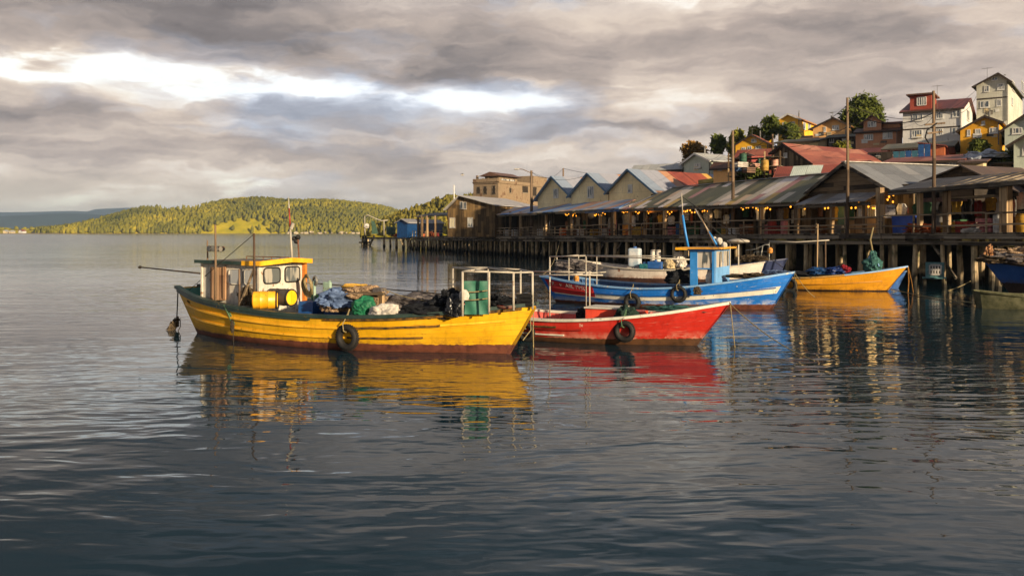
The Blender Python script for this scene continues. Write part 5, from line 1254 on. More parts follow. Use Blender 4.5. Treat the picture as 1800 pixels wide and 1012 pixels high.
# cargo on the yellow boat
Myb = paint('yellow_barrel_paint', (226, 160, 20), (92, 62, 44), .40, 3, .4, .5, wearscale=2)
Myl = paint('yellow_lid_paint', (236, 178, 20), (150, 110, 40), .12, 3, .35, .2)
def wl(B, px, py, v): return B.fr.w(B.fr.p(px, py, v))
p = wl(Y, 512, 523, -.75)
d_ = Vector((math.cos(R(12)), -math.sin(R(12)), 0))
def lying(label, p_end, ang, rr, h, mb_, ml):
    """barrel on its side, its lid end at p_end; ang = heading of the lid"""
    root = thing('barrel', label, 'barrel', p_end, 0); root.rotation_euler = (0, R(90), ang)
    prof = [(0, .9), (.04, 1), (.3, 1.02), (.33, 1.06), (.36, 1.02), (.64, 1.02), (.67, 1.06), (.7, 1.02), (.96, 1), (1, .97)]
    MB().tube([(0, 0, -h + h * a_) for a_, b_ in prof], [rr * b_ for a_, b_ in prof], 24).build('body', mb_, root, smooth=2)
    MB().tube([(0, 0, 0), (0, 0, .015)], [rr * .9, rr * .88], 24).build('lid', ml, root); MB().torus((0, 0, 0), (0, 0, 1), rr * .96, .025, 28, 8).build('rim', Mtyre, root, smooth=True)
    MB().beam((-rr * .8, 0, .02), (rr * .8, 0, .02), .03, .02).build('rib', Myl, root); return root
lying('dark barrel with a yellow round lid facing right, lying in front of the white cabin', p, R(-30), .225, .80, paint('dark_barrel_paint', (58, 50, 46), (150, 120, 60), .25, 3), Myl)
p = wl(Y, 486, 527, -1.0); lying('blotched yellow and grey barrel lying left of the dark barrel by the cabin', p, R(12), .235, .62, Myb, Myb)
def heap(label, B, px, py, v, s_, mat, seed, name='net_heap', cat='net', sub=4, amp=.22, fr_=1.8, zc=-.45, rz=0.0, B2=None, smooth=2):
    p = wl(B, px, py, v); o = MB().blob((0, 0, 0), s_, sub, amp, fr_, seed, zcut=-s_[2] * .6).build(name, mat, smooth=smooth); loc_obj(o, p, B.fr.th + rz); return tag(o, label, cat)
Mtarpb = plain('faded_blue_tarpaulin', (92, 112, 148), .6, .35, 3, .7, .04, .3)
Mnetg = plain('green_bag_cloth', (28, 108, 74), .6, .3, 4, .5, .03)
Msack = plain('white_sack_cloth', (204, 196, 184), .85, .25, 5, .5, .03)
def netm(name, c1, c2, sc_=40):
    m, T = newmat(name); oc = T.n('TexCoord').outputs['Object']
    wv = T.n('TexVoronoi', {'Vector': oc, 'Scale': sc_}, feature='DISTANCE_TO_EDGE').outputs['Distance']; n_ = T.noise(oc, 5, 6, .7)
    col = T.mix(T.g(wv, .02, .12), L(*c1), L(*c2)); col = T.mix(T.g(n_, .45, .7), col, tuple(c * .4 for c in L(*c1)[:3]) + (1,))
    fin_mat(T, col, .9, T.m('ADD', n_, T.m('MULTIPLY', wv, .6)), .9, .05, spec=.2); return m
Mnetd = netm('dark_net', (44, 46, 52), (22, 24, 28)); Mnetgy = netm('grey_net', (146, 138, 136), (76, 70, 70)); Mnetteal = netm('teal_net', (88, 140, 130), (40, 74, 74)); Mnetbr = netm('brown_net', (124, 108, 84), (60, 48, 38)); Mtan2 = netm('tan_tarp', (176, 150, 120), (120, 96, 74), 12)
heap('dark weedy net bundle leaning on the cabin wall behind the thin mast', Y, 434, 525, -1.0, (.26, .16, .30), Mnetbr, 3.0, fr_=3)
heap('faded blue tarpaulin bundle in the middle of the big yellow boat', Y, 594, 527, -.5, (.52, .5, .28), Mtarpb, 1.0, 'tarpaulin_bundle', 'tarpaulin')
heap('tan folded tarpaulin under the blue bundle', Y, 592, 540, -.6, (.42, .35, .16), Mtan2, 2.0, 'tarpaulin_bundle', 'tarpaulin')
heap('round green cloth bag beside the white sack on the big yellow boat', Y, 641, 540, -.95, (.32, .30, .30), Mnetg, 5.0, 'bag', 'bag', amp=.1)
heap('white sack slumped on the near gunwale of the big yellow boat', Y, 676, 553, -1.10, (.46, .28, .27), Msack, 7.0, 'sack', 'sack', amp=.14)
heap('pale crumpled tarpaulin spread over the fish box amidships', Y, 640, 521, -.1, (.66, .5, .26), Mtan2, 9.0, 'tarpaulin', 'tarpaulin')
heap('long grey nylon net heap on the far side of the big yellow boat', Y, 716, 536, .35, (1.35, .6, .30), Mnetgy, 11.0)
heap('dark blue-black net heap in front of the grey nylon net', Y, 752, 549, -.75, (.80, .45, .20), Mnetd, 13.0)
heap('tangled black net against the pipe frame post', Y, 788, 533, -.5, (.36, .4, .30), Mnetd, 15.0, fr_=2.6, amp=.3)
heap('black plastic bag standing against the pipe frame post', Y, 800, 541, -.95, (.20, .2, .34), plain('black_plastic', (26, 28, 34), .35, .3, 3, .6, .03, .6), 17.0, 'bag', 'bag')
heap('dark net coil in the bow of the big yellow boat', Y, 876, 532, -.1, (.42, .3, .17), Mnetd, 19.0, fr_=3, amp=.3)
o = heap('cream buoy hanging at the left pipe frame post', Y, 816, 520, -1.1, (.12, .12, .16), Msack, 21.0, 'buoy', 'buoy', amp=.04)
p = wl(Y, 926, 534, -.05); crate('black plastic crate in the tip of the yellow bow', (p.x, p.y, p.z - .05), (.40, .32, .30), th, Mtyre)
p = wl(Y, 890, 540, -.3); barrel('flat red and white lid board leaning in the bow', (p.x, p.y, p.z), .26, .03, Mredp, 0, name='round_board', cat='board')
# blue machinery frame, green winch, post with yellow ropes
Mbm = paint('blue_machine_paint', (20, 76, 140), (90, 60, 44), .3, 3, .5, .4, wearscale=2)
p = wl(Y, 552, 543, -.3); rt = thing('winch', 'blue painted engine box and grey-green net winch in front of the cabin', 'winch', p, th)
MB().box((0, 0, .05), (.5, .7, .35)).build('base', Mbm, rt); MB().box((.55, .3, 0), (.5, .5, .3)).build('base', Mbm, rt)
Mwg = paint('pale_green_winch_paint', (140, 164, 146), (110, 80, 60), .35, 3, .5, .4, wearscale=2)
for x_, y_ in ((.1, -.1), (.42, .15)): MB().tube([(x_, y_, 0), (x_, y_, .78)], .04, 8).build('post', Mwg, rt, smooth=True)
MB().torus((.12, -.1, .78), (.5, 1, 0), .11, .035, 20, 8).build('pulley', Mgal, rt, smooth=True); MB().box((.38, .1, .52), (.26, .1, .46)).build('guard', Mwg, rt, bevel=.03)
MB().tube([(-.2, .2, .3), (.6, .25, .35)], .09, 12).build('drum', Mnetg, rt, smooth=True)
p = wl(Y, 540, 520, .6); o = MB()
for k in range(5): o.torus((0, 0, k * .03), (.3 + .1 * k, 1, .2), .30 - .01 * k, .02, 24, 6)
o = o.build('rope_coil', Mrope, smooth=True); loc_obj(o, wl(Y, 541, 505, .5), th); tag(o, 'coil of tan hose hung beside the orange cabin post', 'rope')
for k in range(1):
    o = MB()
    for j in range(9): o.torus((rng.uniform(-.1, .1), rng.uniform(-.08, .08), j * .012), (rng.uniform(-.2, .2), rng.uniform(-.2, .2), 1), rng.uniform(.16, .34), .016, 22, 5)
    o = o.build('rope_coil', plain('yellow_rope', (206, 160, 60), .8, .3, 20), smooth=True); loc_obj(o, wl(Y, 620, 509, -.1), th); tag(o, 'yellow rope coils lying on top of the tarpaulin amidships', 'rope')
p = wl(Y, 670, 545, -.45); rt = thing('towing_post', 'short wooden towing post with a crossbar in the middle of the big yellow boat', 'post', (p.x, p.y, .4), th)
hp = p.z + .0; MB().beam((0, 0, 0), (0, 0, 1.05), .13, .13).build('post', Mpost, rt); MB().beam((-.9, -.05, .98), (.12, -.05, 1.0), .08, .07).build('crossbar', Mrail, rt); MB().box((-.12, .1, 1.06), (.28, .22, .16)).build('block', Mnetgy, rt)
MB().box((-.35, .15, .5), (.62, .5, .8)).build('fish_box', Mtan2, rt)
rope('dark stay line running from the cabin front to the frame in the bow', [Y.w(Y.p(545, 497, .95)), Y.w(Y.p(690, 509, .6)), Y.w(Y.p(800, 518.5, .2)), Y.w(Y.p(845, 522, -.2))], .016, Mroped)
rope('slack light line hanging to the black net heap', [Y.w(v_) for v_ in sag(Y.p(672, 507, -.4), Y.p(790, 528, -.5), .12)], .01, Mrope)
tyre('black tyre fender hanging amidships on the big yellow hull', Y.w(Y.P(Y.t_of(Y.fr.u(606.5, -1.65), .5), .42, -1, .13)), th, .245, .085, .46)
# rope fender at left of yellow hull
tt = Y.t_of(Y.fr.u(413, -1.2), .7)
a_ = Y.w(Y.P(tt, 1.05, -1, .05)); b_ = Y.w(Y.P(tt, .42, -1, .06))
rope('green rope loop with a dark knotted fender near the cabin on the yellow hull', [a_, a_.lerp(b_, .5) + Vector((.03, -.02, 0)), b_, b_ + Vector((.06, -.02, .1)), a_ + Vector((.06, -.02, 0))], .02, Mropeg)
o = MB().blob((0, 0, 0), (.05, .05, .17), 2, .25, 4, 3).build('knot_fender', Mroped, smooth=2); loc_obj(o, b_ + Vector((.0, -.06, .02)), 0); tag(o, 'dark knotted rope fender on the yellow hull below the cabin', 'fender')
rope('thin line hanging from the knotted fender into the water', [b_, b_ + Vector((.03, -.05, -.3)), b_ + Vector((.02, -.06, -.8))], .01, Mroped)
# stern mooring rope with weed
a_ = Y.w(Y.P(0.0, .93, -1)); b_ = at(303, 574, 26.3); c_ = at(318, 560, 26.0)
rope('mooring rope dropping from the left end of the big yellow boat', [a_, a_.lerp(at(311, 556, 26), .6) + Vector((0, 0, -.02)), at(311, 556, 26), b_, at(306, 590, 26.6), at(316, 610, 26)], .018, Mroped)
rope('slack loop of the mooring rope under the left end of the yellow boat', [at(311, 556, 26), at(317, 563, 25.9), at(317, 574, 25.9), at(313, 582, 25.9), at(308, 590, 25.9)], .014, Mroped)
o = MB().blob((0, 0, 0), (.10, .10, .24), 3, .4, 4, 8).build('weed_clump', Mnetbr, smooth=2); loc_obj(o, at(305, 572, 26.2)); o.rotation_euler = (0, R(35), 0); tag(o, 'clump of dark weed on the mooring rope just above the water', 'weed')
# ---------- red boat
Mrh = paint('red_hull_paint', (186, 38, 24), (200, 150, 130), .20, 1.0, .42, .5, uvseam=True, boot=(.09, .016, (92, 62, 40)), wearscale=1.2)
Mrin = paint('pink_red_inner_paint', (206, 92, 80), (150, 60, 50), .25, 1.2, .6, .3)
Mrwh = paint('worn_white_gunwale_paint', (196, 190, 176), (92, 88, 76), .40, 2.5, .6, .4, wearscale=2)
th2 = math.atan2(-3.0, 6.05)
Rb = Boat('fishing_boat', 'open red wooden fishing boat with a worn white gunwale beside the yellow bow', (-1.2, 25.6), th2, (-.35, 7.63), (0, 6.75),
          [(0, .35), (.15, .85), (.35, 1.15), (.55, 1.2), (.72, 1.02), (.86, .62), (.95, .27), (1, .06)], [(0, .25), (.15, .66), (.35, .98), (.55, 1.0), (.72, .74), (.86, .36), (.95, .14), (1, .03)],
          [(0, .85), (.2, .66), (.4, .59), (.6, .67), (.8, .86), (1, 1.14)], deck=.30, group='wooden fishing boats moored by the pier')
Rb.hull(Mrh, Mrin, paint('red_floor_paint', (190, 84, 74), (120, 60, 50), .3, 1.5))
Rb.rail('gunwale', Mrwh, 1.0, 0, 1, .15, .07, out=-.02, dz=.02); Rb.rail('rub_rail', Mrwh, .36, .10, .50, .035, .04, out=.012, sides=(-1,))
Rb.rail('strake', Mrh, .62, .04, .56, .05, .05, out=.015); Rb.rail('strake', Mblkw, .72, .26, .46, .02, .05, out=.012, sides=(-1,), jit=.03)
a_, b_ = Rb.P(1, -.2), Rb.P(1, 1.0); a_.y = b_.y = 0; MB().beam(a_, b_, .08, .08).build('stem_post', Mrh, Rb.root)
Mrbox = paint('orange_red_box_paint', (210, 66, 40), (110, 110, 90), .25, 1.6, .5, .3)
u_ = Rb.fr.u(1035, .1); u2 = Rb.fr.u(1092, .1); bx_ = MB().bx(u_, u2, -.15, .65, .2, Rb.fr.zof(544, u2, -.15)).build('engine_box', Mrbox, Rb.root)
MB().bx(u_ - .03, u2 + .03, -.2, .7, Rb.fr.zof(544, u2, -.15), Rb.fr.zof(544, u2, -.15) + .04).build('lid', Mrwh, bx_)
MB().blob(((u_ * .6 + u2 * .4), -.17, .52), (.22, .04, .09), 2, .3, 3).build('painted_machine_hole', Mblkw, bx_)  # solid dark lump; the shade of a hole is put into its colour
u3 = Rb.fr.u(1100, .2); MB().bx(u3 + .05, u3 + .5, .1, .65, .2, .82).build('red_locker', Mrbox, Rb.root)
heap('dark green net bundle beside the orange engine box of the red boat', Rb, 1101, 552, -.25, (.30, .28, .22), netm('dark_green_net', (52, 78, 66), (26, 40, 36)), 31.0, amp=.14, fr_=2.4)
heap('pale green net strung along the bow of the red boat', Rb, 1192, 544, -.15, (.75, .22, .09), Mnetteal, 33.0, amp=.3, fr_=3)
heap('dark rag hanging over the far gunwale of the red boat', Rb, 1022, 553, .6, (.16, .1, .2), Mnetd, 35.0, name='net', amp=.2)
for px, pt, pb, v in ((966.5, 451, 556, .75), (1030, 450, 556, .3), (1036.5, 476, 548, .2)):
    a_ = Rb.p(px, pt, v); MB().tube([(a_.x, v, .3), a_], .022, 7).build('frame_post', Mwp, Rb.root, smooth=True)
T1 = Rb.p(966, 451, .75); T2 = Rb.p(1030, 449.5, .3); T3 = Rb.p(1212, 452, .2); T4 = Rb.p(960, 449, 1.0)
bars(Rb.root, 'frame_rail', [(T1, T2), (T2, Rb.p(1212, 456, -.3)), (Rb.p(930, 483, .0), Rb.p(1060, 483.5, .2)), (Rb.p(930, 476.5, .5), Rb.p(1040, 479, .5)), (Rb.p(1000, 483, -.05), Rb.p(1065, 478, .9))], .02, Mwp)
tyre('tyre fender with a rusty hub hanging on the red hull', Rb.w(Rb.P(Rb.t_of(Rb.fr.u(1095, -1.1), .5), .52, -1, .11)), th2, .215, .075, .35, Mropeg)
tyre('small thin tyre fender at the left end of the red hull by the yellow bow', Rb.w(Rb.P(Rb.t_of(Rb.fr.u(929, -1.0), .5), .42, -1, .10)), th2, .205, .06, .35)
for k, (px, py) in enumerate(((933, 598), (938, 622))):
    rope(['shorter', 'longer'][k] + ' tan line hanging from the red gunwale beside the yellow bow', [at(932 + k * 6, 548, 22.6), at(933 + k * 4, 580, 22.4), at(px - 14 * (1 - k), py, 22.2)], .014, Mrope)
# ropes at the red bow
tip = Rb.w(Rb.P(1, 1.03))
rope('mooring rope from the red bow slanting right into the water', sag(tip, at(1432, 634, 19.6) , .16), .012, Mrope); rope('rope hanging straight down from the red bow into the water', sag(tip + Vector((.03, 0, 0)), at(1292, 612, 22.2), .02), .012, Mrope)
# ---------- blue boat
def bluehull():
    """blue topsides, white band following the sheer, red patch aft; bands ride on the hull height"""
    return paint('blue_hull_paint', (14, 104, 190), (196, 190, 180), .2, .9, .42, .4, uvseam=True, boot=(.10, .012, (104, 60, 44)), wearscale=1.3)
Mbh = bluehull(); Mbwh = paint('white_band_paint', (206, 200, 186), (110, 96, 80), .3, 2, .5, .4, wearscale=1.6); Mbred = paint('red_patch_paint', (176, 24, 24), (120, 20, 20), .15, 1.5, .45, .3)
th3 = math.atan2(-4.1, 7.98)
Bb = Boat('fishing_boat', 'blue wooden boat with a white band, red name patch and blue wheelhouse', (2.06, 37.2), th3, (-.58, 9.82), (0, 8.97),
          [(0, .75), (.15, 1.15), (.35, 1.5), (.55, 1.55), (.72, 1.32), (.86, .84), (.95, .36), (1, .06)], [(0, .35), (.15, .85), (.35, 1.3), (.55, 1.36), (.72, 1.0), (.86, .5), (.95, .2), (1, .03)],
          [(0, 1.10), (.2, .86), (.42, .74), (.6, .82), (.8, 1.08), (1, 1.44)], deck=.36, group='wooden fishing boats moored by the pier')
Mbin = paint('dark_blue_inner_paint', (26, 70, 120), (60, 56, 52), .3, 1.4, .6, .4)
Bb.hull(Mbh, Mbin, Mdkw)
def band(B, name, mat, h0, h1, t0, t1, out=.022, n=40, sides=(-1,)):
    for sd in sides:
        H0 = h0 if callable(h0) else (lambda t, v=h0: v); H1 = h1 if callable(h1) else (lambda t, v=h1: v)
        def fn(s_, k):
            t = lerp(t0, t1, s_); h = lerp(H0(t), H1(t), k); return B.P(t, h, sd, out + .03 * math.sin(h * math.pi) * math.sin(t * math.pi))
        MB().grid(fn, n, 4, thick=(0, -sd * .012, 0)).build(name, mat, B.root)
hb0 = lambda t: .36 + .10 * t * t; hb1 = lambda t: .56 + .10 * t * t
band(Bb, 'white_band', Mbwh, hb0, hb1, .255, .985); band(Bb, 'white_band', Mbwh, hb0, lambda t: hb0(t) + .05, .03, .255)
band(Bb, 'red_patch', Mbred, lambda t: hb0(t) + .052, .93, .02, .255, .026)
Bb.rail('gunwale', paint('light_blue_gunwale_paint', (110, 150, 190), (180, 176, 166), .35, 2, .6, .4), 1.0, 0, 1, .15, .07, out=-.02, dz=.02)
Bb.rail('strake', Mbh, .62, .26, .97, .045, .05, out=.03, sides=(-1,)); Bb.rail('strake', Mbred, .64, .03, .25, .04, .045, out=.03, sides=(-1,))
a_, b_ = Bb.P(1, -.2), Bb.P(1, 1.0); a_.y = b_.y = 0; MB().beam(a_, b_, .09, .09).build('stem_post', Mbh, Bb.root)
p, e = on_hull(Bb, .118, .72, out=.045); text('ABL TVSC', .24, Mbwh, Bb.root, p, e, sx=1.05)
p, e = on_hull(Bb, .047, .72, out=.045); text('P.', .24, Mbwh, Bb.root, p, e)
p, e = on_hull(Bb, .088, .72, out=.045); text('V', .16, Mbwh, Bb.root, p, e)
# wheelhouse
Mbc = paint('blue_wheelhouse_paint', (40, 124, 196), (170, 176, 180), .18, 1.6, .45, .3, wearscale=1.4); Mbc2 = paint('pale_blue_panel_paint', (104, 156, 206), (180, 184, 186), .15, 1.5, .45, .25)
va = -.95; ua0 = Bb.fr.u(1213, va); ua1 = Bb.fr.u(1256, va); 
zt = Bb.fr.zof(438, ua1, va); zb = .55; vfar = Bb.fr.vs(1297, ua1); vfar = min(max(vfar, .8), 1.42)
wh = thing_root = MB(); 
wh.bx(ua0, ua0 + .28, va, va + .1, zb, zt).bx(ua0, ua0 + .1, va + .1, vfar, zt - .12, zt).bx(ua0 + .1, ua1 - .1, vfar - .06, vfar, zb, zt - .1)
MB().bx(ua1 - .1, ua1 - .021, va, va + .1, zb, zt).build('corner_post', Mbc, Bb.root)
who = wh.build('wheelhouse', Mbc, Bb.root)
zw0, zw1 = Bb.fr.zof(469, ua1, 0), zt
MB().bx(ua1 - .02, ua1 + .04, va, vfar, zb, zw0).build('front_panel', Mbc2, who)
m2 = MB()
vm = (va + vfar) / 2
for v0_, v1_ in ((va + .0, va + .12), (vm - .06, vm + .06), (vfar - .12, vfar)): m2.bx(ua1 - .02, ua1 + .04, v0_, v1_, zw0, zw1)
m2.bx(ua1 - .02, ua1 + .04, va + .12, vfar - .12, zt - .09, zt); m2.build('front_frame', Mbc2, who)
Mcur = glassm('wheelhouse_glass', (70, 76, 78), (210, 200, 186), .56)
for v0_, v1_ in ((va + .12, vm - .06), (vm + .06, vfar - .12)):
    f_ = MB(); f_.bx(ua1 + .0, ua1 + .05, v0_, v0_ + .03, zw0, zt - .09).bx(ua1, ua1 + .05, v1_ - .03, v1_, zw0, zt - .09); fo = f_.build('window', Mwp, who); MB().bx(ua1 + .005, ua1 + .02, v0_ + .03, v1_ - .03, zw0, zt - .09).build('pane', Mcur, fo)
MB().bx(ua0 - .25, ua1 + .25, va - .16, vfar + .2, zt, zt + .07).build('roof', Mroofd, who)
m2 = MB(); m2.bx(ua0 - .27, ua1 + .27, va - .2, va - .16, zt, zt + .08).bx(ua1 + .25, ua1 + .29, va - .16, vfar + .2, zt, zt + .08); m2.build('roof_edge', paint('ochre_roof_edge_paint', (196, 140, 40), (120, 90, 60), .5, 3, wearscale=2), who)
zm = Bb.fr.zof(471, (ua0 + ua1) / 2, va)
sw_ = MB().bx(ua0 + .28, ua1 - .1, va + .03, va + .08, zt - .1, zt).bx(ua0 + .28, ua1 - .1, va + .03, va + .08, zm - .05, zm).build('side_window', Mbc, who)
MB().bx(ua0 + .28, ua1 - .1, va + .045, va + .06, zm, zt - .1).build('pane', Mcur, sw_)
MB().bx(ua0 + .28, ua1 - .1, vfar - .25, vfar - .2, zb, zm).build('inner_board', Mdkw, who)
o = MB().grid(lambda s_, t: (lerp(ua0 + .3, ua1 - .12, s_) - .35 * t * (1 - s_), va + .35 + .08 * math.sin(s_ * 17 + t * 4), zt - .1 - .85 * t * (1 - .6 * s_)), 16, 12, thick=(0, .015, 0)).build('sheet', Msack, smooth=2); loc_obj(o, Bb.fr.O, th3); tag(o, 'white sheet hanging inside the open side of the blue wheelhouse', 'cloth')
o = MB().blob((0, 0, 0), (.14, .12, .5), 3, .25, 2.5, 4).build('oilskin', Msack, smooth=2); loc_obj(o, Bb.w(ua0 + .75, va + .2, zb + .55), th3); tag(o, 'pale oilskin hanging in the doorway of the blue wheelhouse', 'clothing')
o = MB().blob((0, 0, 0), (.1, .1, .1), 2, .1, 2.5, 4).build('buoy', plain('orange_buoy', (200, 92, 40), .5, .2), smooth=2); loc_obj(o, Bb.w(ua1 - .3, va + .3, zb + .75), th3); tag(o, 'small orange buoy inside the blue wheelhouse', 'buoy')
def wbar(B, name, mat, r_, *pts): MB().tube([B.p(*q_) for q_ in pts], r_, 7).build(name, mat, B.root, smooth=True)
wbar(Bb, 'mast', Mbc, .05, (1211, 440, .0), (1205, 410, .0), (1200, 378, .0)); wbar(Bb, 'mast_tip', Mwp, .022, (1200, 378, .0), (1198, 340, .0))
wbar(Bb, 'boom', Mbc, .045, (1262, 434, .3), (1246, 407, .3)); wbar(Bb, 'boom_tip', Mwp, .032, (1246, 407, .3), (1222, 368, .3)); wbar(Bb, 'boom_stay', Mmast, .022, (1258, 434, .1), (1226, 370, .1))
for px, py, v, s_ in ((1264, 424, .5, .14), (1273, 431, .2, .12), (1256, 420, .6, .09)):
    o = MB().blob((0, 0, 0), (s_, s_, s_ * 1.1), 2, .06, 2, px).build('buoy', Msack, smooth=2); loc_obj(o, wl(Bb, px, py, v)); tag(o, {1264: 'middle', 1273: 'right', 1256: 'left'}[px] + ' white float in the small heap on the blue wheelhouse roof', 'buoy', 'white floats on the wheelhouse roof')
tyre('tyre fender under the wheelhouse of the blue boat', Bb.w(Bb.P(Bb.t_of(Bb.fr.u(1192, -1.6), .7), .70, -1, .11)), th3, .26, .07, .3, Mrope)
tyre('dark tyre fender low amidships on the blue hull, behind the red boat', Bb.w(Bb.P(Bb.t_of(Bb.fr.u(1111, -1.6), .5), .30, -1, .11)), th3, .26, .09, .45)
heap('black net heap on deck left of the blue wheelhouse', Bb, 1195, 489, -.3, (.62, .5, .35), Mnetd, 41.0)
heap('torn dark netting hanging on the blue hull below the wheelhouse', Bb, 1226, 513, -1.62, (.14, .05, .18), Mnetbr, 43.0, amp=.3, fr_=3)
heap('folded tan nets on the foredeck of the blue boat', Bb, 1330, 486, .2, (1.0, .4, .12), Mnetbr, 45.0, amp=.3, fr_=3)
heap('pale blue net roll in the blue bow', Bb, 1366, 480, .1, (.5, .2, .11), Mtarpb, 47.0, amp=.25, fr_=3)
# aft frame with jumble on the blue boat
pp = [(979, 451, .7), (1017, 448, .5), (1049, 449, .2), (1000, 453, -.7), (1030, 456, -.9)]
for px, py, v in pp: a_ = Bb.p(px, py, v); MB().tube([(a_.x, v, .5), a_], .022, 6).build('frame_post', Mwp, Bb.root)
bars(Bb.root, 'frame_rail', [(Bb.p(979, 451, .7), Bb.p(1017, 448, .5)), (Bb.p(1017, 448, .5), Bb.p(1215, 457, .2)), (Bb.p(1000, 453, -.7), Bb.p(1042, 461, -.7)), (Bb.p(975, 457, .7), Bb.p(1046, 461, .1)), (Bb.p(1030, 449, .2), Bb.p(1210, 450, .6))], .018, Mwp)
heap('ragged grey and white net jumble at the left end of the blue boat', Bb, 1012, 472, .3, (.75, .4, .32), Mnetgy, 49.0, amp=.4, fr_=3)
heap('orange float at the left end of the blue boat', Bb, 1013, 490, -.5, (.12, .12, .16), plain('orange_float', (206, 140, 60), .5, .2), 50.0, 'buoy', 'buoy', amp=.05)
# ---------- white boat behind the blue one
Mwh_ = paint('white_hull_paint', (196, 184, 172), (140, 84, 56), .28, 1.2, .5, .45, boot=(.75, .0, (70, 44, 34)))
Wb = Boat('fishing_boat', 'white-hulled boat lying behind the blue boat, loaded with tanks', (4.4, 44.2), math.atan2(-3.6, 7.8), (-.5, 8.4), (0, 7.9),
          [(0, .5), (.2, 1.2), (.5, 1.4), (.8, .95), (1, .06)], [(0, .35), (.2, 1.0), (.5, 1.2), (.8, .6), (1, .03)], [(0, 1.42), (.25, 1.2), (.5, 1.15), (.8, 1.3), (1, 1.55)], deck=.35, group='wooden fishing boats moored by the pier')
Wb.hull(Mwh_, Mwh_, Mdkw); Wb.rail('gunwale', Mwp, 1.0, 0, 1, .12, .06, dz=.02)
def tank(label, B, px, py, v, s_, mat, name='tank', cat='tank'):
    p = wl(B, px, py, v); rt = thing(name, label, cat, (p.x, p.y, p.z), B.fr.th)
    MB().box((0, 0, s_[2] / 2), s_).build('body', mat, rt, bevel=min(s_) * .18); MB().tube([(0, 0, s_[2]), (0, 0, s_[2] + .08)], .09, 10).build('cap', Mbm, rt); return rt
tank('tall white and pale blue plastic tank on the white boat, left one', Wb, 1116, 469, 0, (.62, .5, .95), plain('white_plastic', (196, 196, 196), .4, .15, 2, .2, .01, .5, 0, (120, 150, 170)))
for k, px in enumerate((1148, 1157)):
    barrel(['left', 'right'][k] + ' slim white bottle on a blue stand on the white boat', wl(Wb, px, 466, 0), .13, .75, Msack, name='bottle', cat='bottle')
tank('blue engine block below the slim white bottles on the white boat', Wb, 1152, 473, -.2, (.8, .4, .38), Mbm, 'engine', 'engine')
tank('teal box between the tanks on the white boat', Wb, 1133, 474, -.2, (.5, .4, .3), plain('teal_box', (40, 110, 120), .5), 'box', 'box')
heap('cream sack on the white boat', Wb, 1178, 466, -.1, (.36, .3, .28), plain('cream_sack', (200, 180, 140), .8), 53.0, 'sack', 'sack', amp=.12)
heap('white plastic bag by the white cabin post', Wb, 1197, 462, -.1, (.24, .24, .34), Msack, 55.0, 'bag', 'bag', amp=.2)
for px, pt in ((1193, 443), (1262, 440)): a_ = Wb.p(px, pt, .1); MB().bx(a_.x - .2, a_.x + .2, -.1, .3, .5, a_.z).build('cabin_post', Mwp, Wb.root)
a_ = Wb.p(1187, 437, -.6); b_ = Wb.p(1240, 434, -.6); MB().bx(a_.x, b_.x, -.6, 1.2, a_.z - .06, a_.z + .06).build('cabin_roof', Myt, Wb.root)
a_ = Wb.p(1298, 424, .3); MB().blob(a_, (.55, .4, .12), 2, .03).build('radar', Mwp, Wb.root, smooth=2); MB().tube([a_, (a_.x, .3, .8)], .04, 6).build('radar_post', Mwp, Wb.root); MB().tube([a_ + Vector((-.4, 0, 0)), (a_.x - .4, .3, .8)], .03, 6).build('radar_post', Mwp, Wb.root)
# ---------- navy boat under the pier edge
Mnv = paint('navy_hull_paint', (18, 34, 76), (90, 86, 84), .2, 1.2, .5, .3, boot=(.2, 0, (60, 36, 30)))
Nb = Boat('fishing_boat', 'dark navy boat behind the blue wheelhouse with a light pipe crane frame', (8.6, 50.6), math.atan2(-2.9, 6.2), (-.4, 7.4), (0, 6.8),
          [(0, .6), (.3, 1.2), (.6, 1.25), (.85, .7), (1, .06)], [(0, .4), (.3, 1.0), (.6, 1.0), (.85, .4), (1, .03)], [(0, 1.2), (.3, 1.0), (.6, 1.1), (1, 1.5)], deck=.3, group='wooden fishing boats moored by the pier')
Nb.hull(Mnv, Mnv, Mdkw); Nb.rail('gunwale', Mnv, 1.0, 0, 1, .12, .06, dz=.02)
bars(Nb.root, 'crane_pipe', [[Nb.p(*q_) for q_ in ((1311, 440, 0), (1328, 438, 0), (1345, 430, 0), (1352, 430, 0))], [Nb.p(*q_) for q_ in ((1352, 426, 0), (1352, 458, 0), (1350, 474, 0))], [Nb.p(*q_) for q_ in ((1324, 455, .2), (1326, 443, .2), (1354, 442, .2))], [Nb.p(*q_) for q_ in ((1341, 431, 0), (1336, 460, 0))]], .03, Mgal)
heap('brown net and rope pile on the foredeck of the navy boat', Nb, 1322, 456, 0, (.8, .5, .22), Mnetbr, 61.0, amp=.35, fr_=3)
heap('orange float hanging on the crane pipe of the navy boat', Nb, 1354, 441, 0, (.14, .14, .2), MATS['orange_float'], 62.0, 'buoy', 'buoy', amp=.08)
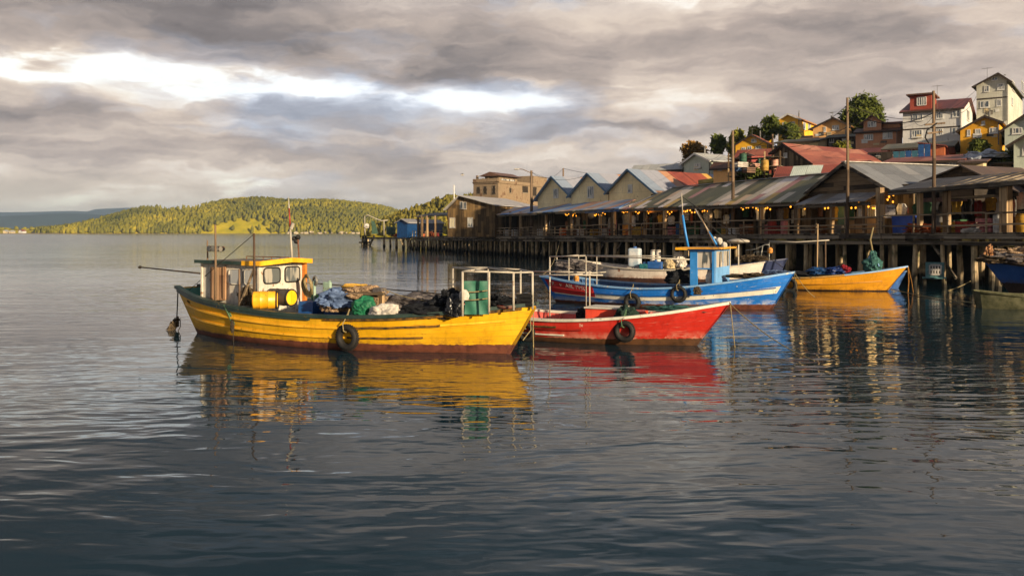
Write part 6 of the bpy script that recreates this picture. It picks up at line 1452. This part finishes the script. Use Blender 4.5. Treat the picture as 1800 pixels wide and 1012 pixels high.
# ---------- small ochre boat at the right
Moh = paint('ochre_hull_paint', (214, 146, 14), (110, 70, 40), .22, 1.0, .45, .45, uvseam=True, boot=(.06, .0, (70, 50, 36)))
Ob = Boat('fishing_boat', 'small ochre yellow boat with a pale blue gunwale, moored under the pier at the right', (13.2, 45.8), math.atan2(-2.5, 5.85), (-.4, 7.28), (0, 6.36),
          [(0, .5), (.2, .95), (.45, 1.15), (.7, .95), (.88, .5), (1, .06)], [(0, .35), (.2, .75), (.45, .95), (.7, .66), (.88, .26), (1, .03)], [(0, .8), (.3, .62), (.6, .80), (.82, 1.02), (1, 1.26)], deck=.3, group='wooden fishing boats moored by the pier')
Ob.hull(Moh, Mgin, Mdkw)
Mlb = paint('pale_blue_rail_paint', (120, 156, 196), (190, 186, 176), .3, 2)
Ob.rail('gunwale', Mlb, 1.0, .62, 1, .13, .07, dz=.02); Ob.rail('gunwale', paint('mixed_rail_paint', (170, 130, 60), (70, 66, 70), .45, 2, wearscale=2), 1.0, 0, .62, .13, .07, dz=.02); Ob.rail('strake', Moh, .48, .05, .9, .045, .05, out=.02)
wbar(Ob, 'mast', Mpost, .035, (1436, 490, .3), (1437.5, 394, .3)); wbar(Ob, 'yard', Mwp, .03, (1352, 424, .3), (1400, 425.5, .3), (1458, 422, .3)); wbar(Ob, 'pole', Mmast, .045, (1451, 470, .5), (1451, 424, .5))
heap('bright blue tarpaulin heap by the mast of the ochre boat', Ob, 1440, 478, .1, (.62, .5, .22), Mblue, 63.0, 'tarpaulin', 'tarpaulin')
heap('second blue tarpaulin heap, against the red bundle on the ochre boat', Ob, 1468, 477, .1, (.55, .5, .24), plain('navy_tarpaulin', (22, 50, 110), .5, .3, 3, .5, .03), 64.0, 'tarpaulin', 'tarpaulin')
heap('crimson net bundle on the ochre boat', Ob, 1485, 474, 0, (.26, .3, .24), netm('crimson_net', (176, 40, 56), (90, 20, 30)), 65.0)
heap('dark low net heap at the left end of the ochre boat', Ob, 1402, 482, 0, (.8, .5, .16), Mnetd, 66.0)
p = wl(Ob, 1534, 480, 0); rt = thing('hoisted_net', 'teal net bag hoisted on a rope above the ochre boat', 'net', p, Ob.fr.th)
MB().blob((0, 0, .42), (.42, .36, .42), 3, .22, 2, 67).blob((0, 0, .78), (.2, .2, .34), 3, .2, 2, 68).build('net_bag', Mnetteal, rt, smooth=2)
for sx in (-1, 1): MB().tube([(sx * .3, -.2, .35), (sx * .2, -.15, .7), (0, 0, 1.15)], .03, 6).build('strap', Mlb, rt)
rope('tan rope and tackle carrying the teal net bag', [p + Vector((0, 0, 1.1)), p + Vector((-.12, 0, 1.7)), p + Vector((.03, 0, 2.35))], .04, Mrope)
tyre('dark tyre fender at the left end of the ochre hull', Ob.w(Ob.P(.27, .45, -1, .11)), Ob.fr.th, .3, .1, .3)
tb = Bb.w(Bb.P(1, 1.03))
rope('line from the blue bow hanging over the ochre hull', sag(tb, at(1432, 522, 36), .1), .014, Mrope); rope('second short line hanging off the blue bow', sag(tb, at(1402, 512, 34), .1), .014, Mrope)
to = Ob.w(Ob.P(1, 1.03))
for k, (px, py) in enumerate(((1596, 516), (1606, 518))): rope(['left', 'right'][k] + ' ochre rope strand hanging from the ochre bow to the water', [to, at((1597 + px) / 2 + 1, 495, 42.5), at(px, py, 42.2)], .022, plain('ochre_rope', (150, 104, 40), .9) if k == 0 else MATS['ochre_rope'])
rope('long mooring rope from the ochre bow to the mossy dinghy', sag(at(1566, 508, 43), at(1741, 534, 34), .10), .022, Mrope)
rope('mooring rope from the ochre bow to the pier pile at the right', sag(at(1566, 510, 43), at(1706, 494, 44.2), .45), .022, Mrope)
Db = Boat('dinghy', 'blue dinghy tucked behind the ochre bow under the pier', (16.8, 46.6), math.atan2(-.9, 4.2), (-.3, 4.4), (0, 4.0), [(0, .5), (.4, .8), (.8, .45), (1, .05)], [(0, .35), (.4, .6), (.8, .25), (1, .03)], [(0, .7), (.5, .6), (1, .9)], deck=.3)
Db.hull(Mbm, Mbm, Mdkw, 24); Db.rail('gunwale', Mlb, 1.0, 0, 1, .1, .05, dz=.02)
# ---------- dark blue boat entering at the right edge
Mdb = paint('deep_blue_hull_paint', (24, 72, 142), (70, 60, 56), .18, 1.0, .5, .3, boot=(.85, -.0, (60, 40, 34)))
Eb = Boat('fishing_boat', 'dark blue boat heaped with grey nets, cut off by the right edge of the photo', (27.2, 33.4), math.atan2(3.0, -6.0), (-.3, 7.7), (0, 6.4),
          [(0, .6), (.25, 1.2), (.5, 1.4), (.75, 1.1), (.9, .5), (1, .06)], [(0, .4), (.25, .9), (.5, 1.1), (.75, .6), (.9, .22), (1, .03)], [(0, 1.75), (.3, 1.45), (.6, 1.45), (.85, 1.62), (1, 1.82)], deck=.4, group='wooden fishing boats moored by the pier')
Eb.hull(Mdb, Mdb, Mdkw); Eb.rail('gunwale', Mdark, 1.0, 0, 1, .14, .09, dz=.02)
for sd in (1,): band(Eb, 'white_band', Mbwh, .60, .65, .3, .86, .03, sides=(sd, -sd))
for i, (px, py, s_, m_, lb) in enumerate(((1745, 455, (.55, .5, .16), Mnetbr, 'brown rope and net tangle at the tip of the dark blue boat'), (1768, 452, (.7, .6, .22), Mnetgy, 'grey net heap in the middle of the dark blue boat'), (1795, 448, (.8, .6, .3), Mtan2, 'tall tan net heap on the dark blue boat at the photo edge'), (1738, 446, (.16, .14, .34), plain('tan_leather', (160, 112, 70), .7), 'curved tan board standing on the dark blue bow'))):
    p = at(px, py, 36.2); o = MB().blob((0, 0, 0), s_, 3, .35, 3, 70 + i).build('net_heap' if i < 3 else 'board', m_, smooth=2); loc_obj(o, p, R(-20)); tag(o, lb, 'net' if i < 3 else 'board')
# mossy half-sunk dinghy
Mmoss = plain('mossy_concrete', (92, 90, 68), .9, .4, 3, .6, .04, .2, 0, (46, 50, 30))
Sb = Boat('dinghy', 'mossy half-sunk old dinghy in the lower right corner below the dark blue boat', (18.55, 33.9), math.atan2(-.5, 3.0), (-.1, 3.6), (0, 3.4), [(0, .4), (.15, .62), (.5, .8), (.85, .5), (1, .2)], [(0, .35), (.15, .5), (.5, .65), (.85, .4), (1, .15)], [(0, .66), (.5, .50), (1, .62)], deck=.12)
Sb.hull(Mmoss, Mmoss, Mmoss, 24); Sb.rail('gunwale', Mmoss, 1.0, 0, 1, .12, .06, dz=.01)
# turquoise crate slung between the piles
fc = Fr(at(1627, 487, 46.3), R(-25)); rt = thing('fish_cage', 'turquoise box with a white grille slung between the pier piles', 'cage', fc.O, fc.th)
wd = fc.u(1660, 0); ht = fc.zof(461, 0, 0); Mtq = plain('turquoise_paint', (84, 128, 132), .6, .3, 4)
MB().bx(0, wd, .02, .6, 0, ht).build('body', Mtq, rt)
mb = MB(); 
xs = [.2 + (wd - .36) * i / 4 for i in range(5)]; zs = [.16, .16 + (ht - .30) / 2, ht - .14]
for x_ in xs: mb.bx(x_ - .04, x_ + .04, -.03, .02, zs[0], zs[2])
for z_ in zs: mb.bx(xs[0] + .041, xs[-1] - .041, -.026, .02, z_ - .05, z_ + .05)
mb.build('grille', Mwht, rt); MB().bx(xs[0], xs[-1], .012, .019, zs[0], zs[2]).build('painted_hole_shade', plain('hole_shade_black', (8, 8, 8), .9), rt)  # black plate on the solid box paints the shade inside its holes
MB().bx(-.15, wd + .1, -.1, .65, -.07, 0).build('tray', Mtq, rt)

# rigging on the blue boat and a few more lines
for i_, (a_, b_) in enumerate((((1198, 345, 0), (1392, 480, 0)), ((1198, 352, 0), (1017, 449, .5)), ((1222, 368, .3), (1296, 436, 1.0)), ((1200, 380, 0), (1222, 371, .3)))):
    rope('thin ' + ['forestay from the blue mast to the blue bow', 'stay from the blue mast down to the pipe frame', 'guy from the boom tip to the wheelhouse roof corner', 'short line between the blue mast and the boom tip'][i_], [Bb.w(Bb.p(*a_)), Bb.w(Bb.p(*a_)).lerp(Bb.w(Bb.p(*b_)), .5) + Vector((0, 0, -.08)), Bb.w(Bb.p(*b_))], .012, Mwire)
rope('light mooring line from the left end of the blue boat toward the pier', sag(Bb.w(Bb.P(0, 1)), at(985, 418, 92), .8), .02, Mrope)
rope('line from the thin mast of the yellow boat to its stern', [Y.w(Y.p(446, 412, -1.22)), Y.w(Y.p(378, 470, -1.0)), Y.w(Y.p(330, 512, -.3))], .009, Mroped)
# ------------------------------------------------------------------ things in the market
r = random.Random(77)
GC = {'white': (200, 196, 190), 'grey': (120, 116, 112), 'red': (146, 54, 46), 'orange': (186, 98, 56), 'yellow': (172, 134, 52), 'green': (56, 90, 62), 'blue': (50, 80, 118), 'pink': (190, 120, 116), 'brown': (110, 76, 52), 'purple': (90, 60, 100), 'black': (34, 32, 34)}
GM = {k: plain(k + '_garment_cloth', v, .85, .25, 5, .5, .03, .2) for k, v in GC.items()}
def shirt(mb, w_, h, dp=.1, wav=0.0):
    """hung shirt: sloping shoulders, short sleeves, wavy hem, body with folds"""
    def fn(s_, t):
        x = (s_ - .5) * 2; half = w_ / 2 * (1.0 if t < .72 else 1.0 - (t - .72) * .9)
        if .60 < t < .93: half *= 1.32 - abs(t - .76) * 1.0
        return (x * half, dp * .5 * math.sin(s_ * math.pi) * -1 + .03 * math.sin(s_ * 14 + wav), (t - 1) * h + .02 * math.sin(s_ * 9 + wav))
    mb.grid(fn, 10, 8, thick=(0, dp * .6, 0)); return mb
ORD = ['first', 'second', 'third', 'fourth', 'fifth', 'sixth', 'seventh', 'eighth', 'ninth', 'tenth', 'eleventh', 'twelfth']
secs = [('under the blue and rust patched roof', 960, 1088, ['white', 'grey', 'grey', 'brown', 'white', 'grey', 'green', 'black', 'blue', 'grey', 'white', 'pink'], 2.9, .9),
        ('under the mossy patchwork roof', 1095, 1398, ['grey', 'white', 'grey', 'brown', 'green', 'yellow', 'grey', 'white', 'grey', 'white', 'orange', 'grey', 'white', 'black', 'grey', 'white', 'blue', 'grey', 'green', 'brown', 'white', 'grey', 'red', 'grey', 'yellow', 'white'], 2.7, 1.2),
        ('under the small grey canopy', 1404, 1545, ['grey', 'brown', 'yellow', 'green', 'grey'], 1.9, 1.2),
        ('in the shaded hall at the right edge', 1556, 1800, ['grey', 'pink', 'white', 'pink', 'green', 'green', 'black', 'grey', 'blue', 'yellow', 'grey', 'black', 'red', 'brown', 'yellow', 'white', 'orange', 'grey', 'white'], 4.4, 1.2)]
for nm_, a_, b_, cols, vmx, vmn in secs:
    cnt = {}
    for i, c_ in enumerate(cols):
        px = a_ + (b_ - a_) * (i + .5 + r.uniform(-.3, .3)) / len(cols); v = r.uniform(vmn, vmx); u = PF.u(px, v); z = zd(u) + r.uniform(1.55, 2.15)
        h = r.uniform(.7, 1.1); cnt[c_] = cnt.get(c_, 0) + 1; k = cnt[c_] - 1
        tot = cols.count(c_)
        lb = (f'{c_} garment hanging {nm_}' if tot == 1 else f'{ORD[k]} {c_} garment from the left hanging {nm_}')
        rt = thing('hanging_garment', lb, 'garment', PF.w(u, v, z), PF.th + R(90) * 0 + r.uniform(-.9, .5), 'clothes hanging in the market')
        shirt(MB(), r.uniform(.5, .75), h, .12, i).build('cloth', GM[c_], rt, smooth=2)
        MB().tube([(-.2, 0, -.05), (0, 0, .03), (0, 0, .12)], .012, 5).tube([(.2, 0, -.05), (0, 0, .03)], .012, 5).build('hanger', Mwire, rt)
# goods on the boards by the railing
gi = 0
def on_deck(px, v, dz=0.0): u = PF.u(px, v); return PF.w(u, v, zd(u) + dz)
goods = [('crate', 'yellow', 1123, .6), ('crate', 'yellow', 1121, 1.0), ('crate', 'pink', 1180, .5), ('barrel', 'blue', 1194, .5), ('crate', 'green', 1219, .6), ('barrel', 'grey', 1238, .7), ('crate', 'yellow', 1277, .5), ('crate', 'green', 1271, .9), ('crate', 'white', 1291, .5),
         ('crate', 'brown', 1312, .5), ('crate', 'pink', 1348, .5), ('barrel', 'red', 1357, .5), ('crate', 'red', 1368, .6), ('barrel', 'pink', 1380, .5), ('crate', 'grey', 1415, .7), ('crate', 'brown', 1440, .8), ('crate', 'grey', 1475, .8), ('crate', 'white', 1062, .6), ('crate', 'red', 1066, .9),
         ('crate', 'brown', 1010, .6), ('crate', 'orange', 990, .9), ('crate', 'white', 1020, .9), ('crate', 'yellow', 1044, .7), ('crate', 'white', 950, .8), ('crate', 'white', 905, .8), ('crate', 'white', 890, .8),
         ('barrel', 'grey', 1655, .8), ('crate', 'green', 1684, 1.0), ('crate', 'yellow', 1674, .7), ('crate', 'red', 1695, .7), ('crate', 'grey', 1712, .8), ('barrel', 'white', 1757, .6), ('crate', 'brown', 1786, .8), ('barrel', 'yellow', 1797, .7), ('crate', 'pink', 1735, .8), ('crate', 'orange', 1108, .9), ('crate', 'orange', 755, .8), ('crate', 'orange', 745, .8), ('crate', 'red', 768, .7), ('crate', 'orange', 708, .5), ('crate', 'brown', 690, .5)]
mk = {}
for kind, c_, px, v in sorted(goods, key=lambda g_: g_[2]):
    mk.setdefault((kind, c_), []).append(px)
seen = {}
for kind, c_, px, v in sorted(goods, key=lambda g_: g_[2]):
    n = len(mk[(kind, c_)]); k = seen.get((kind, c_), 0); seen[(kind, c_)] = k + 1
    lb = f'{c_} {kind} standing on the market boards behind the railing' if n == 1 else f'{ORD[k]} {c_} {kind} from the left on the market boards behind the railing'
    if kind == 'crate': crate(lb, on_deck(px, v), (r.uniform(.7, 1.1), .5, r.uniform(.45, .85)), PF.th + r.uniform(-.2, .2), GM[c_], group='goods along the market railing')
    else: barrel(lb, on_deck(px, v), .3, .9, GM[c_], group='goods along the market railing')
# blue bins by the shaded hall
Mbin_ = plain('blue_bin_plastic', (16, 66, 160), .4, .15, 3, .2, .01, .5)
for k, px in enumerate((1581, 1593, 1605)):
    rt = thing('bin', ['leftmost', 'middle', 'rightmost'][k] + ' of the three blue bins behind the railing of the shaded hall', 'bin', on_deck(px, .55), PF.th, 'blue bins')
    MB().add([(-.24, -.26, 0), (.24, -.26, 0), (.24, .26, 0), (-.24, .26, 0), (-.29, -.31, 1.0), (.29, -.31, 1.0), (.29, .31, 1.0), (-.29, .31, 1.0)], [(3, 2, 1, 0), (0, 1, 5, 4), (1, 2, 6, 5), (2, 3, 7, 6), (3, 0, 4, 7)]).build('body', Mbin_, rt)
    MB().box((0, 0, 1.03), (.64, .68, .05)).build('lid', Mbin_, rt, bevel=.01)
    for sx in (-1, 1): MB().torus((sx * .2, .3, .09), (1, 0, 0), .07, .025, 14, 6).build('wheel', Mtyre, rt)
# notice board
fb = Fr(PF.w(PF.u(1556, .35), .35, 0), R(-35)); rt = thing('notice_board', 'white notice board with faded black print at the corner of the plank-gabled hall', 'sign', fb.O, fb.th)
w2 = fb.u(1573.5, 0); z0, z1 = fb.zof(384, 0, 0), fb.zof(360, 0, 0)
MB().bx(0, w2, 0, .03, z0, z1).build('board', plain('faded_white_board', (186, 176, 168), .8, .2, 4), rt)
Mink = plain('faded_black_ink', (40, 38, 40), .9)
o = text('Bergen', .19, Mink, rt, (.08, -.006, z1 - .24), (R(90), 0, 0)); 
for k, (x_, z_, s_) in enumerate(((.14, .42, 'E'), (.14, .58, 'r'), (.14, .72, 'L'), (.5, .4, 'a'), (.48, .64, 'o'))): text(s_, .15, Mink, rt, (x_, -.006, z1 - z_ - .02), (R(90), 0, 0))
# white sheet table near the shed
for k, px in enumerate((893,)):
    rt = thing('table', 'white-clothed table on the veranda right of the brown shed', 'table', on_deck(px, 1.4), PF.th)
    MB().box((0, 0, .75), (2.2, .8, .05)).build('top', Mwht, rt); MB().box((0, -.4, .55), (2.18, .02, .38)).build('cloth_drop', Mwht, rt)
    for sx in (-1, 1):
        for sy in (-1, 1): MB().box((sx, sy * .32, .36), (.06, .06, .72)).build('leg', Mpost, rt)
# orange nets
Mor = netm('orange_net', (206, 104, 50), (110, 50, 26))
for k, (px, v, s_, lb) in enumerate(((1622, .35, (1.1, .5, .28), 'orange net heap beside the blue bins'), (757, .8, (1.6, .6, .5), 'orange net heap on the boards left of the brown shed'), (700, .7, (1.5, .6, .35), 'rust orange heap at the foot of the blue stall'))):
    o = MB().blob((0, 0, 0), s_, 3, .35, 3, 90 + k, zcut=-.2).build('net_heap', Mor, smooth=2); loc_obj(o, on_deck(px, v, .2), PF.th); tag(o, lb, 'net')
# grey cloth heap on the edge
o = MB().blob((0, 0, 0), (.5, .25, .12), 3, .3, 3, 95).build('cloth_heap', Mwht, smooth=2); loc_obj(o, on_deck(1706, -.1, .1), PF.th); tag(o, 'pale cloth lying over the pier edge near the right', 'cloth')
# lamps: warm bulbs in clusters under the eaves
Mbulb = emit('warm_bulb_light', (255, 160, 46), 1.2); Mshade = plain('lamp_shade_metal', (150, 104, 40), .5)
lamps = [(996, 376.5), (1009, 376.5), (1048, 375.5), (1059, 375.5), (1098, 372), (1120, 372), (1136, 371), (1176, 371.5), (1205, 370), (1218, 369), (1241, 369), (1310, 366), (1330, 365), (1346, 364.5), (1396, 361), (1412, 361), (1455, 363), (1508, 360), (1530, 361), (1559, 342), (1559, 354)]
for k, (px, py) in enumerate(lamps):
    v = .75; u = PF.u(px, v); z = PF.zof(py, u, v); 
    rt = thing('string_lamp', f'warm lit lamp cluster under the market eave, number {k + 1} from the left', 'lamp', PF.w(u, v, z), PF.th, 'warm lamps under the market eaves')
    rt['label'] = f"warm lit lamp cluster, {(ORD + ['thirteenth','fourteenth','fifteenth','sixteenth','seventeenth','eighteenth','nineteenth','twentieth','last'])[k]} from the left under the market eaves"
    mb = MB(); ms = MB()
    for j in range(4):
        x_ = (j - 1.5) * .3 + r.uniform(-.14, .14); z_ = r.uniform(-.22, .12); mb.blob((x_, 0, z_), (.055, .055, .075), 1, .0); ms.tube([(x_, 0, z_ + .06), (x_, 0, z_ + .12)], [.09, .03], 8)
    ms.tube([(-.7, 0, .12), (.7, 0, .16)], .012, 5)
    mb.build('bulbs', Mbulb, rt); ms.build('shades', Mshade, rt)
    if k % 2 == 0:
        l_ = bpy.data.lights.new('lamp_glow', 'POINT'); l_.energy = 10; l_.color = (1, .62, .22); l_.shadow_soft_size = .45; lo = bpy.data.objects.new('lamp_glow', l_); COL.objects.link(lo); lo.parent = rt; lo.location = (0, .2, -.25)
Mya = plain('yellow_awning', (206, 132, 20), .7, .2, 2)
for k, (p0, p1) in enumerate(((1092, 1138), (1139, 1190))):
    a_ = PF.p(p0, 371.5, 1.15); b_ = PF.p(p1, 370, 1.15); o = MB().bx(a_.x, b_.x, 1.15, 1.19, a_.z - .12, a_.z + .30).build('fascia_board', Mya); loc_obj(o, PF.O, PF.th); tag(o, ['left', 'right'][k] + ' yellow fascia board glowing in lamp light at the left end of the patchwork-roofed market', 'board')
rt = thing('market_stall', 'yellow painted stall front left of a post in the patchwork-roofed market', 'stall', PF.w(PF.u(1104, 1.6), 1.6, zd(PF.u(1104, 1.6))), PF.th)
MB().box((0, 0, .5), (1.3, .5, 1.0)).build('counter', Mya, rt); MB().bx(-.6, -.45, -.1, .1, 1.0, 2.1).bx(.45, .6, -.1, .1, 1.0, 2.1).build('post', Mya, rt)
# white junk lights on the white boat side etc: gull over the roofs
g_ = thing('gull', 'small white gull flying left of the concrete building', 'bird', at(813, 308, 120), R(20))
MB().tube([(-.3, 0, .02), (-.18, 0, 0), (0, 0, 0), (.16, 0, .02), (.26, 0, .04)], [.01, .07, .1, .06, .015], 8).build('body', Mwht, g_, smooth=True)
for sy in (-1, 1): MB().grid(lambda s_, t: (-.12 + .24 * t * (1 - s_ * .7), sy * .62 * s_, .05 + .16 * math.sin(s_ * 2.2)), 6, 2, thick=(0, 0, .015)).build('wing', Mgal, g_)
# light frame at the pier tip
ft = thing('light_frame', 'thin white wooden frame with a bent arm at the far tip of the pier', 'frame', at(643, 412, 186))
def tp(px, py, d=186): return at(px, py, d) - at(643, 412, 186)
bars(ft, 'post', [(tp(642, 438), tp(641, 380)), (tp(675, 414), tp(675, 388)), (tp(641.5, 400), tp(645, 395))], .10, Mwp, 6)
bars(ft, 'arm', [(tp(641, 380), tp(647, 378), tp(660, 384), tp(670, 388), tp(682, 387))], .11, Mwp, 6)
bars(ft, 'leg', [(tp(641, 437), tp(638, 414)), (tp(645, 436), tp(643, 414)), (tp(650, 432), tp(658, 414))], .25, Mwet, 6)
MB().box(tp(642, 426), (2.6, 1.4, .35)).box(tp(641, 436), (2.4, 1.4, .2)).build('float', Mwet, ft)
MB().blob(tp(644, 397), (.6, .4, .5), 2, .3).build('lamp', Mwht, ft)
o = MB().prism([(-.9, 0, 0), (.5, 0, 0), (-.3, 0, 2.6), (-1.0, 0, 2.9)], (0, .1, 0)).build('green_panel', Mgreen); loc_obj(o, at(661, 411, 182)); tag(o, 'leaning dark green panel on the walkway at the pier tip', 'panel')
barrel('dark green tank on the walkway left of the blue stall', at(687, 412, 168), .9, 1.5, Mgreen, name='tank', cat='tank')
# clutter of loose poles under the pier end
for k in range(12):
    px = 712 + 2.9 * k; D = 150 + r.uniform(-4, 12); p = at(px, 0, D)
    o = MB().tube([(0, 0, -.6), (r.uniform(-.9, .9), r.uniform(-.6, .6), r.uniform(1.5, 2.3))], [.16, .11], 6).build('loose_pile', Mwet); loc_obj(o, (p.x, p.y, 0)); tag(o, f'{ORD[k]} loose leaning pile from the left under the far pier end', 'pile', 'leaning piles under the pier end')
# ------------------------------------------------------------------ haze
m = bpy.data.materials.new('haze_air'); m.use_nodes = True; Th = NT(m.node_tree)
vp = Th.n('VolumePrincipled', {'Color': (.52, .72, 1.0, 1), 'Density': HZ_D, 'Anisotropy': .2}); oo = Th.n('OutputMaterial'); Th.t.links.new(vp.outputs[0], oo.inputs['Volume'])
if HZ_D > 0:
    o = MB().bx(-7500, 4500, -310, 9800, -6.5, 260).build('haze', m); tag(o, kind='stuff')
